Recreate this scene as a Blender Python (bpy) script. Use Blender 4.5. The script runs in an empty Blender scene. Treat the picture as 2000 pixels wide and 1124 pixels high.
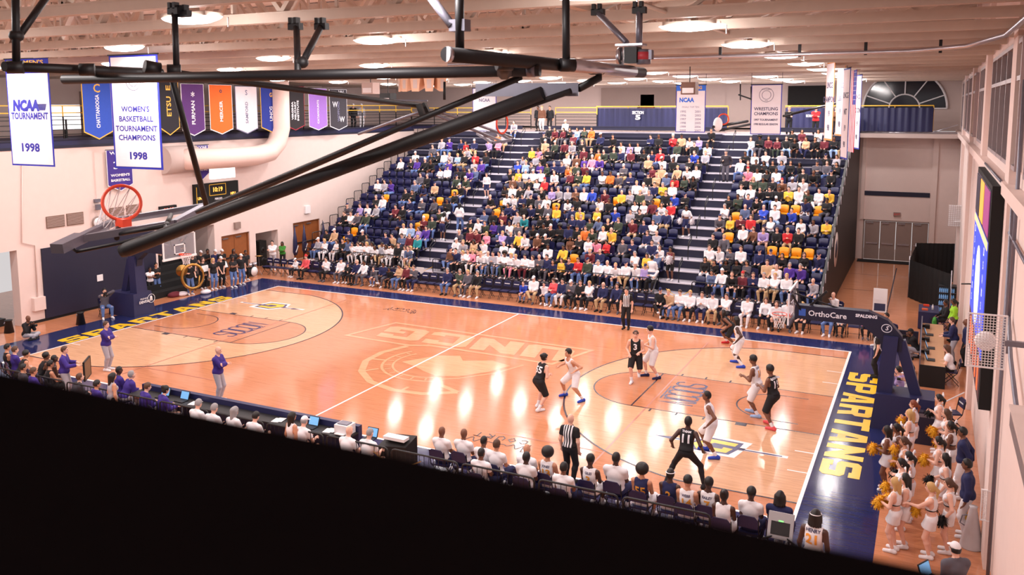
import bpy, bmesh, math, random
import numpy as np
from mathutils import Vector, Matrix
from mathutils.geometry import tessellate_polygon
from mathutils.bvhtree import BVHTree
random.seed(7)
SC = bpy.context.scene
COL = SC.collection
PI = math.pi
# ---------------------------------------------------------------- camera
CAM = Vector((31.0984, -19.6013, 9.5415)); YAW, PIT, ROL, FPX, CYP = 2.0273, -.1198, -.0033, 1667.4755, 408.88
_f = Vector((math.cos(PIT)*math.cos(YAW), math.cos(PIT)*math.sin(YAW), math.sin(PIT)))
_r0 = Vector((math.sin(YAW), -math.cos(YAW), 0)); _u0 = _r0.cross(_f)
_r = _r0*math.cos(ROL)+_u0*math.sin(ROL); _u = -_r0*math.sin(ROL)+_u0*math.cos(ROL)
cd = bpy.data.cameras.new('camera'); cam = bpy.data.objects.new('camera', cd); COL.objects.link(cam)
cd.sensor_width = 36; cd.lens = 36*FPX/2000; cd.shift_y = (CYP-562)/2000; cd.clip_start = .05; cd.clip_end = 300
cd.dof.use_dof = True; cd.dof.focus_distance = 31; cd.dof.aperture_fstop = cd.lens/9.0
cam.matrix_world = Matrix(((_r.x, _u.x, -_f.x, CAM.x), (_r.y, _u.y, -_f.y, CAM.y), (_r.z, _u.z, -_f.z, CAM.z), (0, 0, 0, 1)))
SC.camera = cam
SC.view_settings.view_transform = 'Standard'; SC.view_settings.look = 'None'; SC.view_settings.gamma = 1
SC.view_settings.use_curve_mapping = False; SC.view_settings.exposure = 0.0
try:
    SC.cycles.use_denoising = True; SC.cycles.max_bounces = 6; SC.cycles.diffuse_bounces = 3; SC.cycles.glossy_bounces = 3
    SC.cycles.transmission_bounces = 4; SC.cycles.sample_clamp_indirect = 6
except Exception: pass
w = bpy.data.worlds.new('world'); SC.world = w; w.use_nodes = True
w.node_tree.nodes['Background'].inputs[0].default_value = (1, .94, .94, 1); w.node_tree.nodes['Background'].inputs[1].default_value = .68
LIGHT_XS = (-.4, 6.4, 13.2, 20.0, 27.0); LIGHT_YS = (-14.2, -9.0, -3.7, 1.6, 6.8, 12.0, 17.2, 22.4, 27.6, 32.8)
LIGHT_Z = 11.0; LIGHT_W = 84

def ray(u, v): return _f+_r*((u-1000)/FPX)-_u*((v-CYP)/FPX)
def at(u, v, x=None, y=None, z=None, d=None):   # the world point seen at a pixel, on a known plane or at a known depth
    q = ray(u, v)
    if d is not None: s = d
    elif x is not None: s = (x-CAM.x)/q.x
    elif y is not None: s = (y-CAM.y)/q.y
    else: s = (z-CAM.z)/q.z
    return CAM+q*s
# ---------------------------------------------------------------- scene helpers
def link(o, parent=None):
    COL.objects.link(o)
    if parent is not None: o.parent = parent
    return o
def tag(o, label=None, cat=None, group=None, kind=None):
    if label: o['label'] = label
    if cat: o['category'] = cat
    if group: o['group'] = group
    if kind: o['kind'] = kind
    return o
def empty(name, loc, rz=0, label=None, cat=None, group=None):
    o = bpy.data.objects.new(name, None); link(o); o.location = loc; o.rotation_euler.z = rz; o.empty_display_size = .1
    return tag(o, label, cat, group)
def copy_tree(o, parent=None):
    c = o.copy(); link(c)
    if parent is not None: c.parent = parent
    for ch in list(o.children): copy_tree(ch, c)
    return c
MATS = {}
def mat(name, rgb, rough=.6, metal=0, var=.06, scale=8, bump=0, emit=0, alpha=1, spec=None, coat=0):
    if name in MATS: return MATS[name]
    m = bpy.data.materials.new(name); m.use_nodes = True; nt = m.node_tree; b = nt.nodes['Principled BSDF']
    b.inputs['Roughness'].default_value = rough; b.inputs['Metallic'].default_value = metal
    if spec is not None: b.inputs['Specular IOR Level'].default_value = spec
    if coat: b.inputs['Coat Weight'].default_value = coat
    if var:
        tc = nt.nodes.new('ShaderNodeTexCoord'); n = nt.nodes.new('ShaderNodeTexNoise'); n.inputs['Scale'].default_value = scale
        mx = nt.nodes.new('ShaderNodeMix'); mx.data_type = 'RGBA'
        mx.inputs[6].default_value = tuple(max(0, c*(1-var)) for c in rgb)+(1,); mx.inputs[7].default_value = tuple(min(1, c*(1+var)) for c in rgb)+(1,)
        nt.links.new(tc.outputs['Object'], n.inputs['Vector']); nt.links.new(n.outputs['Fac'], mx.inputs[0]); nt.links.new(mx.outputs[2], b.inputs['Base Color'])
        if bump:
            bp = nt.nodes.new('ShaderNodeBump'); bp.inputs['Strength'].default_value = bump; bp.inputs['Distance'].default_value = .02
            nt.links.new(n.outputs['Fac'], bp.inputs['Height']); nt.links.new(bp.outputs['Normal'], b.inputs['Normal'])
    else: b.inputs['Base Color'].default_value = tuple(rgb)+(1,)
    if emit:
        b.inputs['Emission Color'].default_value = tuple(rgb)+(1,); b.inputs['Emission Strength'].default_value = emit
    if alpha < 1: b.inputs['Alpha'].default_value = alpha
    MATS[name] = m
    return m
def S(r, g, b): # sRGB 0-255 to linear
    return tuple(((c/255)/12.92 if c <= 10 else ((c/255+.055)/1.055)**2.4) for c in (r, g, b))
class MB:
    def __init__(s): s.v = []; s.f = []; s.mi = []; s.m = 0; s.sm = []
    def add(s, vs, fs, smooth=False):
        n = len(s.v); s.v += [tuple(p) for p in vs]
        for f in fs: s.f.append(tuple(i+n for i in f)); s.mi.append(s.m); s.sm.append(smooth)
        return s
    def box(s, a, b):
        x0, x1 = sorted((a[0], b[0])); y0, y1 = sorted((a[1], b[1])); z0, z1 = sorted((a[2], b[2]))
        return s.add([(x0,y0,z0),(x1,y0,z0),(x1,y1,z0),(x0,y1,z0),(x0,y0,z1),(x1,y0,z1),(x1,y1,z1),(x0,y1,z1)],
            [(0,3,2,1),(4,5,6,7),(0,1,5,4),(1,2,6,5),(2,3,7,6),(3,0,4,7)])
    def cbox(s, c, d): return s.box([c[i]-d[i]/2 for i in range(3)], [c[i]+d[i]/2 for i in range(3)])
    def tube(s, pts, r, n=8, cap=True, closed=False, flat=None):
        pts = [Vector(p) for p in pts]; k = len(pts); rs = r if isinstance(r, (list, tuple)) else [r]*k; vs = []; ref = None
        for i, p in enumerate(pts):
            if closed: t = pts[(i+1) % k]-pts[i-1]
            else: t = pts[min(i+1, k-1)]-pts[max(i-1, 0)]
            t.normalize()
            if ref is None:
                ref = Vector((0, 0, 1)) if abs(t.z) < .9 else Vector((1, 0, 0))
            a = t.cross(ref).normalized(); b = a.cross(t).normalized(); ref = b
            for j in range(n):
                th = 2*PI*(j+.5)/n; q = (a*math.cos(th)+b*math.sin(th)*(flat or 1))*rs[i]; vs.append(p+q)
        fs = []
        for i in range(k if closed else k-1):
            o = ((i+1) % k)*n
            for j in range(n): fs.append((i*n+j, o+j, o+(j+1) % n, i*n+(j+1) % n))
        s.add(vs, fs, n > 5)
        if cap and not closed:
            m = len(s.v)-k*n
            s.f += [tuple(m+j for j in range(n)), tuple(m+(k-1)*n+j for j in range(n))[::-1]]; s.mi += [s.m]*2; s.sm += [False]*2
        return s
    def beam(s, a, b, w, h): # rectangular bar between two points, h measured upward
        a = Vector(a); b = Vector(b); t = (b-a).normalized(); up = Vector((0, 0, 1)) if abs(t.z) < .95 else Vector((0, 1, 0))
        r = t.cross(up).normalized()*w/2; u = r.cross(t).normalized()*h/2
        vs = [p+x*r+y*u for p in (a, b) for x, y in ((-1,-1),(1,-1),(1,1),(-1,1))]
        return s.add(vs, [(0,1,2,3),(4,7,6,5),(0,4,5,1),(1,5,6,2),(2,6,7,3),(3,7,4,0)])
    def lathe(s, c, prof, n=16, axis='z'):
        vs = []
        for r, h in prof:
            for j in range(n):
                th = 2*PI*j/n; a, b = r*math.cos(th), r*math.sin(th)
                vs.append((c[0]+a, c[1]+b, c[2]+h) if axis == 'z' else ((c[0]+h, c[1]+a, c[2]+b) if axis == 'x' else (c[0]+b, c[1]+h, c[2]+a)))
        k = len(prof); fs = [(i*n+j, i*n+(j+1) % n, (i+1)*n+(j+1) % n, (i+1)*n+j) for i in range(k-1) for j in range(n)]
        fs += [tuple(range(n))[::-1], tuple(range((k-1)*n, k*n))]
        return s.add(vs, fs, True)
    def ell(s, c, r, nu=10, nv=7):
        c = Vector(c); vs = [c+Vector((0, 0, -r[2]))]
        for i in range(1, nv):
            ph = PI*i/nv-PI/2
            for j in range(nu): th = 2*PI*j/nu; vs.append(c+Vector((r[0]*math.cos(ph)*math.cos(th), r[1]*math.cos(ph)*math.sin(th), r[2]*math.sin(ph))))
        vs.append(c+Vector((0, 0, r[2]))); L = len(vs)-1; fs = []
        for j in range(nu):
            fs.append((0, 1+(j+1) % nu, 1+j)); fs.append((L, L-nu+j, L-nu+(j+1) % nu))
            for i in range(nv-2): a = 1+i*nu; fs.append((a+j, a+(j+1) % nu, a+nu+(j+1) % nu, a+nu+j))
        return s.add(vs, fs, True)
    def poly(s, pts, th=0, nrm=(0, 0, 1)): # flat polygon (concave ok), optional thickness along nrm
        P = [Vector(p) for p in pts]; tr = tessellate_polygon([P]); n = len(P); N = Vector(nrm)
        if th:
            s.add([p+N*th for p in P], tr); s.add(P, [t[::-1] for t in tr])
            s.add(P+[p+N*th for p in P], [(i, (i+1) % n, n+(i+1) % n, n+i) for i in range(n)])
        else: s.add(P, tr)
        return s
    def strip(s, pts, wd, z=None, closed=False): # ribbon on the floor
        P = [Vector((p[0], p[1])) for p in pts]; k = len(P); L = []; Rr = []
        for i in range(k):
            a = P[i-1] if (i or closed) else P[i]; b = P[(i+1) % k] if (i < k-1 or closed) else P[i]
            d1 = (P[i]-a); d2 = (b-P[i])
            d1 = d1.normalized() if d1.length else d2.normalized(); d2 = d2.normalized() if d2.length else d1
            n1 = Vector((-d1.y, d1.x)); n2 = Vector((-d2.y, d2.x)); m = (n1+n2); m = m.normalized() if m.length > 1e-6 else n1
            m = m*(wd/2/max(.35, m.dot(n1))); L.append(P[i]+m); Rr.append(P[i]-m)
        vs = [(p.x, p.y, z) for p in L]+[(p.x, p.y, z) for p in Rr]
        return s.add(vs, [(i, k+i, k+(i+1) % k, (i+1) % k) for i in range(k if closed else k-1)])
    def mesh(s, name, mats):
        me = bpy.data.meshes.new(name); me.from_pydata(s.v, [], s.f)
        for m in (mats if isinstance(mats, (list, tuple)) else [mats]): me.materials.append(m)
        me.polygons.foreach_set('material_index', s.mi); me.polygons.foreach_set('use_smooth', s.sm)
        bm = bmesh.new(); bm.from_mesh(me); bmesh.ops.recalc_face_normals(bm, faces=bm.faces); bm.to_mesh(me); bm.free()
        me.update(); return me
    def build(s, name, mats, parent=None, loc=None):
        o = bpy.data.objects.new(name, s.mesh(name, mats)); link(o, parent)
        if loc is not None: o.location = loc
        return o
def struct(mb, name, mats, parent=None):
    o = mb.build(name, mats, parent)
    if parent is None: o['kind'] = 'structure'
    return o
def text_mesh(txt, size=1, bold=.0, shear=0, align='CENTER', res=2, extr=0):
    c = bpy.data.curves.new('t', 'FONT'); c.body = txt; c.size = size; c.align_x = align; c.align_y = 'CENTER'; c.offset = bold; c.shear = shear
    c.resolution_u = res; c.extrude = extr
    o = bpy.data.objects.new('t', c); COL.objects.link(o); dg = bpy.context.evaluated_depsgraph_get()
    me = bpy.data.meshes.new_from_object(o.evaluated_get(dg)); bpy.data.objects.remove(o); bpy.data.curves.remove(c)
    return me
def lettering(txt, m, parent, origin, right, up, size, bold=0, shear=0, name='lettering', width=None, off=.006):
    """flat letters lying on a surface: origin = centre, right / up = directions in the parent's space"""
    me = text_mesh(txt, size, bold, shear); me.name = name
    r = Vector(right).normalized(); u = Vector(up).normalized(); n = r.cross(u)
    k = 1
    if width and len(me.vertices):
        xs = [v.co.x for v in me.vertices]; k = width/max(1e-6, max(xs)-min(xs))
    for v in me.vertices:
        v.co = Vector(origin)+r*(v.co.x*k)+u*v.co.y+n*off
    me.materials.clear(); me.materials.append(m)
    o = bpy.data.objects.new(name, me); link(o, parent); return o
# block athletic letters as stroke polygons on a 4 x 6 grid
GL = {
 'S': [[(4,6),(4,4.3),(2.7,4.3),(2.7,4.7),(1.3,4.7),(1.3,3.7),(3.4,3.7),(4,3.1),(4,.6),(3.4,0),(0,0),(0,1.7),(1.3,1.7),(1.3,1.3),(2.7,1.3),(2.7,2.3),(.6,2.3),(0,2.9),(0,5.4),(.6,6)]],
 'P': [[(0,0),(0,6),(3.4,6),(4,5.4),(4,2.6),(3.4,2),(1.3,2),(1.3,3.3),(2.7,3.3),(2.7,4.7),(1.3,4.7),(1.3,0)]],
 'A': [[(0,0),(1,6),(3,6),(4,0),(2.7,0),(2.5,1.3),(2.3,2.5),(2.05,4.6),(1.95,4.6),(1.7,2.5),(1.5,1.3),(1.3,0)], [(1.4,1.2),(2.6,1.2),(2.4,2.5),(1.6,2.5)]],
 'R': [[(0,0),(0,6),(3.4,6),(4,5.4),(4,3.1),(3.5,2.6),(4,0),(2.7,0),(2.2,2.3),(1.3,2.3),(1.3,3.5),(2.7,3.5),(2.7,4.7),(1.3,4.7),(1.3,0)]],
 'T': [[(1.35,0),(1.35,4.7),(0,4.7),(0,6),(4,6),(4,4.7),(2.65,4.7),(2.65,0)]],
 'N': [[(0,0),(0,6),(1.2,6),(2.7,3),(2.7,6),(4,6),(4,0),(2.8,0),(1.3,3),(1.3,0)]],
 'U': [[(0,6),(0,.6),(.6,0),(3.4,0),(4,.6),(4,6),(2.7,6),(2.7,1.3),(1.3,1.3),(1.3,6)]],
 'C': [[(4,6),(4,4.1),(2.7,4.1),(2.7,4.7),(1.3,4.7),(1.3,1.3),(2.7,1.3),(2.7,1.9),(4,1.9),(4,.6),(3.4,0),(.6,0),(0,.6),(0,5.4),(.6,6)]],
 'G': [[(4,6),(4,4.1),(2.7,4.1),(2.7,4.7),(1.3,4.7),(1.3,1.3),(2.7,1.3),(2.7,2.2),(2,2.2),(2,3.3),(4,3.3),(4,.6),(3.4,0),(.6,0),(0,.6),(0,5.4),(.6,6)]],
 'O': [[(.6,6),(3.4,6),(4,5.4),(4,.6),(3.4,0),(.6,0),(0,.6),(0,3),(1.3,3),(1.3,1.3),(2.7,1.3),(2.7,4.7),(1.3,4.7),(1.3,3),(0,3),(0,5.4)]],
}
def block_word(mb, word, origin, right, up, lw, lh, gap, z, slant=0):
    """origin = lower-left corner of the first letter, on the floor"""
    o = Vector(origin); r = Vector(right); u = Vector(up)
    for i, ch in enumerate(word):
        for pg in GL[ch]:
            mb.poly([tuple((o+r*(i*(lw+gap)+x/4*lw+slant*y/6)+u*(y/6*lh)).to_2d())+(z,) for x, y in pg])

# ---------------------------------------------------------------- materials of the place
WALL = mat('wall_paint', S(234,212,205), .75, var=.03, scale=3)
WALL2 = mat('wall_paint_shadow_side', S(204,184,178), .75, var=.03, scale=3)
NAVY = mat('navy_pad', S(34,36,78), .5, var=.08); NAVYD = mat('navy_dark', S(26,26,52), .55, var=.1)
BLACK = mat('black_satin', S(20,18,21), .55, var=.1); BLACKM = mat('black_matte', S(12,11,13), .8, var=.1)
BLKSTEEL = mat('black_steel', S(26,24,27), .5, metal=.2, var=.15, scale=12)
GREYSTEEL = mat('grey_steel', S(122,120,132), .4, metal=.5, var=.1); SILVER = mat('silver_metal', S(190,188,196), .28, metal=.85, var=.08)
WHITE = mat('white_paint', S(240,236,238), .5, var=.02); WHITEC = mat('white_cloth', S(236,226,232), .85, var=.05, scale=3)
STEELB = mat('roof_steel', S(204,186,172), .6, var=.08, scale=4); DECK = mat('roof_deck', S(232,220,214), .75, var=.06, scale=2)
YEL = mat('yellow_paint', S(240,190,60), .45, var=.05); GOLD = mat('gold_plastic', S(240,160,30), .45, var=.05)
SEATN = mat('navy_seat_plastic', S(26,28,72), .42, var=.08); TREAD = mat('aluminium_tread', S(176,170,182), .45, metal=.2, var=.08, scale=3)
NOSE = mat('tread_nosing', S(222,216,226), .4, metal=.1, var=.04)
RUBBER = mat('rubber', S(18,17,19), .8, var=.1); GLASSD = mat('dark_window_glass', S(40,40,48), .08, var=.2, scale=.6)
BRASS = mat('brass', S(190,146,80), .35, metal=.9, var=.1); WOODD = mat('door_wood', S(150,88,48), .45, var=.2, scale=5)
DGREY = mat('grey_door_paint', S(150,128,120), .5, var=.04); RED = mat('rim_orange', S(232,72,40), .4, var=.05)
ORANGE = mat('banner_orange', S(240,110,40), .8, var=.05); BLUE = mat('banner_blue', S(48,84,190), .8, var=.06); ROYAL = mat('royal_border', S(38,48,170), .8, var=.05)
PURP = mat('banner_purple', S(92,50,120), .8, var=.06); LAV = mat('banner_lavender', S(168,120,214), .8, var=.06); CHAR = mat('banner_charcoal', S(62,58,66), .8, var=.06)
NET = mat('net_cord', S(242,236,238), .8, var=.03); CLEAR = mat('clear_backboard', S(225,225,235), .05, var=0, alpha=.16)
VIOLET = mat('violet_banner', S(66,48,140), .8, var=.08)
def wood_floor():
    m = bpy.data.materials.new('maple_floor'); m.use_nodes = True; nt = m.node_tree; N = nt.nodes; Lk = nt.links.new; b = N['Principled BSDF']
    tc = N.new('ShaderNodeTexCoord'); mp = N.new('ShaderNodeMapping'); mp.inputs['Scale'].default_value = (.45, 9, 1); Lk(tc.outputs['Object'], mp.inputs[0])
    n = N.new('ShaderNodeTexNoise'); n.inputs['Scale'].default_value = 2.2; n.inputs['Detail'].default_value = 4; n.inputs['Roughness'].default_value = .65; Lk(mp.outputs[0], n.inputs['Vector'])
    br = N.new('ShaderNodeTexBrick'); br.inputs['Scale'].default_value = 1; br.inputs['Mortar Size'].default_value = .002; br.inputs['Brick Width'].default_value = 1.3; br.inputs['Row Height'].default_value = .065
    br.inputs['Color1'].default_value = (.93, .93, .93, 1); br.inputs['Color2'].default_value = (1, 1, 1, 1); br.inputs['Mortar'].default_value = (.82, .78, .75, 1); Lk(tc.outputs['Object'], br.inputs['Vector'])
    cr = N.new('ShaderNodeValToRGB'); e = cr.color_ramp.elements; e[0].position = .3; e[0].color = (.72, .66, .6, 1); e[1].position = .5; e[1].color = (1, 1, 1, 1); Lk(n.outputs['Fac'], cr.inputs[0])
    mx = N.new('ShaderNodeMix'); mx.data_type = 'RGBA'; mx.blend_type = 'MULTIPLY'; mx.inputs[0].default_value = 1; Lk(br.outputs['Color'], mx.inputs[6]); Lk(cr.outputs[0], mx.inputs[7])
    m2 = N.new('ShaderNodeMix'); m2.data_type = 'RGBA'; m2.blend_type = 'MULTIPLY'; m2.inputs[0].default_value = 1; m2.name = 'tone'; Lk(mx.outputs[2], m2.inputs[6])
    Lk(m2.outputs[2], b.inputs['Base Color']); b.inputs['Roughness'].default_value = .095; b.inputs['Anisotropic'].default_value = .7; tg = N.new('ShaderNodeCombineXYZ'); tg.inputs[1].default_value = 1; Lk(tg.outputs[0], b.inputs['Tangent']); b.inputs['Specular IOR Level'].default_value = .5
    bp = N.new('ShaderNodeBump'); bp.inputs['Strength'].default_value = .06; bp.inputs['Distance'].default_value = .01; Lk(br.outputs['Fac'], bp.inputs['Height']); Lk(bp.outputs[0], b.inputs['Normal'])
    return m
def floor_tone(name, rgb, base=wood_floor()):
    m = base.copy(); m.name = name; m.node_tree.nodes['tone'].inputs[7].default_value = tuple(rgb)+(1,); return m
F_MED = floor_tone('stained_maple', S(210,140,102)); F_LIGHT = floor_tone('natural_maple', S(228,178,140)); F_KEY = floor_tone('key_stain', S(206,136,98))
F_NAVY = floor_tone('navy_floor_paint', S(38,44,92)); F_CREAM = floor_tone('cream_stain', S(230,178,138))
LINEK = mat('dark_line_paint', S(36,30,52), .25, var=.05); LINEW = mat('white_line_paint', S(250,240,238), .25, var=.02); LINEY = mat('yellow_floor_paint', S(244,196,40), .25, var=.03)
LINEN = mat('navy_line_paint', S(40,44,100), .25, var=.05); LINEB = mat('thin_brown_line', S(190,120,100), .3, var=.05)
# ---------------------------------------------------------------- floor and court
CL, CW = 28.65, 15.24
floor = struct(MB().box((-12, -26, -.2), (34, 42, 0)), 'floor', F_MED)
def arc(cx, cy, r, a0, a1, n=40): return [(cx+r*math.cos(a0+(a1-a0)*i/n), cy+r*math.sin(a0+(a1-a0)*i/n)) for i in range(n+1)]
light, key, dk, br, wh, nv = MB(), MB(), MB(), MB(), MB(), MB()
for s in (0, 1):
    mx = (lambda p: p) if s == 0 else (lambda p: (CL-p[0], p[1]))
    M_ = lambda pts: [mx(p) for p in pts]
    a = math.asin(6.6/6.75)
    tp = [(0, 1.02), (1.575+6.75*math.cos(a), 1.02)]+arc(1.575, 7.62, 6.75, -a, a)+[(0, 14.22)]
    light.poly([p+(.002,) for p in M_(tp)]); dk.strip(M_(tp), .06, .006)
    kp = [(0, 5.79), (5.79, 5.79)]+arc(5.79, 7.62, 1.83, -PI/2, PI/2)+[(0, 9.45)]
    key.poly([p+(.004,) for p in M_(kp)]); dk.strip(M_(kp), .05, .006); dk.strip(M_([(5.79, 5.79), (5.79, 9.45)]), .05, .006)
    dk.strip(M_([(.75, 6.4), (1.575, 6.4)]+arc(1.575, 7.62, 1.22, -PI/2, PI/2)+[(.75, 8.84)]), .05, .006)
    for y0, d in ((5.79, -1), (9.45, 1)):
        for x, w_ in ((2.13, .33), (3.4, .06), (4.25, .06), (5.1, .06)):
            q = M_([(x, y0+d*.05), (x+w_, y0+d*.05)]); dk.strip([((q[0][0]+q[1][0])/2, y0+d*.03), ((q[0][0]+q[1][0])/2, y0+d*.24)], w_, .006)
    br.strip(M_([(5.3, 14.2), (5.3, 1.0)]), .05, .005); br.strip(M_([(5.3, 1.9), (8.7, 1.9)]), .04, .005)
    for y in (2.9, 4.3, 10.9, 12.3): wh.strip(M_([(0, y), (.55, y)]), .05, .006)
light.build('natural_maple_area', F_LIGHT, floor); key.build('key_area', F_KEY, floor)
dk.build('court_line', LINEK, floor); br.build('thin_line', LINEB, floor)
wh.strip([(0, 0), (CL, 0), (CL, CW), (0, CW)], .09, .007, closed=True); wh.strip([(CL/2, 0), (CL/2, CW)], .07, .0065)
wh.build('boundary_line', LINEW, floor)
ap = MB()
for a_, b_ in (((-2.3, -1.3), (0, 16.55)), ((CL, -4.2), (30.42, 16.55)), ((0, 15.24), (CL, 16.55)), ((0, -1.3), (CL, 0))):
    ap.poly([(a_[0], a_[1], .003), (b_[0], a_[1], .003), (b_[0], b_[1], .003), (a_[0], b_[1], .003)])
ap.build('navy_apron', F_NAVY, floor)
sp = MB()
block_word(sp, 'SPARTANS', (28.86, 12.5), (0, -1), (1, 0), 1.03, 1.0, .17, .008)
block_word(sp, 'SPARTANS', (-.1, 2.9), (0, 1), (-1, 0), 1.0, .85, .17, .008)
sp.build('baseline_lettering', LINEY, floor)
so = MB() # conference word in each lane, thin outlined strokes
def outline_word(mb, word, o, r, u, lw, lh, gap, z, wd):
    o = Vector(o); r = Vector(r); u = Vector(u)
    C = {'S': [(1,1),(1,.8),(.75,.95),(.2,.95),(0,.85),(0,.6),(.25,.52),(.8,.48),(1,.4),(1,.12),(.8,.02),(.2,.02),(0,.15),(0,.22)], 'O': [(0,.1),(0,.9),(.2,1),(.8,1),(1,.9),(1,.1),(.8,0),(.2,0),(0,.1)],
         'C': [(1,.75),(1,.9),(.8,1),(.2,1),(0,.9),(0,.1),(.2,0),(.8,0),(1,.1),(1,.25)], 'N': [(0,0),(0,1),(.3,1),(1,0),(1,1)]}
    for i, c in enumerate(word):
        for k, off in enumerate((0,)):
            pts = [o+r*(i*(lw+gap)+off*lw+x*lw*(1-2*off))+u*(lh*(off*.6+y*(1-1.2*off))) for x, y in C[c]]
            mb.strip([tuple(p) for p in pts], wd*(1 if k == 0 else .6), z)
outline_word(so, 'SOCON', (23.6, 8.78), (0, -1), (1, 0), .36, 1.05, .1, .008, .085)
outline_word(so, 'SOCON', (5.2, 6.5), (0, 1), (-1, 0), .36, 1.15, .1, .008, .085)
so.strip([(23.5, 8.2), (23.5, 6.9)], .05, .008); so.strip([(5.28, 7.1), (5.28, 8.4)], .05, .008)
so.build('lane_lettering', LINEN, floor)
cg = MB() # centre wordmark and helmet crest in pale stain, read from the far side
block_word(cg, 'UNCG', (18.9, 10.9), (-1, 0), (0, -1), 2.0, 1.7, .22, .005, slant=-.35)
cg.strip([(19.5, 11.1), (10.1, 11.4), (9.4, 8.75), (12.6, 8.6), (13.4, 8.95), (16.0, 8.9), (18.8, 8.75)], .16, .005, closed=True)
cr_ = [(12.6, 8.48), (12.2, 7.3), (12.3, 6.1), (12.9, 5.0), (13.9, 4.15), (15.1, 3.75), (16.2, 3.85), (17.2, 4.5)]
cg.strip(cr_, .26, .005); cg.strip([(17.2, 4.5), (16.3, 4.9), (15.8, 5.6)], .2, .0053)
for p, q in (((12.9, 5.0), (13.3, 5.5)), ((12.3, 6.4), (12.9, 6.5)), ((14.2, 4.0), (14.4, 4.5)), ((15.4, 3.75), (15.4, 4.25))): cg.strip([p, q], .12, .0054)
inn = arc(14.9, 6.9, 2.0, 2.6, 5.2, 18); cg.strip(inn, .1, .0052); cg.strip(arc(14.9, 6.9, 1.6, 2.6, 5.2, 18), .08, .005)
for i in range(1, 18, 2):
    a = 2.6+2.6*i/18; cg.strip([(14.9+1.68*math.cos(a), 6.9+1.68*math.sin(a)), (14.9+1.92*math.cos(a), 6.9+1.92*math.sin(a))], .07, .0055)
cg.poly([(x, y, .0048) for x, y in [(13.6, 6.6), (14.4, 7.9), (15.2, 8.2), (15.6, 7.7), (16.6, 8.2), (17.5, 7.9), (17.1, 6.9), (16.4, 6.0), (15.6, 5.7), (14.9, 6.0), (14.4, 6.3)]])
cg.strip([(14.3, 6.4), (15.4, 6.9), (16.9, 6.9)], .05, .0056)
cg.strip([(17.9, 8.2), (17.4, 6.9), (16.5, 5.8), (15.9, 5.4)], .1, .0057)
cg.build('centre_wordmark', F_CREAM, floor)
em = MB(); em2 = MB(); em3 = MB() # square-spiral crest crossed by a spear on each wing
for (cx, cy, d) in ((26.05, 3.72, 1), (2.85, 11.52, -1)):
    q = lambda x, y: (cx+d*x, cy+d*y)
    em3.strip([q(-1.95, -.05), q(-1.2, .0), q(1.2, .02), q(1.95, .0)], .16, .006); em3.strip([q(-.72, -.05), q(-.3, .5), q(.7, .42), q(.5, -.5), q(-.5, -.52)], .34, .006, closed=True)
    em.poly([q(-1.8, 0)+(.0075,), q(-1.3, .1)+(.0075,), q(-1.15, 0)+(.0075,), q(-1.3, -.1)+(.0075,)]); em.strip([q(-1.2, 0), q(-.6, 0)], .07, .0075); em.strip([q(.6, 0), q(1.8, 0)], .07, .0075)
    em.poly([q(x, y)+(.007,) for x, y in [(-.78, -.1), (-.3, .52), (.68, .46), (.62, -.05), (.45, -.52), (-.52, -.56)]])
    em2.poly([q(x, y)+(.008,) for x, y in [(-.64, -.08), (-.25, .4), (.55, .36), (.5, .12), (-.08, .16), (-.25, -.05), (-.15, -.2), (.2, -.2), (.22, -.05), (.48, -.07), (.36, -.42), (-.46, -.45)]])
em3.build('crest_halo', LINEW, floor); em.build('crest_outline', LINEN, floor); em2.build('crest_fill', LINEY, floor)
def script_word(mb, cx, cy, d, s=1):
    q = lambda x, y: (cx-d*x*s, cy-d*y*s)
    pts = []
    for i in range(60):
        t = i/59; pts.append(q(-1.05+2.1*t, .28+.09*math.sin(t*40)*(.6+math.sin(t*9))))
    mb.strip(pts, .03, .007); mb.strip([q(-.95, .1), q(-1.05, .45), q(-.85, .55), q(-.8, .2), q(-.95, 0)], .03, .007)
    for i, c in enumerate('COURT'):
        L_ = {'C': [(.2,.2),(.1,.28),(0,.2),(0,.06),(.1,0),(.2,.06)], 'O': [(0,.14),(.1,.28),(.22,.14),(.1,0),(0,.14)], 'U': [(0,.28),(0,.08),(.1,0),(.2,.08),(.2,.28)], 'R': [(0,0),(0,.28),(.18,.24),(.02,.14),(.2,0)], 'T': [(-.02,.28),(.22,.28),(.1,.28),(.1,0)]}[c]
        mb.strip([q(-.75+i*.36+x, -.25+y) for x, y in L_], .035, .007)
sc_ = MB(); script_word(sc_, 20.4, 1.45, 1); script_word(sc_, 9.0, 13.6, 1, .85); sc_.build('script_lettering', LINEK, floor)
ex = MB(); ex.strip([(29.6, 34.8), (29.6, 18.6)], .06, .006)
for y in (23, 27.5, 32): ex.strip([(27.3, y), (29.6, y)], .03, .006)
ex.build('side_court_line', LINEK, floor)
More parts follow.
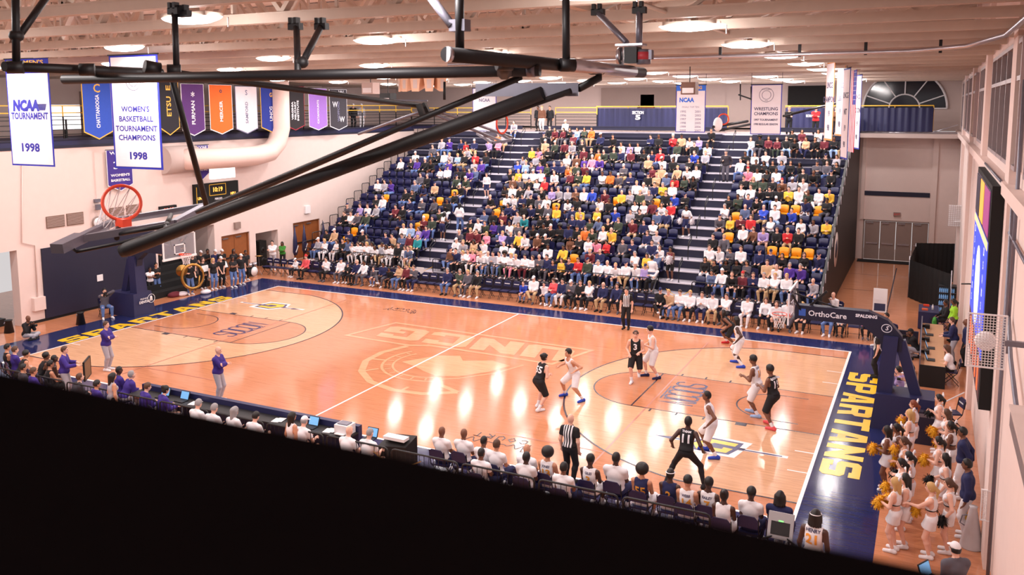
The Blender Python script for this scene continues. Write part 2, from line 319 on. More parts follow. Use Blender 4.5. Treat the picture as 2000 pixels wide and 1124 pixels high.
# ---------------------------------------------------------------- walls
LX = -4.4
wl = MB()
wl.box((-4.9, -26, 3.4), (LX, 3.8, 7.72)); wl.box((-4.9, 3.8, 0), (LX, 11.3, 7.72)); wl.box((-4.9, 11.3, 3.1), (LX, 15.2, 7.72)); wl.box((-4.9, 15.2, 0), (LX, 15.7, 7.72))
wl.box((-4.9, 15.7, 2.35), (LX, 17.9, 7.72)); wl.box((-4.9, 17.9, 0), (LX, 18.4, 7.72)); wl.box((-4.9, 18.4, 2.15), (LX, 20.3, 7.72)); wl.box((-4.9, 20.3, 0), (LX, 21.7, 7.72)); wl.box((-4.9, 21.7, 2.35), (LX, 24.3, 7.72)); wl.box((-4.9, 24.3, 0), (LX, 41, 7.72))
wall_left = struct(wl, 'wall_left', WALL)
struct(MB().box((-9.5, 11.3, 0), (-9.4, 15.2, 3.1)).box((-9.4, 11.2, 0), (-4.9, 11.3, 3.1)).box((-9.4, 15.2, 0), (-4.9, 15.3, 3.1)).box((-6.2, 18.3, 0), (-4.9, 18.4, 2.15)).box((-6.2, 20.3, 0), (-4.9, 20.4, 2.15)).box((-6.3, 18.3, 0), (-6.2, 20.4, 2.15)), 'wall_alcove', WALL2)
struct(MB().box((-9.6, -26, 0), (-9.5, 3.8, 3.4)), 'wall_passage', NAVYD)
struct(MB().box((LX, 4.9, .12), (LX+.08, 11.1, 3.3)), 'trim_1', NAVYD)
struct(MB().box((LX, 3.8, 0), (LX+.03, 11.2, .12)).box((LX, 15.2, 0), (LX+.03, 15.7, .12)).box((LX, 17.9, 0), (LX+.03, 18.4, .12)).box((LX, 20.3, 0), (LX+.03, 21.7, .12)), 'baseboard_left', RUBBER)
struct(MB().box((-9.5, -26, 7.72), (LX, 41, 8.1)), 'trim_balcony_slab', NAVY)
struct(MB().box((LX-.02, -26, 7.74), (LX+.06, 41, 7.84)).box((LX, -26, 8.08), (LX+.05, 41, 8.16)), 'trim_2', NAVYD)
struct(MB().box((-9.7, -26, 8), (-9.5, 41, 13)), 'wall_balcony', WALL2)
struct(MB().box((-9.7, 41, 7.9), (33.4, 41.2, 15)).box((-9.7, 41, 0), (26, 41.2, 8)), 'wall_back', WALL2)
wf = MB(); wf.box((26.2, 37.4, 2.5), (32.62, 37.7, 7.85)).box((26.2, 37.4, 0), (27.5, 37.7, 2.5)).box((31.25, 37.4, 0), (32.62, 37.7, 2.5)).box((27.3, 37.25, 2.5), (27.5, 37.4, 7.7)).box((31.2, 37.25, 0), (31.5, 37.4, 7.7))
struct(wf, 'wall_far', WALL); struct(MB().box((27.42, 37.36, 4.0), (31.15, 37.39, 4.28)), 'trim_3', NAVYD)
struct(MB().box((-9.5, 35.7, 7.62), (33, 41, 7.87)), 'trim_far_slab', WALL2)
wr = MB(); wr.box((32.62, -26, 0), (33.0, 41, 15.2))
for y in (-10.0, .1, 10.5, 20.5, 30.5): wr.box((32.48, y-.5, 0), (32.62, y+.5, 15))
struct(wr, 'wall_right', WALL)
struct(MB().box((32.4, -26, 7.75), (32.62, 41, 8.0)), 'trim_4', WALL)
# windows high on the right wall
for i, (y0, y1) in enumerate(((-12, -3.0), (-1.2, 7.6), (11.4, 14.6), (18.2, 24.8), (26.2, 34.5))):
    wn = MB(); t = .09
    for z in (8.3, 10.0, 10.7): wn.box((32.5, y0, z), (32.62, y1, z+t))
    k = max(3, int((y1-y0)/1.7))
    for j in range(k+1):
        y = y0+(y1-y0)*j/k; wn.box((32.5, y-t/2, 8.3), (32.62, y+t/2, 10.75))
    o = struct(wn, 'window_%d' % (i+1), mat('window_frame_grey', S(168,152,154), .5))
    MB().box((32.59, y0, 8.35), (32.615, y1, 10.7)).build('glass', GLASSD, o)
# ---------------------------------------------------------------- doors
def double_door(name, x, y0, y1, h, m, axis, leafs=2, facing=1):
    root = None
    fr = MB(); W_ = y1-y0
    P = (lambda a, b, z: (x+a*facing, y0+b, z)) if axis == 'x' else (lambda a, b, z: (y0+b, x+a*facing, z))
    for b0, b1, z0, z1 in ((0, .08, 0, h), (W_-.08, W_, 0, h), (0, W_, h-.08, h)): fr.box(P(-.1, b0, z0), P(.05, b1, z1))
    root = struct(fr, name, m)
    lw = (W_-.16)/leafs
    for i in range(leafs):
        lf = MB().box(P(-.06, .08+i*lw+.015, .02), P(-.01, .08+(i+1)*lw-.015, h-.1)).build('leaf', m, root)
        MB().box(P(0, .08+i*lw+.12, .98), P(.05, .08+(i+1)*lw-.12, 1.06)).build('push_bar', SILVER if m is DGREY else BLACK, lf)
        MB().box(P(0, .08+i*lw+.1, h-.22), P(.06, .08+i*lw+.5, h-.16)).build('closer', SILVER, lf)
    return root
double_door('door_1', 37.45, 27.5, 31.25, 2.5, DGREY, 'y', 4, -1)
double_door('door_2', LX-.12, 15.7, 17.9, 2.35, WOODD, 'x', 2)
double_door('door_3', LX-.12, 21.7, 24.3, 2.35, WOODD, 'x', 2)
tag(MB().box((27.3, 36.2, .005), (31.2, 37.2, .03)).build('door_mat', RUBBER), 'black entrance mat in front of the grey double doors', 'mat')
es = MB().box((29.2, 37.3, 2.78), (29.6, 37.39, 3.02)).build('exit_sign', DGREY); tag(es, 'small exit sign above the grey double doors on the far wall', 'sign')
lettering('EXIT', mat('sign_red', S(200,60,60), .5, emit=.3), es, (29.4, 37.29, 2.9), (1, 0, 0), (0, 0, 1), .17)
# ---------------------------------------------------------------- roof
struct(MB().box((-10, -26, 12.75), (25.6, 42, 12.9)), 'ceiling', DECK)
dk_ = MB(); dk_.add([(25.6, -26, 12.55), (33.3, -26, 14.95), (33.3, 42, 14.95), (25.6, 42, 12.55), (25.6, -26, 12.7), (33.3, -26, 15.1), (33.3, 42, 15.1), (25.6, 42, 12.7)], [(0,1,2,3),(7,6,5,4),(0,4,5,1),(3,2,6,7)])
struct(dk_, 'ceiling_slope', DECK)
rb = MB()
for i in range(64):
    y = -16+i*.9; rb.beam((25.7, y, 12.5), (33.2, y, 14.84), .28, .06)
struct(rb, 'trim_deck_ribs', DECK)
def truss(y):
    m = MB(); m.box((-9.4, y-.09, 11.0), (32.6, y-.015, 11.17)); m.box((-9.4, y+.015, 11.0), (32.6, y+.09, 11.17)); m.box((-9.4, y-.1, 11.15), (32.6, y+.1, 11.18)); m.box((-9.4, y-.09, 12.55), (25.6, y+.09, 12.72))
    x = -9.0; up = True; st = 1.15
    while x < 25.2:
        a, b = (11.17, 12.56) if up else (12.56, 11.17); m.beam((x, y, a), (x+st, y, b), .14, .08); x += st; up = not up
        if not up: m.beam((x, y, 11.17), (x, y, 12.56), .05, .05)
    m.beam((25.5, y, 11.2), (32.9, y, 13.75), .15, .24); m.beam((27.4, y, 11.15), (29.3, y, 12.4), .06, .06); m.beam((29.3, y, 12.4), (30.8, y, 11.15), .06, .06)
    o = struct(m, 'roof_truss', STEELB); return o
ty = [-15.15+2.45*i for i in range(23)]
t0 = truss(0)
for i, y in enumerate(ty):
    o = t0 if i == 0 else copy_tree(t0)
    o.location.y = y; tag(o, 'beige steel roof truss running across the hall', 'roof truss', 'roof trusses')
rf = MB()
for i in range(7):
    x = 26.3+i*1.05; z = 11.5+(x-25.5)*.345; rf.beam((x, -16, z), (x, 41, z), .06, .08)
struct(rf, 'trim_rafters', STEELB)
gd = MB(); gd.box((25.5, -26, 11.18), (25.66, 41, 11.3)); gd.box((25.5, -26, 12.45), (25.66, 41, 12.55)); y = -20
while y < 40:
    gd.beam((25.58, y, 11.25), (25.58, y+.9, 12.5), .07, .06); gd.beam((25.58, y+.9, 12.5), (25.58, y+1.8, 11.25), .07, .06); y += 1.8
struct(gd, 'trim_girder', STEELB)
tag(MB().tube([(27.0, -16, 11.1), (27.0, 38, 11.1)], .035).build('sprinkler_pipe', STEELB), 'thin pipe crossing under the right roof bay', 'pipe')
# ceiling lights
LENS = mat('light_lens', (1, .93, .9), .4, var=0, emit=9)
def ceiling_light():
    t = empty('ceiling_light', (0, 0, LIGHT_Z))
    MB().box((-.5, -.2, .02), (.5, .2, .09)).box((-.1, -.08, .09), (.1, .08, .3)).build('housing', STEELB, t)
    le = MB().lathe((0, 0, 0), [(.02, -.09), (.3, -.07), (.45, -.02), (.5, .02)], 16)
    le.v = [(x*1.25, y*.6, z) for x, y, z in le.v]; le.build('lens', LENS, t)
    MB().tube([(.6, .2, .02), (.6, .2, -.14)], .012, 6).build('pull_cord', WHITE, t)
    return t
cl0 = ceiling_light(); first = True
ld = bpy.data.lights.new('lamp_light', 'AREA'); ld.shape = 'ELLIPSE'; ld.size = 1.15; ld.size_y = .5; ld.energy = LIGHT_W; ld.color = (1, .92, .90)
lu = bpy.data.lights.new('lamp_glow', 'POINT'); lu.shadow_soft_size = .12; lu.energy = LIGHT_W*.45; lu.color = (1, .92, .90)
LG = [(x, y-(1.0 if i < 3 else 0)) for i, x in enumerate(LIGHT_XS) for y in LIGHT_YS]+[(x, y) for x in (3.0, 9.8, 16.6, 23.4) for y in (25, 30.2, 35)]
for xi, (x, y) in enumerate(LG):
    if 1:
        o = cl0 if first else copy_tree(cl0); first = False
        o.location = (x, y, LIGHT_Z)
        tag(o, 'glowing white high-bay ceiling light hung among the roof trusses', 'ceiling light', 'high-bay ceiling lights')
        l = bpy.data.objects.new('lamp', ld); link(l, o); l.location.z = -.1
        l = bpy.data.objects.new('lamp', lu); link(l, o); l.location.z = -.2
# ---------------------------------------------------------------- balcony rails, curtains, arch window
def railing(name, pts, label, black=True, yellow=True, zb=8.0):
    t = empty(name, pts[0], 0, label, 'railing'); o0 = Vector(pts[0]); P = [Vector(p)-o0 for p in pts]
    yl, bk, po = MB(), MB(), MB()
    a, b = P[0], P[-1]; L_ = (b-a).length; n = max(1, round(L_/2.1))
    for h in ((1.5, 1.18) if yellow else ()): yl.beam(a+Vector((0, 0, h)), b+Vector((0, 0, h)), .05, .05)
    for h in ((.2, .42, .64, .86, 1.02) if black else ()): bk.beam(a+Vector((0, 0, h)), b+Vector((0, 0, h)), .03, .035)
    for i in range(n+1):
        p = a.lerp(b, i/n); po.beam(p, p+Vector((0, 0, 1.02 if black else 1.5)), .05, .05)
        if yellow: yl.beam(p+Vector((0, 0, 1.02)), p+Vector((0, 0, 1.5)), .04, .04)
    if black: bk.build('rail', BLACK, t); po.build('post', BLACK, t)
    if yellow: yl.build('top_rail', YEL, t)
    return t
railing('balcony_railing', [(LX+.02, -6, 8.14), (LX+.02, 35.4, 8.14)], 'long black railing with yellow top rails along the left balcony')
X_ = lambda u: at(u, 230, y=35.5).x
railing('balcony_railing', [(LX, 35.5, 7.95), (X_(1037), 35.5, 7.95)], 'black and yellow railing left of the gap at the top of the stands')
railing('balcony_railing', [(X_(1085), 35.5, 7.95), (X_(1166), 35.5, 7.95)], 'short black and yellow railing between the standing trio and the navy curtain')
def curtain(x0, x1, y, z0, z1, label, zt):
    m = MB(); n = int((x1-x0)*9); vs = []
    for i in range(n+1):
        x = x0+(x1-x0)*i/n; d = .05*math.sin(i*1.9)+.02*math.sin(i*.7); vs += [(x, y+d, z0), (x, y+d, z1)]
    m.add(vs, [(2*i, 2*i+2, 2*i+3, 2*i+1) for i in range(n)], True)
    t = empty('balcony_curtain', (0, 0, 0), 0, label, 'curtain'); m.build('drape', NAVY, t)
    r = MB(); r.beam((x0, y, zt), (x1, y, zt), .06, .06)
    for i in range(5): x = x0+(x1-x0)*i/4; r.beam((x, y+.12, z0), (x, y+.12, zt), .05, .05)
    r.build('top_rail', YEL, t); return t
cu = curtain(X_(1165), X_(1421), 35.5, 8.0, 9.4, 'pleated navy curtain with SECTION 5 lettering above the middle stand', 9.52)
SIGNW = mat('sign_white', S(240,238,244), .6, var=0)
lettering('SECTION', SIGNW, cu, (X_(1247), 35.38, 9.1), (1, 0, 0), (0, 0, 1), .28, .012, width=.8)
lettering('5', SIGNW, cu, (X_(1247), 35.38, 8.78), (1, 0, 0), (0, 0, 1), .42, .02, width=.36)
cu2 = curtain(X_(1530), 31.1, 36.2, 7.98, 9.4, 'pleated navy curtain on the far right balcony below the arched window', 9.52)
lettering('SECTION 6', SIGNW, cu2, (at(1582, 222, y=36.1).x, 36.08, 8.9), (1, 0, 0), (0, 0, 1), .2, .01, width=.45)
tag(MB().tube([(26.9, 36.3, 7.92), (32.4, 36.3, 7.92)], .05).tube([(31.0, 36.3, 7.92), (32.4, 36.3, 8.4)], .03).build('ledge_pipe', SILVER), 'silver pipe along the ledge under the right balcony curtain', 'pipe')
# arched window on the back wall of the balcony
c = at(1766, 212, y=40.9); R0 = 2.45; aw = MB()
aw.tube([(c.x+R0*math.cos(a), 40.9, c.z+R0*math.sin(a)) for a in [PI*i/24 for i in range(25)]], .07, 6)
for a in (.35, .95, PI/2, PI-.95, PI-.35): aw.beam((c.x+.9*math.cos(a), 40.9, c.z+.9*math.sin(a)), (c.x+R0*math.cos(a), 40.9, c.z+R0*math.sin(a)), .07, .07)
aw.tube([(c.x+.9*math.cos(a), 40.9, c.z+.9*math.sin(a)) for a in [PI*i/16 for i in range(17)]], .05, 6); aw.beam((c.x-R0, 40.9, c.z), (c.x+R0, 40.9, c.z), .08, .08)
o = struct(aw, 'window_6', WHITE)
MB().poly([(c.x+R0*math.cos(PI*i/24), 40.94, c.z+R0*math.sin(PI*i/24)) for i in range(25)], .03, (0, 1, 0)).build('glass', GLASSD, o)
# things on the left balcony seen between the banners
for i, (ya, yb, z0, z1, m, nm) in enumerate(((4.5, 6.0, 8.0, 10.6, BLACKM, 'trim_5'), (8.2, 9.6, 8.0, 10.4, DGREY, 'trim_6'), (11.0, 11.6, 8.0, 11, WOODD, 'trim_7'), (24.2, 25.2, 8, 10.2, WOODD, 'trim_8'), (17.5, 18.3, 8, 11, WHITE, 'trim_9'))):
    struct(MB().box((-9.5, ya+3, z0), (-9.38, yb+3, z1)), nm, m)
a_ = at(95, 205, x=-6.5); b_ = at(158, 253, x=-6.5)
tv = empty('screen', (-6.5, (a_.y+b_.y)/2, 8.0), 0, 'bright white projection screen on the left balcony beside the blue banner', 'screen')
MB().box((-.03, a_.y-tv.location.y, b_.z-8), (.03, b_.y-tv.location.y, a_.z-8)).build('panel', mat('lit_screen', (1, .97, .98), .5, var=0, emit=1.6), tv); MB().box((-.05, -.05, 0), (.05, .05, 1)).build('post', BLACK, tv)
a_ = at(1022, 180, y=40.9)
for i, (u0, u1, v0, v1, m) in enumerate(((1175, 1320, 172, 208, DGREY), (1252, 1278, 185, 208, WOODD), (1540, 1625, 168, 208, BLACKM), (1420, 1465, 165, 250, WALL2))):
    p = at(u0, v0, y=40.95); q = at(u1, v1, y=40.95); struct(MB().box((p.x, 40.85, 7.8 if m is WOODD else q.z), (q.x, 41, p.z)), 'trim_%d' % (10+i), m)

# ---------------------------------------------------------------- bleachers
Y0, RD, Z0, RH, NR = 19.0, .833, .737, .4156, 18
SX0, SX1 = -1.4, 27.0; AL = (5.9, 7.4); AR = (19.68, 21.4)
SECT = {'left': (SX0, AL[0]), 'middle': (AL[1], AR[0]), 'right': (AR[1], SX1)}
stand = empty('bleacher_stand', (12.8, 19.4, 0), 0, 'tall bank of bleachers with two grey stepped aisles along the far side', 'bleachers')
def in_stand(mb, name, m): mb.v = [(x-12.8, y-19.4, z) for x, y, z in mb.v]; return mb.build(name, m, stand)
for r in range(NR):
    y, z = Y0+RD*r, Z0+RH*r; yb = y+RD+(2.3 if r == NR-1 else .02)
    in_stand(MB().box((SX0, y+.04, z-.05), (SX1, yb, z)), 'tread', TREAD); in_stand(MB().box((SX0, y, z-RH+.01 if r else 0), (SX1, y+.04, z-.04)), 'riser', NAVYD)
    in_stand(MB().box((AL[0], y-.02, z-.05), (AL[1], y+.07, z+.006)).box((AR[0], y-.02, z-.05), (AR[1], y+.07, z+.006)), 'nosing', NOSE)
sp_ = MB(); sp_.poly([(27.02, 19.0, 0), (27.02, 37.2, 0), (27.02, 37.2, 8.75), (27.02, 33.3, 8.75), (27.02, 19.0, 1.4)], .12, (1, 0, 0)); in_stand(sp_, 'side_panel', BLACK)
lg = MB(); lg.lathe((27.15, 24.3, 2.55), [(.86, 0), (.86, .012)], 24, 'x'); in_stand(lg, 'crest_disc', WALL2)
lg = MB(); lg.lathe((27.165, 24.3, 2.55), [(.5, 0), (.5, .01)], 5, 'x'); in_stand(lg, 'crest_mark', NAVYD)
sl = MB(); sl.poly([(SX0-.04, 19.0, 0), (SX0-.04, 36.8, 0), (SX0-.04, 36.8, 7.75), (SX0-.04, 33.3, 7.75), (SX0-.04, 19.0, .65)], .04, (1, 0, 0)); in_stand(sl, 'side_panel', NAVYD)
bk_ = MB()
for r in range(NR): y, z = Y0+RD*r, Z0+RH*r; bk_.box((26.93, y+.3, z+.45), (27.0, y+.62, z+.52)); bk_.box((27.15, y+.1, z+.55), (27.17, y+.2, z+.95))
in_stand(bk_, 'end_bracket', NOSE)
for r in range(12, NR):
    y, z = Y0+RD*r, Z0+RH*r
    for a_, b_ in SECT.values(): in_stand(MB().box((a_+.05, y+.3, z+.38), (b_-.05, y+.58, z+.43)).box((a_+.05, y+.32, z+.18), (b_-.05, y+.34, z+.38)), 'bench', NAVYD)
# guards at the left end of each row
def guard(w_, h, n=7):
    t = empty('guard_rail', (0, 0, 0)); f = MB(); c = .09
    f.tube([(0, 0, 0), (0, 0, h-c), (0, c*.3, h-c*.3), (0, c, h), (0, w_-c, h), (0, w_-c*.3, h-c*.3), (0, w_, h-c), (0, w_, 0)], .024, 6); f.build('frame', BLACK, t)
    b = MB()
    for i in range(1, n): b.tube([(0, w_*i/n, .1), (0, w_*i/n, h)], .008, 4)
    b.tube([(0, 0, .1), (0, w_, .1)], .012, 4); b.build('bar', BLACK, t); return t
g0 = guard(.78, 1.05); ORD = ['first', 'second', 'third', 'fourth', 'fifth', 'sixth', 'seventh', 'eighth', 'ninth', 'tenth', 'eleventh', 'twelfth', 'thirteenth', 'fourteenth', 'fifteenth', 'sixteenth', 'seventeenth', 'eighteenth', 'nineteenth', 'twentieth', 'twenty-first', 'twenty-second', 'twenty-third', 'twenty-fourth', 'twenty-fifth', 'twenty-sixth']
for r in range(16):
    o = g0 if r == 0 else copy_tree(g0); o.location = (SX0+.03, Y0+RD*r, Z0+RH*r)
    tag(o, 'black barred guard rail at the left end of the %s row up' % ORD[r], 'guard rail', 'guard rails at the left end of the bleachers')
# low guard frames in front of the first row
gf = guard(1.62, .72, 10); fx = []
x = SX0+.1
while x < SX1-1.5:
    if not (AL[0]-1.5 < x < AL[1]-.1 or AR[0]-1.5 < x < AR[1]-.1): fx.append(x); x += 1.72
    else: x += .2
for i, x in enumerate(fx):
    o = gf if i == 0 else copy_tree(gf); o.location = (x, Y0+.03, Z0-.02); o.rotation_euler.z = -PI/2
    tag(o, 'low black guard rail before the first row, %s from the left end' % ORD[i], 'guard rail', 'guard rails before the first row')
# aisle hand rails
def handrail():
    t = empty('aisle_handrail', (0, 0, 0)); m = MB()
    m.tube([(0, 0, 0), (0, 0, .75), (0, .08, .86), (0, .2, .93), (0, .5, 1.12), (0, .58, 1.12), (0, .62, 1.05), (0, .62, .9)], .022, 6); m.tube([(0, .62, .92), (0, .2, .72), (0, 0, .5)], .018, 6); m.build('loop', BLACK, t)
    MB().tube([(0, 0, 0), (0, 0, .02)], .05, 8).build('foot', BLACK, t); return t
h0 = handrail(); k = 0
for nm, xc in (('left', 6.65), ('right', 20.55)):
    for j, r in enumerate((1, 3, 5, 7, 9, 11, 13, 15)):
        o = h0 if k == 0 else copy_tree(h0); k += 1; o.location = (xc, Y0+RD*r+.1, Z0+RH*r)
        tag(o, 'black looped handrail in the %s aisle, %s one up' % (nm, ORD[j]), 'handrail', 'aisle handrails')
for nm, xc in (('left', AL[0]+.05), ('right', AR[0]+.05)):
    m = MB(); m.tube([(xc, 18.3, 0), (xc, 18.3, .55), (xc, 18.45, .75), (xc, 19.1, 1.55), (xc, 19.3, 1.55), (xc, 19.35, .76)], .025, 6)
    tag(m.build('aisle_handrail', BLACK), 'bent black handrail at the foot of the %s aisle' % nm, 'handrail')
for nm, x0, x1 in (('left', AL[0], AL[1]+.1), ('right', AR[0]+.6, AR[1])):
    m = MB(); pts = [(x0+(x1-x0)*i/12, 18.75, 1.05-.28*math.sin(PI*i/12)) for i in range(13)]; m.tube(pts, .014, 5)
    tag(m.build('chain', YEL), 'yellow plastic chain across the foot of the %s aisle' % nm, 'chain')
m = MB().box((6.55, 18.72, .62), (7.0, 18.74, .98)); tag(m.build('paper_sign', WHITE), 'blank white paper sign hung on the yellow chain', 'sign')
# ---------------------------------------------------------------- seats
def seat_mesh(m):
    s = MB(); s.box((-.22, .3, .40), (.22, .66, .45)); pan = s
    b = MB(); v = []
    for i in range(7):
        x = -.23+.46*i/6; d = .05*(1-(2*i/6-1)**2); t_ = .86-.05*abs(2*i/6-1)**3
        v += [(x, .62+d, .42), (x, .68+d, t_), (x, .65+d, .42), (x, .71+d, t_)]
    b.add(v, [f for i in range(6) for f in ((4*i, 4*i+4, 4*i+5, 4*i+1), (4*i+2, 4*i+3, 4*i+7, 4*i+6), (4*i+1, 4*i+5, 4*i+7, 4*i+3), (4*i, 4*i+2, 4*i+6, 4*i+4))]+[(0, 1, 3, 2), (24, 26, 27, 25)], True)
    f = MB().box((-.03, .4, 0), (.03, .6, .4)).box((-.25, .55, .42), (-.23, .62, .6)).box((.23, .55, .42), (.25, .62, .6))
    return pan, b, f
def make_seat(m):
    p, b, f = seat_mesh(m); t = empty('stadium_seat', (0, 0, 0)); p.build('seat_pan', m, t); b.build('backrest', m, t); f.build('pedestal', NAVYD, t); return t
def folding_chair(m=None):
    m = m or SEATN; t = empty('folding_chair', (0, 0, 0))
    MB().box((-.21, -.2, .43), (.21, .2, .47)).build('seat', m, t)
    b = MB(); b.poly([(-.21, -.24, .62), (.21, -.24, .62), (.21, -.27, .82), (.14, -.28, .9), (-.14, -.28, .9), (-.21, -.27, .82)], .03, (0, -1, .1)); bk = b.build('backrest', m, t)
    MB().box((-.14, -.245, .74), (.14, -.238, .78)).build('back_print', WHITE, bk)
    for sx in (-.22, .22):
        MB().tube([(sx, -.27, .86), (sx, -.2, .45), (sx, .22, .01)], .013, 5).build('leg', BLKSTEEL, t); MB().tube([(sx, .16, .45), (sx, -.26, .01)], .013, 5).build('leg', BLKSTEEL, t)
    MB().tube([(-.22, .1, .16), (.22, .1, .16)], .009, 5).build('crossbar', BLKSTEEL, t); return t

# ---------------------------------------------------------------- hoops
def hoop_assembly(name, bx, sgn, label):
    """portable basket: bx = baseline x, sgn = +1 when the court lies towards -x"""
    t = empty(name, (bx, 7.62, 0), 0, label, 'basketball hoop'); X = lambda d: sgn*d   # d = metres behind the baseline
    nav = NAVY
    def bx_(a, b, y0, y1, z0, z1): return MB().box((X(a), y0, z0), (X(b), y1, z1))
    bs = MB(); bs.v = []; a, b = 1.2, 2.9
    bs.add([(X(a), -.6, 0), (X(b), -.6, 0), (X(b), .6, 0), (X(a), .6, 0), (X(a+.12), -.5, 1.05), (X(b), -.5, 1.05), (X(b), .5, 1.05), (X(a+.12), .5, 1.05)], [(0,3,2,1),(4,5,6,7),(0,1,5,4),(1,2,6,5),(2,3,7,6),(3,0,4,7)])
    bs.build('base_pad', nav, t)
    MB().add([(X(1.32), -.3, 1.05), (X(1.75), -.3, 1.05), (X(1.75), .3, 1.05), (X(1.32), .3, 1.05), (X(1.45), -.25, 2.75), (X(1.85), -.25, 2.75), (X(1.85), .25, 2.75), (X(1.45), .25, 2.75)], [(0,3,2,1),(4,5,6,7),(0,1,5,4),(1,2,6,5),(2,3,7,6),(3,0,4,7)]).build('column_pad', nav, t)
    MB().beam((X(2.4), 0, 1.0), (X(1.9), 0, 2.6), .3, .28).build('rear_column', nav, t)
    P = [(-1.1, 3.0), (-1.1, 3.42), (1.0, 3.42), (1.55, 3.2), (1.95, 2.75), (1.95, 2.3), (1.4, 2.3), (1.35, 2.6), (.85, 2.98)]
    am = MB().poly([(X(q[0]), -.16, q[1]) for q in P], .32, (0, 1, 0)).build('boom_arm', NAVYD, t)
    bb = MB().box((X(-1.2), -.91, 2.9), (X(-1.18), .91, 3.97)).build('backboard', CLEAR, t)
    f = MB()
    for y0, y1, z0, z1 in ((-.92, -.86, 2.89, 3.98), (.86, .92, 2.89, 3.98), (-.92, .92, 3.92, 3.98)): f.box((X(-1.215), y0, z0), (X(-1.165), y1, z1))
    for y0, y1, z0, z1 in ((-.305, -.255, 3.05, 3.5), (.255, .305, 3.05, 3.5), (-.305, .305, 3.45, 3.5), (-.305, .305, 3.05, 3.1)): f.box((X(-1.215), y0, z0), (X(-1.2), y1, z1))
    f.build('white_frame', WHITE, bb)
    MB().box((X(-1.23), -.94, 2.84), (X(-1.15), .94, 2.93)).build('edge_pad', WHITE if sgn < 0 else NAVYD, bb)
    MB().beam((X(-1.1), 0, 2.95), (X(-.2), 0, 3.9), .07, .07).beam((X(-1.15), -.5, 3.8), (X(-.9), -.1, 3.2), .05, .05).beam((X(-1.15), .5, 3.8), (X(-.9), .1, 3.2), .05, .05).build('board_brace', BLKSTEEL, t)
    MB().beam((X(-1.15), 0, 3.75), (X(.9), 0, 3.2), .04, .04).build('stay_rod', BLKSTEEL, t)
    rm = MB().tube([(X(-1.575)+.229*math.cos(k*PI/12), .229*math.sin(k*PI/12), 3.05) for k in range(24)], .012, 6, closed=True)
    rm.box((X(-1.35), -.07, 3.0), (X(-1.2), .07, 3.08)); r_ = rm.build('rim', RED, t)
    n = MB()
    for k in range(12):
        for d in (1, -1):
            pts = [(X(-1.575)+rr*math.cos((k+d*j*.5)*PI/6), rr*math.sin((k+d*j*.5)*PI/6), 3.05-z) for j, (rr, z) in enumerate(((.225, 0), (.2, .12), (.165, .24), (.14, .34), (.15, .44)))]
            n.tube(pts, .006, 4, cap=False)
    n.build('net', NET, r_)
    return t
hr = hoop_assembly('basketball_hoop', CL, 1, 'portable basketball hoop with navy padded boom arm behind the right baseline')
lettering('OrthoCare', SIGNW, hr, (-.15, -.165, 3.2), (1, 0, 0), (0, 0, 1), .24, .004)
lettering('SPALDING', SIGNW, hr, (.95, -.165, 3.27), (1, 0, 0), (0, 0, 1), .13, .006)
MB().box((-.98, -.172, 3.1), (-.78, -.165, 3.32)).build('logo_patch', mat('logo_blue', S(60,100,190), .5), hr)
m = MB().tube([(1.52+.14*math.cos(k*PI/10), -.17, 2.97+.12*math.sin(k*PI/10)) for k in range(20)], .012, 4, closed=True); m.build('round_mark', SIGNW, hr)
lettering('S', SIGNW, hr, (1.52, -.165, 2.97), (1, 0, 0), (0, 0, 1), .18, .004, .3)
hl = hoop_assembly('basketball_hoop', 0, -1, 'portable basketball hoop with navy padded base behind the left baseline')
lettering('PREMIER', SIGNW, hl, (-1.16, -.05, .78), (0, 1, 0), (0, 0, 1), .12, .0); lettering('DENTAL', SIGNW, hl, (-1.14, -.05, .64), (0, 1, 0), (0, 0, 1), .16, .006)
MB().tube([(-1.2, .38+.2*math.cos(k*PI/10), .72+.2*math.sin(k*PI/10)) for k in range(20)], .012, 4, closed=True).build('round_mark', SIGNW, hl)
MB().ell((-1.19, .36, .76), (.03, .07, .09)).box((-1.21, .3, .62), (-1.17, .34, .74)).box((-1.21, .38, .62), (-1.17, .42, .74)).build('tooth_mark', SIGNW, hl)
# ---------------------------------------------------------------- retracted practice backstop hanging in the near left
bst = empty('practice_backstop', (22, -12, 11), 0, 'big black folded-up practice backstop with orange rim hanging from the roof in front', 'basketball hoop')
o0 = Vector((22, -12, 11)); A_ = lambda u, v, d: at(u, v, d=d)-o0
R_ = A_(238, 396, 11.2)
def blk(m, name, mt=BLKSTEEL, par=None): return m.build(name, mt, par or bst)
mast = MB().tube([A_(236, 492, 10.6), A_(250, 487, 10.6), A_(430, 417, 10.2), A_(1060, 182, 8.4)], [.075, .092, .084, .068], 14); ms = blk(mast, 'mast', BLACK)
blk(MB().tube([A_(385, 414, 10.7), A_(1017, 151, 7.7)], .03, 8), 'strut'); blk(MB().tube([A_(640, 345, 9.9), A_(1115, 178, 8.3)], .03, 8), 'strut'); blk(MB().tube([A_(470, 386, 10.6), A_(845, 222, 9.0)], .032, 8), 'strut')
blk(MB().tube([A_(335, 150, 9.6), A_(372, 285, 10.3), A_(405, 408, 11.0)], .036, 8), 'strut')
blk(MB().tube([A_(125, 155, 9.0), A_(1055, 138, 7.55)], .052, 12), 'crossbar'); blk(MB().tube([A_(1030, 138.5, 7.58), A_(1046, 138.3, 7.56)], .056, 10), 'band', GREYSTEEL)
blk(MB().tube([A_(8, 130, 8.0), A_(315, 142, 9.7)], .048, 12), 'top_pipe')
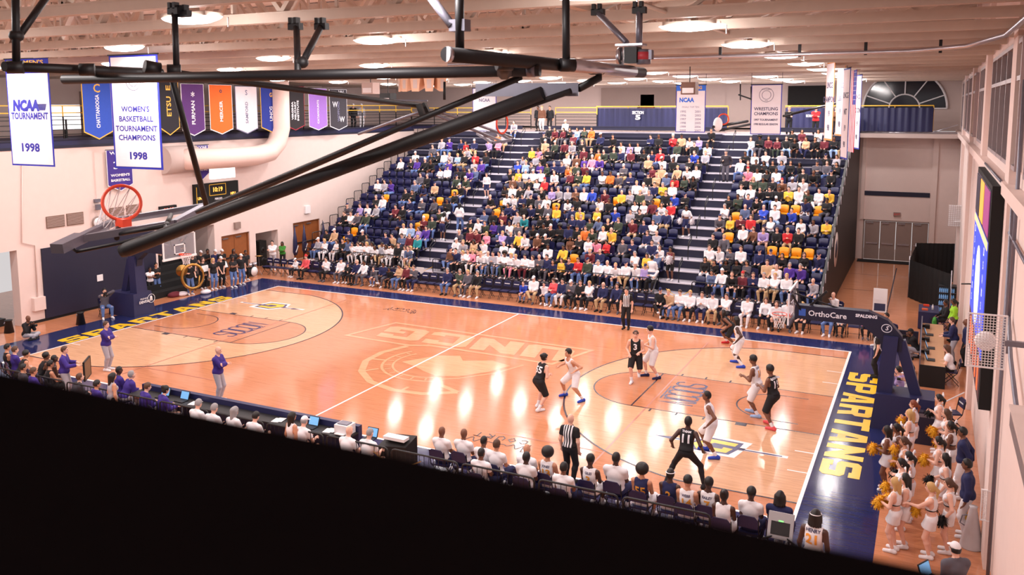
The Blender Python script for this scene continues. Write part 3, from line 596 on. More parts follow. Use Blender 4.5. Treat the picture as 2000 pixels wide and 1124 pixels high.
blk(MB().tube([A_(872, 106, 6.5), A_(1255, 142, 9.6)], .058, 12), 'top_pipe'); blk(MB().tube([A_(872, 106, 6.5), A_(880, 106.5, 6.52)], .06, 12), 'pipe_cap', SILVER)
blk(MB().tube([A_(1110, 127, 7.9), A_(1236, 140, 9.2)], .062, 12), 'pipe_sleeve', SILVER)
blk(MB().tube([A_(282, 130, 9.2), A_(312, 136, 9.3)], .075, 12), 'drum', BLACK)
for u, v, d in ((30, 131, 8.1), (170, 136, 8.6), (340, 137, 9.3), (985, 124, 7.3), (1108, 127, 7.9), (1165, 134, 8.5)):
    c = A_(u, v, d); blk(MB().tube([c-Vector((.05, .05, 0)), c+Vector((.05, .05, 0))], .062, 10), 'clamp', BLACK)
def hanger(u0, v0, d, u1, v1, d1, r=.036, m=BLKSTEEL): return blk(MB().tube([A_(u0, v0, d), A_(u1, v1, d1)], r, 8), 'hanger', m)
for a in ((30, -40, 8.05, 32, 128, 8.1), (105, -25, 8.6, 36, 72, 8.1), (341, 22, 9.3, 345, 138, 9.3), (579, 52, 9.0, 582, 142, 8.4), (627, 52, 9.3, 590, 124, 8.5), (897, -40, 6.6, 898, 98, 6.7), (1105, -40, 7.9, 1106, 122, 7.9)): hanger(*a)
hanger(830, -20, 6.9, 884, 52, 6.7, .036, GREYSTEEL); hanger(1249, 22, 9.3, 1248, 92, 9.3, .036, GREYSTEEL); hanger(1168, 25, 9.8, 1224, 84, 9.3, .034, GREYSTEEL)
for u, v, d in ((341, 22, 9.3), (360, 27, 9.3), (577, 52, 9.0), (628, 52, 9.3), (1249, 20, 9.3), (1168, 24, 9.8)):
    c = A_(u, v, d); blk(MB().cbox(c, (.15, .07, .07)).cbox(c+Vector((-.05, 0, .06)), (.035, .07, .07)).cbox(c+Vector((.02, 0, .06)), (.035, .07, .07)), 'beam_clamp', BLACK)
c = A_(32, 70, 8.1); blk(MB().ell(c, (.07, .07, .06)), 'joint', BLACK); c = A_(898, 50, 6.7); blk(MB().cbox(c, (.14, .1, .09)), 'joint', GREYSTEEL); c = A_(590, 122, 8.5); blk(MB().ell(c, (.07, .06, .06)), 'joint', BLACK)
c = A_(1236, 108, 9.2); wi = empty('winch', (0, 0, 0)); wi.parent = bst
MB().lathe(c+Vector((-.14, 0, -.01)), [(.02, -.03), (.1, -.02), (.1, .02), (.02, .03)], 20, 'x').build('pulley', SILVER, wi); MB().cbox(c, (.14, .18, .17)).build('gearbox', BLKSTEEL, wi)
MB().lathe(c+Vector((.12, 0, -.01)), [(.07, -.09), (.078, -.08), (.078, .06), (.06, .07)], 16, 'z').cbox(c+Vector((.2, 0, 0)), (.04, .08, .1)).build('motor', GREYSTEEL, wi); MB().lathe(c+Vector((.12, 0, -.01)), [(.08, -.04), (.08, .04)], 16, 'z').build('red_label', mat('label_red', S(190,60,70), .5), wi); MB().cbox(c+Vector((-.02, 0, .11)), (.3, .18, .02)).build('mount_plate', SILVER, wi)
blk(MB().beam(A_(930, 176, 8.6), A_(1130, 175, 8.4), .06, .13), 'channel', GREYSTEEL); blk(MB().tube([A_(1130, 173, 8.4), A_(1170, 152, 8.5), A_(1168, 136, 8.5)], .04, 8), 'link')
blk(MB().tube([A_(985, 118, 7.3), A_(985, 142, 7.6)], .07, 8), 'link', BLACK)
# backboard, rim and net of the folded backstop
p1, p2, p3 = A_(150, 468, 10.7), A_(228, 431, 11.5), A_(402, 403, 12.0); p4 = p1+(p3-p2)
n_ = (p2-p1).cross(p3-p2).normalized()
g = MB().add([p1, p2, p3, p4], [(0, 1, 2, 3)]); gl = blk(g, 'backboard', CLEAR)
fr = MB()
for a, b in ((p1, p2), (p2, p3), (p3, p4), (p4, p1)): fr.beam(a, b, .09, .09)
blk(fr, 'board_frame', GREYSTEEL, gl); pd = MB().beam(p1+(p1-p2)*.45, p1+(p2-p1)*.1, .17, .12); blk(pd, 'corner_pad', GREYSTEEL, gl)
fb = MB().tube([A_(138, 482, 10.6), A_(150, 492, 10.5), A_(235, 475, 10.7), A_(345, 445, 10.9)], .024, 6).tube([A_(232, 440, 11.2), A_(228, 466, 10.9)], .035, 6).tube([A_(334, 420, 11.5), A_(326, 437, 10.9)], .03, 6).tube([A_(326, 437, 10.9), A_(322, 460, 10.5)], .035, 6).tube([A_(244, 472, 10.8), A_(243, 495, 10.6)], .03, 6).tube([A_(230, 458, 10.9), A_(330, 440, 10.8)], .03, 6); blk(fb, 'support_frame', BLACK, gl)
fw = (CAM-(R_+o0)).normalized(); up_ = Vector((-.12, .1, 1)); rt = up_.cross(fw).normalized(); up2 = fw.cross(rt).normalized(); fw2 = (fw+rt*.1+up2*.22).normalized(); rt = up2.cross(fw2).normalized(); up2 = fw2.cross(rt)
ring = [R_+rt*(.231*math.cos(k*PI/16))+up2*(.231*math.sin(k*PI/16)) for k in range(32)]
rm = MB().tube(ring, .022, 8, closed=True); rmo = blk(rm, 'rim', RED); blk(MB().cbox(R_-up2*.27, (.14, .14, .1)), 'rim_bracket', RED, rmo)
nt = MB(); e_ = R_-up2*.26-rt*.2-fw2*.2
for k in range(12):
    a = R_+rt*(.225*math.cos(k*PI/6))+up2*(.225*math.sin(k*PI/6)); b_ = e_+rt*(.12*math.cos(k*PI/6+.5))+up2*(.09*math.sin(k*PI/6+.5)); c_ = e_+rt*(.12*math.cos(k*PI/6-.5))+up2*(.09*math.sin(k*PI/6-.5))
    for q in (b_, c_): nt.tube([a, a.lerp(q, .5)-Vector((0, 0, .05)), q], .006, 4, cap=False)
nt.tube([e_+rt*(.12*math.cos(k*PI/6))+up2*(.09*math.sin(k*PI/6)) for k in range(12)], .006, 4, closed=True); blk(nt, 'net', NET, rmo)
# second backstop farther off, folded flat over the left aisle
b2 = empty('practice_backstop', (15, 4, 11), 0, 'farther folded practice backstop with flat glass board above the left aisle', 'basketball hoop'); o0 = Vector((15, 4, 11))
def pq(u, v, d): return at(u, v, d=d)-o0
b2.matrix_world.translation = o0
MB().tube([pq(345, 143, 13), pq(820, 207, 17)], .055, 8).build('arm', BLACK, b2)
MB().beam(pq(826, 202, 17), pq(836, 222, 17), .12, .1).build('bracket', BLACK, b2); MB().beam(pq(818, 204, 16.8), pq(826, 226, 16.8), .1, .1).build('bracket', BLACK, b2)
for a, b in (((830, 215), (700, 262)), ((845, 222), (985, 278)), ((850, 215), (1000, 268))): MB().tube([pq(*a, 17), pq(*b, 19)], .03, 6).build('strut', GREYSTEEL, b2)
q1, q2, q3 = pq(932, 261, 18.6), pq(962, 279, 18), pq(998, 274, 18.4); q4 = q1+(q3-q2); MB().add([q1, q2, q3, q4], [(0, 1, 2, 3)]).build('backboard', CLEAR, b2)
f = MB()
for a, b in ((q1, q2), (q2, q3), (q3, q4), (q4, q1)): f.beam(a, b, .05, .05)
f.build('board_frame', GREYSTEEL, b2); rmc = (q1+q2+q3+q4)/4+Vector((.25, -.1, .3)); MB().tube([rmc+Vector((.02*math.cos(k*PI/8), .225*math.cos(k*PI/8), .225*math.sin(k*PI/8))) for k in range(16)], .02, 6, closed=True).build('rim', RED, b2)
for u in (868, 1010): MB().tube([pq(u, 160, 17), pq(u, 195, 17)], .03, 6).build('hanger', BLACK, b2)
MB().beam(pq(770, 196, 18), pq(835, 197, 18), .08, .03).build('channel', GREYSTEEL, b2)
b3 = empty('practice_backstop', (22, 20, 11), 0, 'folded practice backstop arms in front of the right end of the curtain', 'basketball hoop'); o0 = Vector((22, 20, 11))
for a, b, r_ in (((1393, 248), (1460, 237), .06), ((1405, 255), (1465, 243), .05), ((1530, 227), (1640, 200), .05), ((1545, 221), (1620, 206), .03), ((1446, 165), (1446, 195), .03), ((1467, 170), (1467, 195), .03)): MB().tube([pq(*a, 36), pq(*b, 38)], r_, 6).build('arm', BLKSTEEL, b3)
MB().beam(pq(1442, 185, 37), pq(1468, 194, 37), .06, .06).build('bracket', BLACK, b3); MB().tube([pq(1413, 233, 36)+Vector((.22*math.cos(k*PI/8), 0, .22*math.sin(k*PI/8))) for k in range(16)], .03, 6, closed=True).build('rim', RED, b3)
MB().ell(pq(1402, 243, 36), (.2, .1, .3)).build('net', NET, b3)
# ---------------------------------------------------------------- banners
def banner(p, right, wd, ht, body, border, label, bw=.05, point=0, top=None, texts=(), grp=None, cat='banner'):
    """p = top centre; texts: (string, x, y down from top, size, material, vertical?, width)"""
    r = Vector(right).normalized(); t = empty('banner', p, 0, label, cat, grp); n = r.cross(Vector((0, 0, 1)))
    def Q(x, y, o=0): return r*x+Vector((0, 0, -y))+n*o
    def shape(w_, y0, y1, pt): return [(-w_, y0), (w_, y0), (w_, y1)]+([(0, y1+pt)] if pt else [])+[(-w_, y1)]
    MB().poly([Q(x, y) for x, y in shape(wd/2, 0, ht, point)], .012, -n).build('border', border, t)
    MB().poly([Q(x, y, .004) for x, y in shape(wd/2-bw, bw if top is None else top, ht-bw, point*.95)], .003, n).build('field', body, t)
    MB().tube([Q(-wd/2-.04, 0), Q(wd/2+.04, 0)], .018, 6).build('hanging_rod', BLKSTEEL, t)
    for tx in texts:
        s_, x, y, sz, m_ = tx[:5]; vert = len(tx) > 5 and tx[5]; wdt = tx[6] if len(tx) > 6 else None
        lettering(s_, m_, t, Q(x, y, .002), Q(0, -1) if vert else r, -r if vert else (0, 0, 1), sz, sz*.03, width=wdt)
    return t, Q
INK = mat('ink_blue', S(44,44,150), .7, var=0); GOLDI = mat('ink_gold', S(244,190,80), .7, var=0); INKD = mat('ink_dark', S(60,54,90), .7, var=0); INKG = mat('ink_grey', S(120,120,150), .7, var=0); INKR = mat('ink_red', S(170,40,60), .7, var=0); INKC = mat('ink_sky', S(50,110,220), .7, var=0)
def on_z(u, v, z): return at(u, v, z=z)
def crest(t, Q, x, y, rr, txt='1921'):
    m = MB()
    for q in (rr, rr*.62): m.tube([Q(x+q*math.cos(k*PI/12), y+q*math.sin(k*PI/12), .006) for k in range(24)], rr*.035, 4, closed=True)
    m.build('crest_ring', INKD, t); MB().poly([Q(x-rr*.3, y-rr*.35, .006), Q(x+rr*.3, y-rr*.35, .006), Q(x+rr*.3, y+rr*.1, .006), Q(x, y+rr*.42, .006), Q(x-rr*.3, y+rr*.1, .006)]).build('crest_shield', INKR, t)
    r = Q(1, 0)-Q(0, 0)
    for s_, dy in (('SOUTHERN', -.8), (txt, .82)): lettering(s_, INKD, t, Q(x, y+rr*dy, .006), r, (0, 0, 1), rr*.26, 0)
# two tall women's basketball banners
a_, b_ = at(9, 115, d=25.6), at(93, 113, d=24.8); ax = (b_-a_); ax.z = 0; wd = ax.length; ht = 207*25.2/1638
t, Q = banner((a_+b_)/2, ax, wd, ht, WHITEC, ROYAL, "tall white women's basketball banner with NCAA TOURNAMENT 1998 on the far left", .05, 0, .44)
for s_, y in (("WOMEN'S", .13), ('BASKETBALL', .32)): lettering(s_, GOLDI, t, Q(0, y, .002), ax, (0, 0, 1), .17, .004, width=wd*.8)
lettering('NCAA', INK, t, Q(-.15, ht*.44, .004), ax, (0, 0, 1), .42, .03, .1, width=wd*.62); lettering('TOURNAMENT', INK, t, Q(0, ht*.535, .004), ax, (0, 0, 1), .27, .01, width=wd*.86); lettering('1998', INK, t, Q(-.08, ht*.83, .004), ax, (0, 0, 1), .34, .012, width=wd*.42)
MB().poly([Q(-wd*.42, ht*.487, .006), Q(wd*.42, ht*.487, .006), Q(wd*.42, ht*.496, .006), Q(-wd*.42, ht*.496, .006)]).build('rule', INK, t)
MB().poly([Q(wd*.3+.13*math.cos(k*PI/8), ht*.395+.13*math.sin(k*PI/8), .006) for k in range(16)]).poly([Q(wd*.2, ht*.42, .007), Q(wd*.41, ht*.42, .007), Q(wd*.37, ht*.48, .007), Q(wd*.24, ht*.48, .007)]).build('ball_and_net', INK, t)
a_, b_ = at(212, 108, d=22.6), at(307, 105, d=21.9); ax = (b_-a_); ax.z = 0; wd = ax.length; ht = 221*22.2/1638
t, Q = banner((a_+b_)/2, ax, wd, ht, WHITEC, ROYAL, "tall white banner reading women's basketball tournament champions 1998", .06)
crest(t, Q, -.02, ht*.22, .27)
for s_, y, w_ in (("WOMEN'S", .475, .58), ('BASKETBALL', .56, .7), ('TOURNAMENT', .645, .86), ('CHAMPIONS', .725, .76)): lettering(s_, INK, t, Q(0, ht*y, .004), ax, (0, 0, 1), .2, .005, width=wd*w_)
lettering('1998', INK, t, Q(0, ht*.885, .004), ax, (0, 0, 1), .26, .01, width=wd*.36)
# opponents' banners hung in front of the left balcony
OB = [(187, 152, 258, 15, 58, BLUE, GOLDI, 'blue pointed banner with gold C and CHATTANOOGA', [('C', .2, .55, GOLDI, 0), ('CHATTANOOGA', .62, .27, SIGNW, 1)]),
      (327, 150, 250, 15, 40, mat('banner_black', S(34,32,40), .8), GOLDI, 'black pointed banner with gold ETSU lettering', [('E', .22, .4, GOLDI, 1), ('ETSU', .58, .4, GOLDI, 1)]),
      (375, 163, 255, 11, 45, PURP, SIGNW, 'dark purple pointed banner with FURMAN lettering', [('FURMAN', .62, .33, SIGNW, 1), ('*', .28, .6, SIGNW, 0)]),
      (430, 165, 253, 10, 45, ORANGE, SIGNW, 'orange pointed banner with outlined MERCER lettering', [('MERCER', .6, .3, SIGNW, 1), ('o', .14, .35, INKD, 0)]),
      (480, 168, 252, 10, 43, WHITEC, INKG, 'white pointed banner with grey SAMFORD lettering', [('SAMFORD', .62, .28, INKG, 1), ('S', .16, .4, INKG, 0)]),
      (528, 170, 249, 10, 40, mat('banner_deep_blue', S(34,54,150), .8), GOLDI, 'deep blue pointed banner with UNCG lettering', [('UNCG', .66, .34, SIGNW, 1), ('G', .2, .34, GOLDI, 0)]),
      (575, 168, 246, 9, 37, mat('banner_near_black', S(40,34,38), .8), INKR, 'black pointed banner with red edge and VIRGINIA MILITARY INSTITUTE', [('VIRGINIA', .62, .22, SIGNW, 1, -.25), ('MILITARY', .62, .22, SIGNW, 1, 0), ('INSTITUTE', .62, .22, SIGNW, 1, .25)]),
      (620, 172, 247, 8, 36, LAV, SIGNW, 'lavender pointed banner with CATAMOUNTS lettering', [('CATAMOUNTS', .62, .24, SIGNW, 1), ('WCU', .14, .3, SIGNW, 0)]),
      (660, 174, 247, 8, 34, CHAR, SIGNW, 'charcoal pointed banner with large W and WOFFORD', [('WOFFORD', .6, .3, INKG, 1), ('W', .42, .5, SIGNW, 0, -.35), ('W', .82, .5, SIGNW, 0, .35), ('W', .12, .5, SIGNW, 0, .3)])]
for u, v0, v1, pt, wpx, body, bd, lab, tx in OB:
    p = at(u, v0, x=-3.6); wd = at(u+wpx/2, v0, x=-3.6).y-at(u-wpx/2, v0, x=-3.6).y; b_ = at(u, v1, x=-3.6); dd = at(u, v1+pt, x=-3.6); ht = p.z-b_.z
    t, Q = banner(p, (0, 1, 0), wd, ht, body, bd, lab, .04, b_.z-dd.z, grp=None)
    for q in tx:
        vert = q[4]; xo = q[5] if len(q) > 5 else 0; rr = (0, 0, 1) if vert else (0, 1, 0); uu = (0, -1, 0) if vert else (0, 0, 1)
        lettering(q[0], q[3], t, Q(xo, ht*q[1], .006), rr, uu, q[2], .008, width=min(ht*.62, len(q[0])*q[2]*.62) if vert else None)
# honoured-number banners on the left wall
for u, v0, v1, pt, wpx, nm, top_, lab in ((393, 283, 340, 12, 27, '21', 'BOONE', 'purple pointed banner reading BOONE 21 on the left wall beside the duct'), (232, 292, 362, 12, 50, '33', 'WHITE', 'purple pointed banner with number 33 on the left wall behind the orange rim')):
    p = at(u, v0, x=-4.25); wd = at(u+wpx/2, v0, x=-4.25).y-at(u-wpx/2, v0, x=-4.25).y; b_ = at(u, v1, x=-4.25); dd = at(u, v1+pt, x=-4.25); ht = p.z-b_.z
    t, Q = banner(p, (0, 1, 0), wd, ht, VIOLET, SIGNW, lab, .03, b_.z-dd.z)
    for s_, y, sz in ((top_, .1, .2), (nm, .45, .5), ("WOMEN'S", .72, .17), ('BASKETBALL', .86, .16)): lettering(s_, SIGNW, t, Q(0, ht*y, .006), (0, 1, 0), (0, 0, 1), sz, .006, width=wd*(.75 if len(s_) > 2 else .5))
# wrestling banners over the stands
for (u0, u1, v0, v1, y_, lab, kind) in ((1321, 1379, 166, 258, 21, 'white wrestling banner with NCAA logo and a list of years', 0), (1468, 1528, 165, 262, 21, 'white wrestling champions banner with round red crest', 1), (923, 969, 172, 256, 24, 'white banner half hidden behind the black mast over the stands', 2)):
    a_, b_ = at(u0, v0, y=y_), at(u1, v0, y=y_); wd = b_.x-a_.x; ht = a_.z-at(u0, v1, y=y_).z
    t, Q = banner(((a_+b_)/2), (1, 0, 0), wd, ht, WHITEC, ROYAL, lab, .035, 0, .28 if kind == 0 else None); R1 = (1, 0, 0)
    for sx in (-wd/2, wd/2): MB().tube([(sx, 0, 0), (sx, 0, 11.05-a_.z)], .01, 4).build('hanging_cord', BLKSTEEL, t)
    if kind == 0:
        MB().poly([Q(-wd/2, 0, .005), Q(wd/2, 0, .005), Q(wd/2, .28, .005), Q(-wd/2, .28, .005)]).build('header', INKC, t)
        lettering('WRESTLING', GOLDI, t, Q(0, .14, .005), R1, (0, 0, 1), .2, .005, width=wd*.75); lettering('NCAA', INKC, t, Q(-.2, .72, .004), R1, (0, 0, 1), .28, .015, width=wd*.5)
        MB().poly([Q(.42+.2*math.cos(k*PI/6)*(1 if k % 2 else .7), .72+.2*math.sin(k*PI/6)*(1 if k % 2 else .7), .006) for k in range(12)]).build('swirl_mark', INKC, t)
        lettering('FINALS TOP TEN', INKG, t, Q(0, 1.05, .004), R1, (0, 0, 1), .11, 0)
        for i, (l_, r_) in enumerate(zip(('1995', '1996', '1997', '1998', '1999', '2000'), ('2001', '2003', '2004', '2005', '2006', '2007'))):
            lettering(l_, INKG, t, Q(-.36, 1.27+i*.18, .004), R1, (0, 0, 1), .15, .002); lettering(r_, INKG, t, Q(.36, 1.27+i*.18, .004), R1, (0, 0, 1), .15, .002)
    elif kind == 1:
        crest(t, Q, 0, .48, .32)
        for s_, y, sz in (('WRESTLING', 1.12, .2), ('CHAMPIONS', 1.34, .2), ('1997 TOURNAMENT', 1.62, .13), ('1998 REGULAR SEASON', 1.82, .13)): lettering(s_, INKD, t, Q(0, y, .004), R1, (0, 0, 1), sz, .004, width=wd*.78)
    else: lettering('NCAA', INKG, t, Q(0, .7, .004), R1, (0, 0, 1), .25, .01)
# banners seen nearly edge-on at the right
for i, (u, v0, v1, d_, bd, tx) in enumerate(((1623, 121, 275, 31, mat('banner_gold_orange', S(236,160,90), .8), 'CHAMPIONS'), (1644, 125, 266, 34, mat('banner_gold_orange', S(236,160,90), .8), '2001'), (1655, 133, 312, 32, ROYAL, 'NIT'), (1668, 137, 298, 36, None, ''), (1678, 146, 292, 38, ROYAL, 'SOCON'))):
    p = at(u, v0, d=d_); ht = p.z-at(u, v1, d=d_).z; rr = Vector((.36 if i < 2 else .31, -1, 0))
    lab = ('long white banner with orange border hung edge-on, leftmost of the right group', 'second long white banner with orange border hung edge-on', 'long white banner with blue border hung edge-on beside the flag', 'American flag hung lengthwise among the edge-on banners', 'long white banner with blue border hung edge-on, rightmost of the group')[i]
    if bd is None:
        t = empty('flag', p, 0, lab, 'flag'); r = rr.normalized(); n = r.cross(Vector((0, 0, 1)))
        for k in range(9): MB().poly([r*(-.6+k*.133), r*(-.6+k*.133+.134), r*(-.6+k*.133+.134)-Vector((0, 0, ht)), r*(-.6+k*.133)-Vector((0, 0, ht))], .01, n).build('stripe', mat('flag_red', S(190,50,66), .8) if k % 2 == 0 else WHITEC, t)
        MB().poly([r*.1+n*.013, r*.6+n*.013, r*.6+n*.013-Vector((0, 0, ht*.42)), r*.1+n*.013-Vector((0, 0, ht*.42))], .006, n).build('canton', INK, t)
        st = MB()
        for a in range(5):
            for b in range(7): c = r*(.16+a*.095)+n*.022-Vector((0, 0, .1+b*ht*.055)); st.poly([c+r*(.03*math.cos(k*PI/5))*(1 if k % 2 else .45)+Vector((0, 0, .03*math.sin(k*PI/5)))*(1 if k % 2 else .45) for k in range(10)])
        st.build('stars', WHITEC, t)
    else:
        t, Q = banner(p, rr, 1.15, ht, WHITEC, bd, lab, .06)
        for j, s_ in enumerate(('UNCG', tx, '19', '98')): lettering(s_, INKD, t, Q(0, ht*(.3+.18*j), .004), rr, (0, 0, 1), .3, .01)
    MB().tube([(0, 0, 0), (0, 0, 11.25-p.z)], .012, 4).build('hanging_cord', BLKSTEEL, t)
# ---------------------------------------------------------------- left wall fittings
def wbox(name, u0, v0, u1, v1, dep, m, label, cat, x=LX):
    a_, b_ = at(u0, v0, x=x), at(u1, v1, x=x); o = empty(name, (x, (a_.y+b_.y)/2, b_.z), 0, label, cat); h = a_.z-b_.z; w_ = abs(b_.y-a_.y)
    MB().box((0, -w_/2, 0), (dep, w_/2, h)).build('panel', m, o); return o, w_, h
sb, w_, h_ = wbox('scoreboard', 375, 361, 462, 405, .2, BLACKM, 'black wall scoreboard with yellow outlined clock on the left wall', 'scoreboard')
RL = mat('led_amber', (1, .45, .08), .5, var=0, emit=1.6); RR = mat('led_red', (1, .12, .06), .5, var=0, emit=1.6)
fy = MB()
for (y0, y1, z0, z1) in ((-.6, .62, .93*h_, .95*h_), (-.6, .62, .55*h_, .57*h_), (-.6, -.57, .55*h_, .95*h_), (.6, .63, .55*h_, .95*h_), (-w_/2+.08, -w_/2+.11, .1*h_, .9*h_)): fy.box((.2, y0, z0), (.215, y1, z1))
fy.build('yellow_trim', YEL, sb); lettering('10:19', RL, sb, (.21, 0, h_*.75), (0, 1, 0), (0, 0, 1), .34, .01); lettering('PERIOD', SIGNW, sb, (.21, .05, h_*.42), (0, 1, 0), (0, 0, 1), .16, .004)
lettering('UNCG', RL, sb, (.21, -w_*.36, h_*.5), (0, 1, 0), (0, 0, 1), .2, .008); lettering('HPU', RL, sb, (.21, w_*.36, h_*.55), (0, 1, 0), (0, 0, 1), .2, .008); lettering('18', RR, sb, (.21, -w_*.3, h_*.2), (0, 1, 0), (0, 0, 1), .26, .008)
lb, w_, h_ = wbox('lit_sign', 408, 328, 455, 346, .18, mat('sign_glow', (1, .96, .95), .4, var=0, emit=1.3), 'white lit sign board above the wall scoreboard', 'sign'); lettering('UNCGSPARTANS.ORG', INKG, lb, (.19, 0, h_*.5), (0, 1, 0), (0, 0, 1), .16, .0, width=w_*.8)
sc2, w_, h_ = wbox('shot_clock', 309, 404, 342, 417, .15, BLACKM, 'small red digit shot clock on the left wall beside the black mast', 'clock'); lettering('10:19', RR, sc2, (.16, 0, h_*.5), (0, 1, 0), (0, 0, 1), .3, .01)
GR = mat('vent_brown', S(120,92,78), .6, var=.15, scale=30)
for (u0, v0, u1, v1, l_) in ((89, 424, 126, 442, 'leftmost'), (129, 418, 163, 437, 'second'), (213, 407, 242, 428, 'third'), (246, 402, 276, 424, 'fourth')):
    o, w_, h_ = wbox('vent_grille', u0, v0, u1, v1, .04, GR, 'brown louvred vent on the left wall, %s from the left' % l_, 'vent')
    m = MB(); [m.box((.04, -w_/2+.02, h_*k/9), (.055, w_/2-.02, h_*k/9+.015)) for k in range(1, 9)]; m.build('slats', WALL2, o)
o, w_, h_ = wbox('wall_clock', 182, 428, 196, 442, .05, WALL2, 'round wall clock behind the net of the near rim', 'clock'); MB().lathe((.06, 0, h_*.5), [(.3, 0), (.3, .04)], 20, 'x').build('rim', DGREY, o); MB().lathe((.1, 0, h_*.5), [(.24, 0), (.24, .01)], 20, 'x').build('face', WHITE, o)
o, w_, h_ = wbox('wall_speaker', 456, 435, 467, 446, .15, DGREY, 'small grey speaker box on the left wall over the brown doors', 'speaker')
o, w_, h_ = wbox('wall_phone_cover', 594, 403, 604, 416, .12, WHITE, 'white cover plate box on the left wall above the second brown doors', 'box')
o, w_, h_ = wbox('fuse_box', 61, 583, 85, 603, .2, WALL, 'pale electrical panel box on the pillar at far left', 'panel')
tag(MB().tube([(LX+.05, at(42, 300, x=LX).y, 7.6), (LX+.05, at(42, 480, x=LX).y, 3.7), (LX+.05, at(68, 492, x=LX).y, 3.5), (LX+.05, at(72, 585, x=LX).y, 1.1)], .03, 6).build('wall_conduit', WALL), 'thin conduit pipe running down the pillar at far left', 'pipe')
o, w_, h_ = wbox('notice_paper', 189, 538, 201, 548, .02, WHITE, 'white paper notice on the navy wall pad', 'notice', LX+.09)
for (u, v, l_) in ((188, 395, 'pair of small wall floodlights left of the near rim'),):
    p = at(u, v, x=LX); t = empty('floodlight', p, 0, l_, 'light'); MB().box((0, -.15, 0), (.15, .15, .15)).build('bracket', GREYSTEEL, t); MB().box((.15, -.2, -.35), (.3, .2, -.1)).build('lamp_head', GREYSTEEL, t); MB().tube([(.05, 0, .1), (.05, 0, 2.4)], .02, 5).build('conduit', WALL, t)
# white duct
du = MB(); pts = [(-4.3, 12.9, 6.85), (-3.6, 13.1, 6.85), (-3.55, 15.5, 6.8), (-3.55, 17.8, 6.8), (-3.55, 18.9, 6.95), (-3.55, 19.6, 7.5), (-3.55, 19.9, 8.3), (-3.55, 19.95, 12.6)]
t = empty('air_duct', (-3.55, 16, 6.8), 0, 'fat white round air duct bending up past the left balcony', 'duct'); du.tube([(x+3.55, y-16, z-6.8) for x, y, z in pts], .56, 20); du.build('pipe', mat('duct_white', S(246,216,206), .5, var=.03), t)
MB().tube([(-4.36+3.55, -4.2, .05), (-4.36+3.55, -2.1, .05)], .72, 20).build('collar', WALL2, t)
# hexagon speaker cluster, box lights
sk = empty('speaker_cluster', at(833, 160, d=34), 0, 'beige cluster of angled loudspeakers hung under the roof trusses', 'loudspeaker')
for i, a in enumerate((-1.0, -.5, 0, .5, 1.0)):
    c = Vector((math.sin(a)*.95, -math.cos(a)*.6, .0)); m = MB(); r = Vector((math.cos(a), math.sin(a)*.6, 0)); f_ = Vector((math.sin(a), -math.cos(a), -.3)).normalized(); u_ = Vector((0, 0, 1))
    vs = [c+r*(sx*w2)+u_*z_+f_*(.25*(1 if k else -1)) for k in (0, 1) for (sx, w2, z_) in ((-1, .16, -.32), (1, .16, -.32), (1, .24, .28), (-1, .24, .28))]
    m.add(vs, [(0,1,2,3),(7,6,5,4),(0,4,5,1),(1,5,6,2),(2,6,7,3),(3,7,4,0)]); m.build('cabinet', mat('speaker_beige', S(226,180,150), .6), sk)
    MB().add([c+r*(sx*.1)+u_*z_+f_*.256 for sx, z_ in ((-1, -.2), (1, -.2), (1, .15), (-1, .15))], [(0, 1, 2, 3)]).build('grille', WALL2, sk)
for s_ in (-.5, .5): MB().tube([(s_, 0, .2), (s_, 0, 1.0)], .02, 5).build('hanger', BLKSTEEL, sk)
for (u, v, d_, m_, l_) in ((724, 172, 36, WALL2, 'square beige hanging projector box left of the loudspeaker cluster'), (1347, 172, 33, mat('brown_box', S(120,84,70), .5), 'brown hanging lamp box in front of the wrestling list banner'), (758, 192, 38, BLACK, 'black spotlight over the left balcony railing')):
    t = empty('hanging_box', at(u, v, d=d_), 0, l_, 'light'); MB().box((-.28, -.25, -.25), (.28, .25, .22)).build('housing', m_, t); MB().box((-.22, -.27, -.2), (.22, -.25, .0)).build('front_glass', WHITE, t); MB().tube([(0, 0, .2), (0, 0, 11.05-t.location.z)], .02, 5).build('hanger', BLKSTEEL, t)
# conduit sweeping along the right bay and down the wall
c1 = at(1500, 108, z=10.8); yy = c1.y
pp = [(18, yy, 10.8), (30.5, yy, 10.8), (31.7, yy-.5, 10.85), (32.3, yy-3.0, 10.9), (32.45, yy-8, 11.0), (32.5, -18, 11.1)]
t = empty('silver_conduit', (18, yy, 10.8), 0, 'silver pipe under the trusses that bends along the right wall', 'pipe'); MB().tube([Vector(p)-Vector((18, yy, 10.8)) for p in pp], .055, 8).build('pipe', SILVER, t)
for u in (1408, 1563, 1692, 1838): x = at(u, 100, y=yy).x; MB().box((x-18-.05, -.03, -.06), (x-18+.02, .03, .32)).build('bracket', BLACK, t)

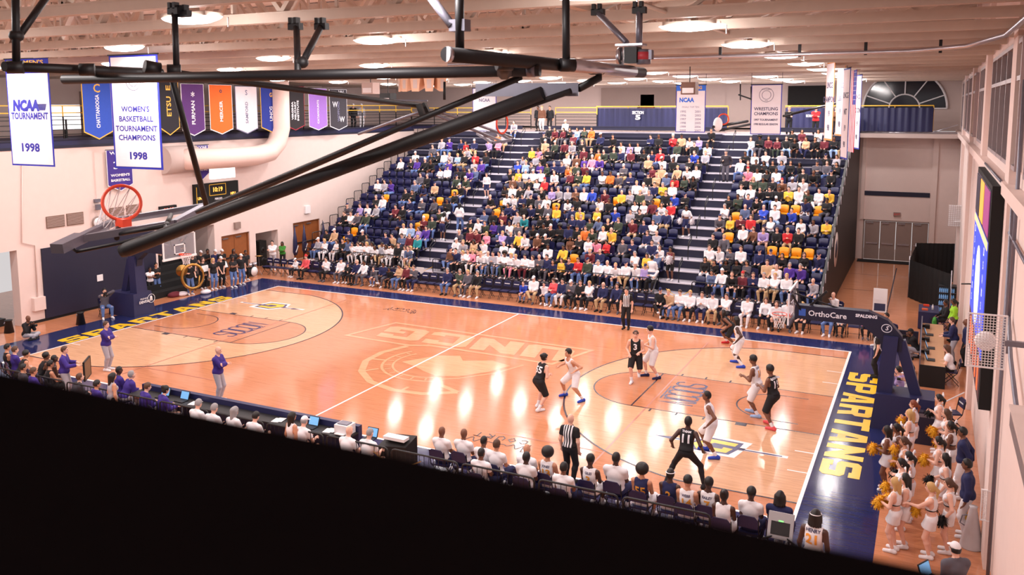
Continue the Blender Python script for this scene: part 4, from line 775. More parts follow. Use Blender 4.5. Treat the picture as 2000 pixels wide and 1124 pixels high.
# ---------------------------------------------------------------- figures: one blended surface per body, grown from a posed skeleton
V = lambda *a: np.array(a, float)
def nrm(v): return v/(np.linalg.norm(v)+1e-9)
def surfnet(D, org, h):
    s = D < 0; nx, ny, nz = D.shape
    c = [(i, j, k) for i in (0, 1) for j in (0, 1) for k in (0, 1)]
    sub = lambda A, i, j, k: A[i:nx-1+i, j:ny-1+j, k:nz-1+k]
    cnt = sum(sub(s, *q).astype(np.int8) for q in c); m = (cnt > 0) & (cnt < 8); ids = np.argwhere(m)
    if not len(ids): return np.zeros((0, 3)), np.zeros((0, 4), int)
    I, J, K = ids.T; pos = np.zeros((len(ids), 3)); n = np.zeros(len(ids))
    d = {q: D[I+q[0], J+q[1], K+q[2]] for q in c}
    for a in c:
        for ax in range(3):
            if a[ax] == 0:
                b = list(a); b[ax] = 1; b = tuple(b); da, db = d[a], d[b]; x = (da < 0) != (db < 0)
                t = np.where(x, da/np.where(x, da-db, 1), 0)
                for e in range(3): pos[:, e] += np.where(x, a[e]+(t if e == ax else 0), 0)
                n += x
    P = org+(ids+pos/n[:, None])*h
    vid = -np.ones(m.shape, int); vid[I, J, K] = np.arange(len(ids)); Q = []
    for ax in range(3):
        o1, o2 = [(1, 2), (2, 0), (0, 1)][ax]
        A = s; sl0 = [slice(1, -1)]*3; sl1 = [slice(1, -1)]*3; sl0[ax] = slice(0, -1); sl1[ax] = slice(1, None)
        x0, x1 = A[tuple(sl0)], A[tuple(sl1)]; e = np.argwhere(x0 != x1)
        if not len(e): continue
        inside = x0[tuple(e.T)]; g = e+1; g[:, ax] -= 1
        def cell(a1, a2): q = g.copy(); q[:, o1] -= a1; q[:, o2] -= a2; return vid[q[:, 0], q[:, 1], q[:, 2]]
        f = np.stack([cell(1, 1), cell(0, 1), cell(0, 0), cell(1, 0)], 1); f[~inside] = f[~inside][:, ::-1]; Q.append(f)
    Q = np.concatenate(Q); return P, Q[(Q >= 0).all(1)]
def sdf_mesh(prims, h, k=.03, cuts=()):
    """prims: ('c', a, b, ra, rb) tapered capsule; ('e', centre, radii, 3x3 axes) ellipsoid; cuts: (point, normal) keep the side the normal points away from"""
    lo = np.full(3, 1e9); hi = -lo
    for p in prims:
        if p[0] == 'c': r = max(p[3], p[4]); a, b = np.minimum(p[1], p[2])-r, np.maximum(p[1], p[2])+r
        else: r = np.abs(p[3])@p[2]; a, b = p[1]-r, p[1]+r
        lo = np.minimum(lo, a); hi = np.maximum(hi, b)
    lo -= 2.2*h; n = np.ceil((hi+2.2*h-lo)/h).astype(int)+1
    ax = [lo[i]+h*np.arange(n[i]) for i in range(3)]; D = np.full(n, 1.0)
    for p in prims:
        if p[0] == 'c': r = max(p[3], p[4]); a, b = np.minimum(p[1], p[2])-r, np.maximum(p[1], p[2])+r
        else: r = np.abs(p[3])@p[2]; a, b = p[1]-r, p[1]+r
        mg = k+2*h; i0 = np.clip(np.floor((a-mg-lo)/h).astype(int), 0, n-1); i1 = np.clip(np.ceil((b+mg-lo)/h).astype(int)+1, 1, n)
        sl = tuple(slice(i0[i], i1[i]) for i in range(3)); X, Y, Z = np.meshgrid(*[ax[i][sl[i]] for i in range(3)], indexing='ij')
        if p[0] == 'c':
            ab = p[2]-p[1]; L = ab@ab+1e-12; t = np.clip(((X-p[1][0])*ab[0]+(Y-p[1][1])*ab[1]+(Z-p[1][2])*ab[2])/L, 0, 1)
            d = np.sqrt((X-p[1][0]-t*ab[0])**2+(Y-p[1][1]-t*ab[1])**2+(Z-p[1][2]-t*ab[2])**2)-(p[3]+(p[4]-p[3])*t)
            if len(p) > 5: d = np.maximum(d, ((X-p[2][0])*ab[0]+(Y-p[2][1])*ab[1]+(Z-p[2][2])*ab[2])/math.sqrt(L))   # flat cut end (hem, cuff)
        else:
            U = [((X-p[1][0])*p[3][0][i]+(Y-p[1][1])*p[3][1][i]+(Z-p[1][2])*p[3][2][i])/p[2][i] for i in range(3)]
            k0 = np.sqrt(U[0]**2+U[1]**2+U[2]**2)+1e-9; k1 = np.sqrt((U[0]/p[2][0])**2+(U[1]/p[2][1])**2+(U[2]/p[2][2])**2)+1e-9; d = k0*(k0-1)/k1
        A = D[sl]; hh = np.maximum(k-np.abs(A-d), 0)/k; D[sl] = np.minimum(A, d)-hh*hh*k*.25
    if len(cuts):
        X, Y, Z = np.meshgrid(*ax, indexing='ij')
        for q, nn in cuts:
            if np.ndim(nn) == 0: D = np.maximum(D, nn-np.sqrt((X-q[0])**2+(Y-q[1])**2+(Z-q[2])**2))
            else: D = np.maximum(D, (X-q[0])*nn[0]+(Y-q[1])*nn[1]+(Z-q[2])*nn[2])
    return surfnet(D, lo, h)
def np_mesh(name, P, Q, mats=1, extra=None):
    me = bpy.data.meshes.new(name); P = np.asarray(P); fs = [tuple(q) for q in Q]; mi = [0]*len(fs); vs = [tuple(p) for p in P]
    if extra:
        for ev, ef, m in extra: n = len(vs); vs += [tuple(p) for p in ev]; fs += [tuple(i+n for i in f) for f in ef]; mi += [m]*len(ef)
    me.from_pydata(vs, [], fs); me.polygons.foreach_set('use_smooth', [True]*len(fs)); me.polygons.foreach_set('material_index', mi)
    for _ in range(mats): me.materials.append(None)
    me.update(); return me
def ik(a, t, l1, l2, pole):
    d = t-a; L = min(np.linalg.norm(d), (l1+l2)*.995); dn = nrm(d); x = (L*L+l1*l1-l2*l2)/(2*L); y = math.sqrt(max(0, l1*l1-x*x)); pl = nrm(pole-dn*(pole@dn))
    return a+dn*x+pl*y, a+dn*L
def axes(r, f, u): return np.stack([r, f, u], 1)
# pose: hz hip height, lean deg forward, tw shoulder twist, hands L/R (relative to hip), feet L/R (x, y, z), head yaw/pitch
POSES = {}
def pose(name, base=None, **kw):
    d = dict(POSES[base]) if base else dict(hz=.93, lean=2, tw=0, L=(-.24, .04, -.06), R=(.24, .04, -.06), fL=(-.1, 0, 0), fR=(.1, 0, 0), yaw=0, pitch=-4, side=0, ty=8)
    d.update(kw); POSES[name] = d
pose('stand'); pose('fold', L=(.13, .21, .33), R=(-.12, .25, .28), pole=(.75, .25, -.7)); pose('stand_back', L=(-.08, -.16, .0), R=(.08, -.18, .02)); pose('stand_chest', L=(-.04, .2, .32), R=(.05, .22, .3)); pose('stand_low', 'stand', L=(-.07, .2, -.02), R=(.07, .2, -.02))
pose('sit', hz=.53, lean=-4, L=(-.1, .30, .13), R=(.1, .32, .13), fL=(-.12, .46, 0), fR=(.12, .44, 0), pitch=-6)
pose('sit_fold', 'sit', L=(.13, .22, .3), R=(-.12, .26, .25), pole=(.75, .25, -.7)); pose('sit_lean', 'sit', lean=28, L=(-.06, .5, .12), R=(.06, .48, .1), pitch=10)
pose('sit_phone', 'sit', L=(-.05, .3, .27), R=(.07, .3, .27), pitch=-22); pose('sit_chin', 'sit', lean=14, L=(-.06, .34, .1), R=(.03, .26, .5)); pose('sit_wide', 'sit', L=(-.17, .36, .12), R=(.17, .36, .12), fL=(-.22, .42, 0), fR=(.22, .45, 0)); pose('sit_clap', 'sit', lean=4, L=(-.03, .3, .33), R=(.04, .3, .34))
pose('sit_cross', 'sit', fR=(-.02, .62, .22), fL=(-.08, .42, 0), L=(-.08, .28, .14), R=(.08, .3, .16))
pose('sit_type', 'sit', lean=12, L=(-.14, .42, .2), R=(.14, .42, .2), pitch=-14)
pose('walk', fL=(-.09, -.22, .05), fR=(.09, .25, 0), L=(-.25, .14, .02), R=(.25, -.12, .0), hz=.91)
pose('guard_low', hz=.78, lean=24, fL=(-.36, -.05, 0), fR=(.34, .12, 0), L=(-.38, .25, .22), R=(.36, .3, .2), pitch=12)
pose('dribble_wait', hz=.84, lean=20, fL=(-.16, .1, 0), fR=(.16, -.12, 0), L=(-.06, .3, .18), R=(.1, .32, .18), pitch=8)
pose('set_wide', hz=.80, lean=14, fL=(-.44, .0, 0), fR=(.42, .06, 0), L=(-.36, .14, .06), R=(.36, .16, .06), pitch=6)
pose('jog', hz=.86, lean=8, fL=(-.08, -.28, .12), fR=(.1, .24, 0), L=(-.12, .26, .16), R=(.18, .2, .08), pitch=0)
pose('bump', hz=.86, lean=10, fL=(-.18, -.1, 0), fR=(.16, .18, 0), L=(-.14, .34, .26), R=(.2, .3, .16))
pose('bent', hz=.70, lean=46, fL=(-.2, -.06, 0), fR=(.2, .16, 0), L=(-.2, .3, .0), R=(.2, .32, .0), pitch=26)
pose('slide', hz=.82, lean=14, fL=(-.3, -.1, 0), fR=(.26, .14, 0), L=(-.3, .12, .06), R=(.34, .1, -.02), pitch=4)
pose('pom_front', L=(-.12, .3, .24), R=(.12, .32, .2)); pose('pom_low', L=(-.3, .1, .0), R=(.1, .3, .12)); pose('hand_face', L=(-.1, .26, .2), R=(.06, .2, .52)); pose('step_out', 'pom_front', fL=(-.3, -.02, 0), fR=(.2, .1, 0), hz=.9); pose('arm_out', L=(-.14, .5, .3), R=(.16, .3, .1))
pose('photo_sit', 'sit', lean=8, L=(-.1, .2, .58), R=(.1, .18, .56), fL=(-.2, .4, 0), fR=(.2, .45, 0)); pose('photo_stand', L=(-.1, .26, .6), R=(.1, .24, .58)); pose('photo_floor', hz=.16, lean=12, L=(-.08, .3, .46), R=(.1, .28, .44), fL=(.2, .42, 0), fR=(-.2, .38, 0), ty=60)
pose('crouch', hz=.36, lean=22, L=(-.08, .3, .52), R=(.1, .28, .5), fL=(-.16, .22, 0), fR=(.16, -.1, .0)); pose('hold_board', L=(-.3, .3, .22), R=(.2, .42, .26)); pose('carry', R=(.1, .3, .28), L=(-.26, -.02, 0)); pose('tuba', L=(-.2, .3, .1), R=(.2, .28, .3)); pose('lean_rail', lean=24, L=(-.2, .4, .2), R=(.3, .35, .3))
pose('sit_reach', 'sit', lean=6, L=(-.1, .3, .14), R=(.62, .2, .3)); pose('sit_headhold', 'sit', L=(-.15, .08, .76), R=(.15, .08, .76)); pose('desk_stand', 'stand', lean=10, L=(-.14, .38, .14), R=(.14, .4, .14))
def skeleton(ps, fem=0, w=1.0):
    d = POSES[ps]; S_ = {}; P = V(0, 0, d['hz']); la = math.radians(d['lean']); u = V(math.sin(math.radians(d['side'])), math.sin(la), math.cos(la)); u = nrm(u); r = V(1, 0, 0); f = nrm(np.cross(u, r))
    tw = math.radians(d['tw']); rs = r*math.cos(tw)+f*math.sin(tw); fs = np.cross(u, rs)
    S_.update(P=P, u=u, r=r, f=f, rs=rs, fs=fs, ch=P+u*.36, nk=P+u*.53); sw = (.165 if fem else .19)*(.6+.4*w); hw = (.10 if fem else .095)
    yw, pt = math.radians(d['yaw']), math.radians(d['pitch']); nu = nrm(u*.55+V(0, 0, 1)*.45+fs*.12); hf = nrm(V(-math.sin(yw)*math.cos(pt), math.cos(yw)*math.cos(pt), math.sin(pt))); hr_ = nrm(np.cross(hf, V(0, 0, 1))); hu = np.cross(hr_, hf)
    S_['hc'] = S_['nk']+nu*.085+hu*.115+hf*.02; S_['hA'] = axes(hr_, hf, hu)
    for n, sx in (('L', -1), ('R', 1)):
        sh = P+u*.475+rs*sx*sw; hd = P+V(*d[n]); pole = V(*[a*b for a, b in zip((sx, 1, 1), d.get('pole', (.55, -.7, -.55)))]); el, wr = ik(sh, hd, .29, .26, pole); S_['sh'+n], S_['el'+n], S_['wr'+n] = sh, el, wr
        hip = P+r*sx*hw; ft = V(*d['f'+n])+V(0, 0, .09); kn, an = ik(hip, ft, .445, .425, V(sx*.22, 1, .12)); S_['hp'+n], S_['kn'+n], S_['an'+n] = hip, kn, an
        ta = math.radians(d['ty'])*sx; td = V(math.sin(ta), math.cos(ta), 0); pitch = d['f'+n][2]*2; S_['heel'+n] = an+V(0, 0, -.045)-td*.05; S_['toe'+n] = an+V(0, 0, -.06)+td*(.17)-V(0, 0, .12*min(1, pitch)) if pitch < .35 else an+td*.14+V(0, 0, .02)
    return S_
def limb_prims(S_, n, arm=True, leg=True, g=0, w=1.0, a_to=2.0, l_to=2.0, cut=False):
    o = []; a = .85+.15*w
    if arm and a_to > 0:
        t = min(1, a_to); e = S_['sh'+n]+(S_['el'+n]-S_['sh'+n])*t; o.append(('c', S_['sh'+n], e, .055*a+g, (.055-.012*t)*a+g)+((1,) if a_to < 1 else ()))
        if a_to > 1: t = a_to-1; e = S_['el'+n]+(S_['wr'+n]-S_['el'+n])*t; o.append(('c', S_['el'+n], e, .043*a+g, (.043-.013*t)*a+g)+((1,) if cut else ()))
    if leg and l_to > 0:
        t = min(1, l_to); e = S_['hp'+n]+(S_['kn'+n]-S_['hp'+n])*t; o.append(('c', S_['hp'+n], e, .088*a+g, (.088-.03*t)*a+g)+((1,) if l_to <= 1 else ()))
        if l_to > 1: t = l_to-1; e = S_['kn'+n]+(S_['an'+n]-S_['kn'+n])*t; m_ = S_['kn'+n]*.7+S_['an'+n]*.3-nrm(S_['toe'+n]-S_['heel'+n])*.012; o.append(('c', S_['kn'+n], m_, .056*a+g, .056*a+g)); o.append(('c', m_, e, .056*a+g, .036*a+g)+((1,) if cut else ()))
    return o
def torso_prims(S_, fem, w, g=0, lo=True):
    A = axes(S_['r'], S_['f'], S_['u']); B = axes(S_['rs'], S_['fs'], S_['u']); q = 1 if not fem else .9; o = []
    if lo: o.append(('e', S_['P']+S_['u']*.03, V(.165*(1.04 if fem else 1), .12*w, .13)*(1)+g, A))
    o += [('e', S_['P']+S_['u']*.2+S_['f']*.01*w, V(.145*q*w, .108*w, .17)+g, A), ('e', S_['P']+S_['u']*.36, V(.172*q*(.6+.4*w), .12, .17)+g, B), ('c', S_['shL']*.9+S_['shR']*.1, S_['shR']*.9+S_['shL']*.1, .058+g, .058+g)]
    o += [('c', S_['nk']+S_['u']*.03, S_['sh'+n]*.62+S_['P']*0+S_['nk']*.38-S_['u']*.01, .046+g*.6, .052+g*.8) for n in 'LR']
    if fem: o += [('e', S_['P']+S_['u']*.36+S_['fs']*.085+S_['rs']*x, V(.07, .06, .07)+g, B) for x in (-.07, .07)]
    return o
HEAD_CACHE = {}
def fingers(S_, n):
    el, wr = S_['el'+n], S_['wr'+n]; d = nrm(wr-el); dn = nrm(d*.8+V(0, .25, -.35)); sx = -1 if n == 'L' else 1; side = nrm(np.cross(dn, V(0, 1, .3))*sx+V(0, .25, 0)); side = nrm(side-dn*(side@dn)); pal = np.cross(dn, side)*sx; ex = []
    kn0 = wr+dn*.085
    for i, (o, L_) in enumerate(((-.03, .066), (-.01, .076), (.01, .072), (.03, .056))):
        a = kn0-side*o; b = a+dn*L_*.55-pal*.006*(i+1); c = b+nrm(dn-pal*.55)*L_*.5; mb = MB(); mb.tube([a-dn*.02, a, b, c], [.0095, .0095, .0085, .0065], 5); ex.append((mb.v, mb.f, 0))
    a = wr+dn*.03+side*.028; b = a+nrm(dn*.75+side*.7)*.04; c = b+nrm(dn+side*.15-pal*.2)*.032; mb = MB(); mb.tube([wr+dn*.015, a, b, c], [.012, .0115, .010, .008], 5); ex.append((mb.v, mb.f, 0))
    return ex, ('e', wr+dn*.055, V(.042, .022, .055), axes(side, pal, dn))
def hair_prims(S_, st):
    c, A = S_['hc'], S_['hA']; r_, f, u = A[:, 0], A[:, 1], A[:, 2]; cut = []; o = []
    hl = (c+f*.052+u*.045, nrm(f*.86-u*.5))
    if st in ('short', 'buzz'): g = .013 if st == 'short' else .006; o = [('e', c+u*.012-f*.008, V(.078, .1, .112)+g, A)]; cut = [hl, (c-u*.06, -u)]
    elif st == 'curly': o = [('e', c+u*.04-f*.008, V(.1, .115, .115), A)]; cut = [(c+f*.075+u*.045, nrm(f*.86-u*.5)), (c-u*.03, -u)]
    elif st == 'afro': o = [('e', c+u*.045-f*.02, V(.15, .155, .145), A)]; cut = [(c+f*.07+u*.03, nrm(f*.9-u*.42))]
    elif st in ('long', 'pony', 'bun', 'dreads', 'wavy'):
        o = [('e', c+u*.012-f*.01, V(.092, .112, .124), A)]; cut = [(c+f*.06+u*.035, nrm(f*.9-u*.4))]
        bk = c-f*.085
        if st in ('long', 'wavy'): z = V(0, 0, 1); o += [('c', bk+u*.02, bk-z*.24-f*.03, .075, .05), ('c', c-f*.03+r_*.07, c-f*.05+r_*.085-z*.2, .035, .025), ('c', c-f*.03-r_*.07, c-f*.05-r_*.085-z*.2, .035, .025)]; cut = [(c+f*.06+u*.035, nrm(f*.9-u*.4))] if st == 'long' else []
        if st == 'wavy': o[0] = ('e', c+u*.02-f*.03, V(.1, .105, .118), A)
        if st == 'pony': o += [('c', bk+u*.03, bk-f*.07-u*.06, .035, .04), ('c', bk-f*.07-u*.06, bk-f*.06-V(0, 0, .24), .04, .015)]
        if st == 'bun': o += [('e', c-f*.1+u*.08, V(.05, .05, .05), A)]
        if st == 'dreads': o += [('c', c+r_*.09*math.cos(a)-f*.09*math.sin(a)+u*.02, c+r_*.12*math.cos(a)-f*.12*math.sin(a)-u*.17, .026, .016) for a in [PI*i/8 for i in range(9)]]
    elif st == 'cap': o = [('e', c+u*.02-f*.006, V(.088, .11, .115), A)]; cut = [(c+u*.03, -u)]
    elif st in ('beanie', 'hood'): o = [('e', c+u*.025-f*.008, V(.093, .113, .122)+(.015 if st == 'hood' else 0), A)]; cut = [(c+u*.025, nrm(-u+f*.25))] if st == 'beanie' else [(c+f*.045, f)]
    if st == 'beanie': o.append(('e', c+u*.155, V(.028, .028, .028), A))
    if st == 'hijab': o = [('e', c+u*.01-f*.012, V(.1, .12, .13), A), ('c', c-u*.1-f*.02, c-u*.2, .09, .12)]; cut = [(c+f*.055, nrm(f))]
    return o, cut
FC = {}
def figure_meshes(ps, fem, w, outfit, hair, h):
    """meshes by part name for one pose and outfit; cached so repeats share their data"""
    key = (ps, fem, w, outfit, hair, h)
    if key in FC: return FC[key]
    S_ = skeleton(ps, fem, w); out = {}; detail = h <= .031
    bp = torso_prims(S_, fem, w); fx = []
    for n in 'LR':
        bp += limb_prims(S_, n, w=w); e, palm = fingers(S_, n); fx += e if detail else []; bp.append(palm)
        bp.append(('c', S_['heel'+n], S_['toe'+n], .042, .034))
    c, A = S_['hc'], S_['hA']; r_, f, u = A[:, 0], A[:, 1], A[:, 2]
    bp += [('c', S_['nk']-S_['u']*.06, c-u*.05-f*.015, .056 if not fem else .046, .05 if not fem else .042), ('e', c+u*.01-f*.01, V(.078, .1, .11), A), ('e', c-u*.06+f*.025, V(.058, .068, .062), A)]
    if detail: bp += [('c', c+f*.085+u*.01, c+f*.108-u*.022, .010, .015), ('e', c+r_*.078-f*.005-u*.008, V(.012, .022, .032), A), ('e', c-r_*.078-f*.005-u*.008, V(.012, .022, .032), A)]
    P, Q = sdf_mesh(bp, h); 
    if detail:
        for sx in (-1, 1):
            q = c+f*.083+u*.014+r_*.032*sx; mb = MB(); mb.ell((0, 0, 0), (.014, .012, .008), 6, 4); fx.append(([q+r_*v[0]+f*v[1]+u*v[2] for v in mb.v], mb.f, 1)); mb = MB(); mb.ell((0, 0, 0), (.018, .008, .004), 6, 4); fx.append(([q+u*.022+f*.004+r_*v[0]+f*v[1]+u*v[2] for v in mb.v], mb.f, 1))
        q = c+f*.084-u*.062; mb = MB(); mb.ell((0, 0, 0), (.022, .009, .005), 6, 4); fx.append(([q+r_*v[0]+f*v[1]+u*v[2] for v in mb.v], mb.f, 2))
    out['body'] = np_mesh('body', P, Q, 3, fx)
    top, bot, sock = outfit.split('/'); Pp, uu = S_['P'], S_['u']
    neck = (S_['nk']+uu*.075+S_['fs']*.045, .088)
    if top != 'none':
        sl = {'tee': .62, 'jersey': 0, 'polo': .62, 'jacket': 1.97, 'shirt': 1.95, 'crop': 0, 'crop_long': 1.9, 'suit': 1.95, 'vest': 0, 'dress': 0}[top]; g = {'jersey': .012, 'crop': .008, 'jacket': .022, 'suit': .02, 'shirt': .014}.get(top, .014)
        tp = torso_prims(S_, fem, w, g, lo=False)
        if not top.startswith('crop'): tp.append(('e', Pp+uu*.05, V(.172*(1.04 if fem else 1), .128*w, .13)+g+.012, axes(S_['r'], S_['f'], uu)))
        for n in 'LR':
            if sl: tp += limb_prims(S_, n, leg=False, g=g+.004, w=w, a_to=sl, cut=True)
        ct = [neck, (Pp-uu*{'dress': .2, 'tee': .02, 'jersey': -.06, 'polo': -.05, 'shirt': -.03, 'suit': .05, 'jacket': .02}.get(top, 0), -uu)] if not top.startswith('crop') else [neck, (Pp+uu*.22, -uu)]
        if top in ('jersey', 'crop', 'vest', 'dress'): ct = [(S_['nk']+uu*.07+S_['fs']*.06, .118), ct[1]]+[(S_['sh'+n]-S_['rs']*sx*.035, S_['rs']*sx) for n, sx in (('L', -1), ('R', 1))]
        out['top'] = np_mesh('top', *sdf_mesh(tp, h, cuts=ct))
    if bot != 'none':
        lt = {'pants': 1.93, 'shorts': .92, 'tights': 1.95, 'skirt': .5, 'ballshorts': 1.02, 'slacks': 1.93}[bot]; g = {'pants': .014, 'slacks': .02, 'shorts': .03, 'skirt': .035, 'ballshorts': .036, 'tights': .007}[bot]
        A2 = axes(S_['r'], S_['f'], uu); bq = [('e', Pp+uu*.03, V(.165*(1.04 if fem else 1), .12*w, .13)+min(g, .012), A2)]
        for n in 'LR': bq += limb_prims(S_, n, arm=False, g=g, w=w, l_to=min(lt, 1) if lt <= 1.02 else lt, cut=True)
        if bot == 'skirt' and ps.startswith('sit') is False: bq.append(('c', S_['hpL']*.5+S_['hpR']*.5, S_['knL']*.26+S_['knR']*.26+Pp*.48, .125, .165, 1))
        out['bottom'] = np_mesh('bottom', *sdf_mesh(bq, h, cuts=[(Pp+uu*.1, uu)] if POSES[ps]['hz'] > .45 else []))
    for n in 'LR':
        sp = [('c', S_['heel'+n]+V(0, 0, .002), S_['toe'+n], .05, .043)]+([('c', S_['an'+n], S_['heel'+n], .046, .045)] if h < .03 else [])
        out['shoe'+n] = np_mesh('shoe', *sdf_mesh(sp, min(h, .02) if h < .03 else h, cuts=[(V(0, 0, min(S_['heel'+n][2], S_['toe'+n][2])-.042), V(0, 0, -1))]))
        if sock == 'sock': a, k_ = S_['an'+n], S_['kn'+n]; out['sock'+n] = np_mesh('sock', *sdf_mesh([('c', a, a+(k_-a)*.3, .044, .05, 1)], .016))
        if sock == 'high': a, k_ = S_['an'+n], S_['kn'+n]; out['sock'+n] = np_mesh('sock', *sdf_mesh([('c', a, a+(k_-a)*.95, .042, .064, 1)], .018))
    hn = hair.split('+')
    if hn[0] not in ('bald', 'none'):
        o, ct = hair_prims(S_, hn[0]); nm = 'hair' if hn[0] not in ('cap', 'beanie', 'hood', 'hijab') else hn[0]
        ex = None
        if hn[0] == 'cap': mb = MB(); mb.ell((0, .135, .03), (.07, .06, .012), 10, 5); ex = [([c+r_*v[0]+f*v[1]+u*v[2] for v in mb.v], mb.f, 0)]
        P, Q = sdf_mesh(o, min(h, .016) if h < .03 else h*.9, cuts=ct); out[nm] = np_mesh(nm, P, Q, 1, ex)
    if hn[0] in ('cap', 'beanie') and h < .03: o, ct = hair_prims(S_, 'short'); out['hair'] = np_mesh('hair', *sdf_mesh(o, .018, cuts=ct+[(c+u*.035, u)]))
    if 'band' in hn:
        mb = MB(); mb.tube([c+u*.045+r_*.085*math.cos(k*PI/12)+f*(.106*math.sin(k*PI/12)-.008)+u*.0 for k in range(24)], .02, 6, closed=True, flat=.4); out['headband'] = np_mesh('headband', np.array([tuple(v) for v in mb.v]), mb.f)
    if 'bow' in hn:
        mb = MB(); q = c-f*.09+u*.1; 
        for sx in (-1, 1): mb.add([tuple(q+r_*sx*a-f*b_+u*d_) for a, b_, d_ in ((0, 0, .015), (.09, .02, .06), (.1, .03, -.02), (0, 0, -.015), (0, .03, .015), (.09, .05, .06), (.1, .06, -.02), (0, .03, -.015))], [(0,1,2,3),(7,6,5,4),(0,4,5,1),(1,5,6,2),(2,6,7,3)])
        out['hair_bow'] = np_mesh('hair_bow', np.array(mb.v), mb.f)
    FC[key] = out; return out
SKIN = {'l': mat('skin_light', S(236,184,162), .55, var=.04), 'm': mat('skin_tan', S(206,148,118), .55, var=.04), 'd': mat('skin_brown', S(122,78,58), .5, var=.05), 'e': mat('skin_deep', S(74,46,38), .45, var=.05)}
EYE = mat('eye_dark', S(36,28,28), .3, var=0); LIP = mat('lip', S(160,92,84), .5, var=0)
CLOTH = {'w': ('white', S(240,236,240)), 'g': ('light grey', S(176,172,182)), 'G': ('dark grey', S(92,88,98)), 'k': ('black', S(26,24,28)), 'n': ('navy', S(34,38,82)), 'b': ('royal blue', S(48,76,190)), 'y': ('yellow', S(244,196,70)), 'o': ('orange', S(232,120,50)), 'r': ('red', S(206,46,52)), 'm': ('maroon', S(108,36,48)), 'p': ('purple', S(82,50,150)), 'v': ('lavender', S(178,158,216)), 'i': ('pink', S(244,150,176)), 't': ('tan', S(206,168,132)), 'B': ('brown', S(112,72,52)), 'e': ('dark green', S(60,70,58)), 'c': ('teal', S(36,140,150)), 'd': ('slate blue', S(90,104,140)), 'l': ('light blue', S(158,186,226)), 'j': ('blue jeans', S(96,122,176)), 'E': ('charcoal', S(52,48,56)), 'q': ('lime green', S(160,220,50)), 'u': ('kelly green', S(60,140,50)), 'P': ('dark purple', S(60,40,130)), 'O': ('tan brown', S(168,112,66)), 'I': ('coral pink', S(232,90,96)), 'K': ('khaki', S(196,164,124))}
CM = {k: mat('cloth_'+n.replace(' ', '_'), c, .85, var=.07, scale=6) for k, (n, c) in CLOTH.items()}
HAIRC = {'k': mat('hair_black', S(22,18,18), .5, var=.1), 'B': mat('hair_brown', S(82,54,38), .5, var=.12), 'b': mat('hair_blond', S(206,164,104), .5, var=.1), 'g': mat('hair_grey', S(150,146,148), .6, var=.08), 'R': mat('hair_auburn', S(130,62,36), .5, var=.1)}
def set_mats(o, ms):
    for i, m in enumerate(ms):
        if i < len(o.material_slots): o.material_slots[i].link = 'OBJECT'; o.material_slots[i].material = m
def person(loc, face, label, ps='stand', outfit='tee/pants/-', top='w', bot='k', shoe='w', hair='short', hc='k', skin='l', fem=0, w=1.0, ht=1.8, h=.022, sock='w', cat='person', group=None, acc='w'):
    """loc = ground point under the hips, face = heading in degrees (90 = +y)"""
    M_ = figure_meshes(ps, fem, w, outfit, hair, h); nm = 'person'
    o = bpy.data.objects.new(nm, M_['body']); link(o); o.location = loc; o.rotation_euler.z = math.radians(face-90); s = ht/1.8; o.scale = (s, s, s); set_mats(o, [SKIN[skin], EYE, LIP]); tag(o, label, cat, group)
    tn = {'tee': 'shirt', 'jersey': 'jersey', 'polo': 'polo_shirt', 'jacket': 'jacket', 'shirt': 'shirt', 'crop': 'crop_top', 'crop_long': 'crop_top', 'suit': 'suit_jacket', 'vest': 'vest', 'dress': 'dress', 'none': ''}[outfit.split('/')[0]]
    bn = {'pants': 'trousers', 'slacks': 'trousers', 'shorts': 'shorts', 'ballshorts': 'shorts', 'tights': 'leggings', 'skirt': 'skirt', 'none': ''}[outfit.split('/')[1]]
    for k, me in M_.items():
        if k == 'body': continue
        n = {'top': tn, 'bottom': bn, 'shoeL': 'shoe', 'shoeR': 'shoe', 'sockL': 'sock', 'sockR': 'sock'}.get(k, k)
        c = bpy.data.objects.new(n, me); link(c, o)
        m = {'top': lambda: CM[top], 'bottom': lambda: CM[bot], 'hair': lambda: HAIRC[hc], 'headband': lambda: CM[acc], 'hair_bow': lambda: CM['w'], 'cap': lambda: CM[acc], 'beanie': lambda: CM[acc], 'hood': lambda: CM[top], 'hijab': lambda: CM[acc], 'shoeL': lambda: CM[shoe], 'shoeR': lambda: CM[shoe], 'sockL': lambda: CM[sock], 'sockR': lambda: CM[sock]}[k]()
        set_mats(c, [m])
        if k == 'top': o['_t'] = c.name
    return o
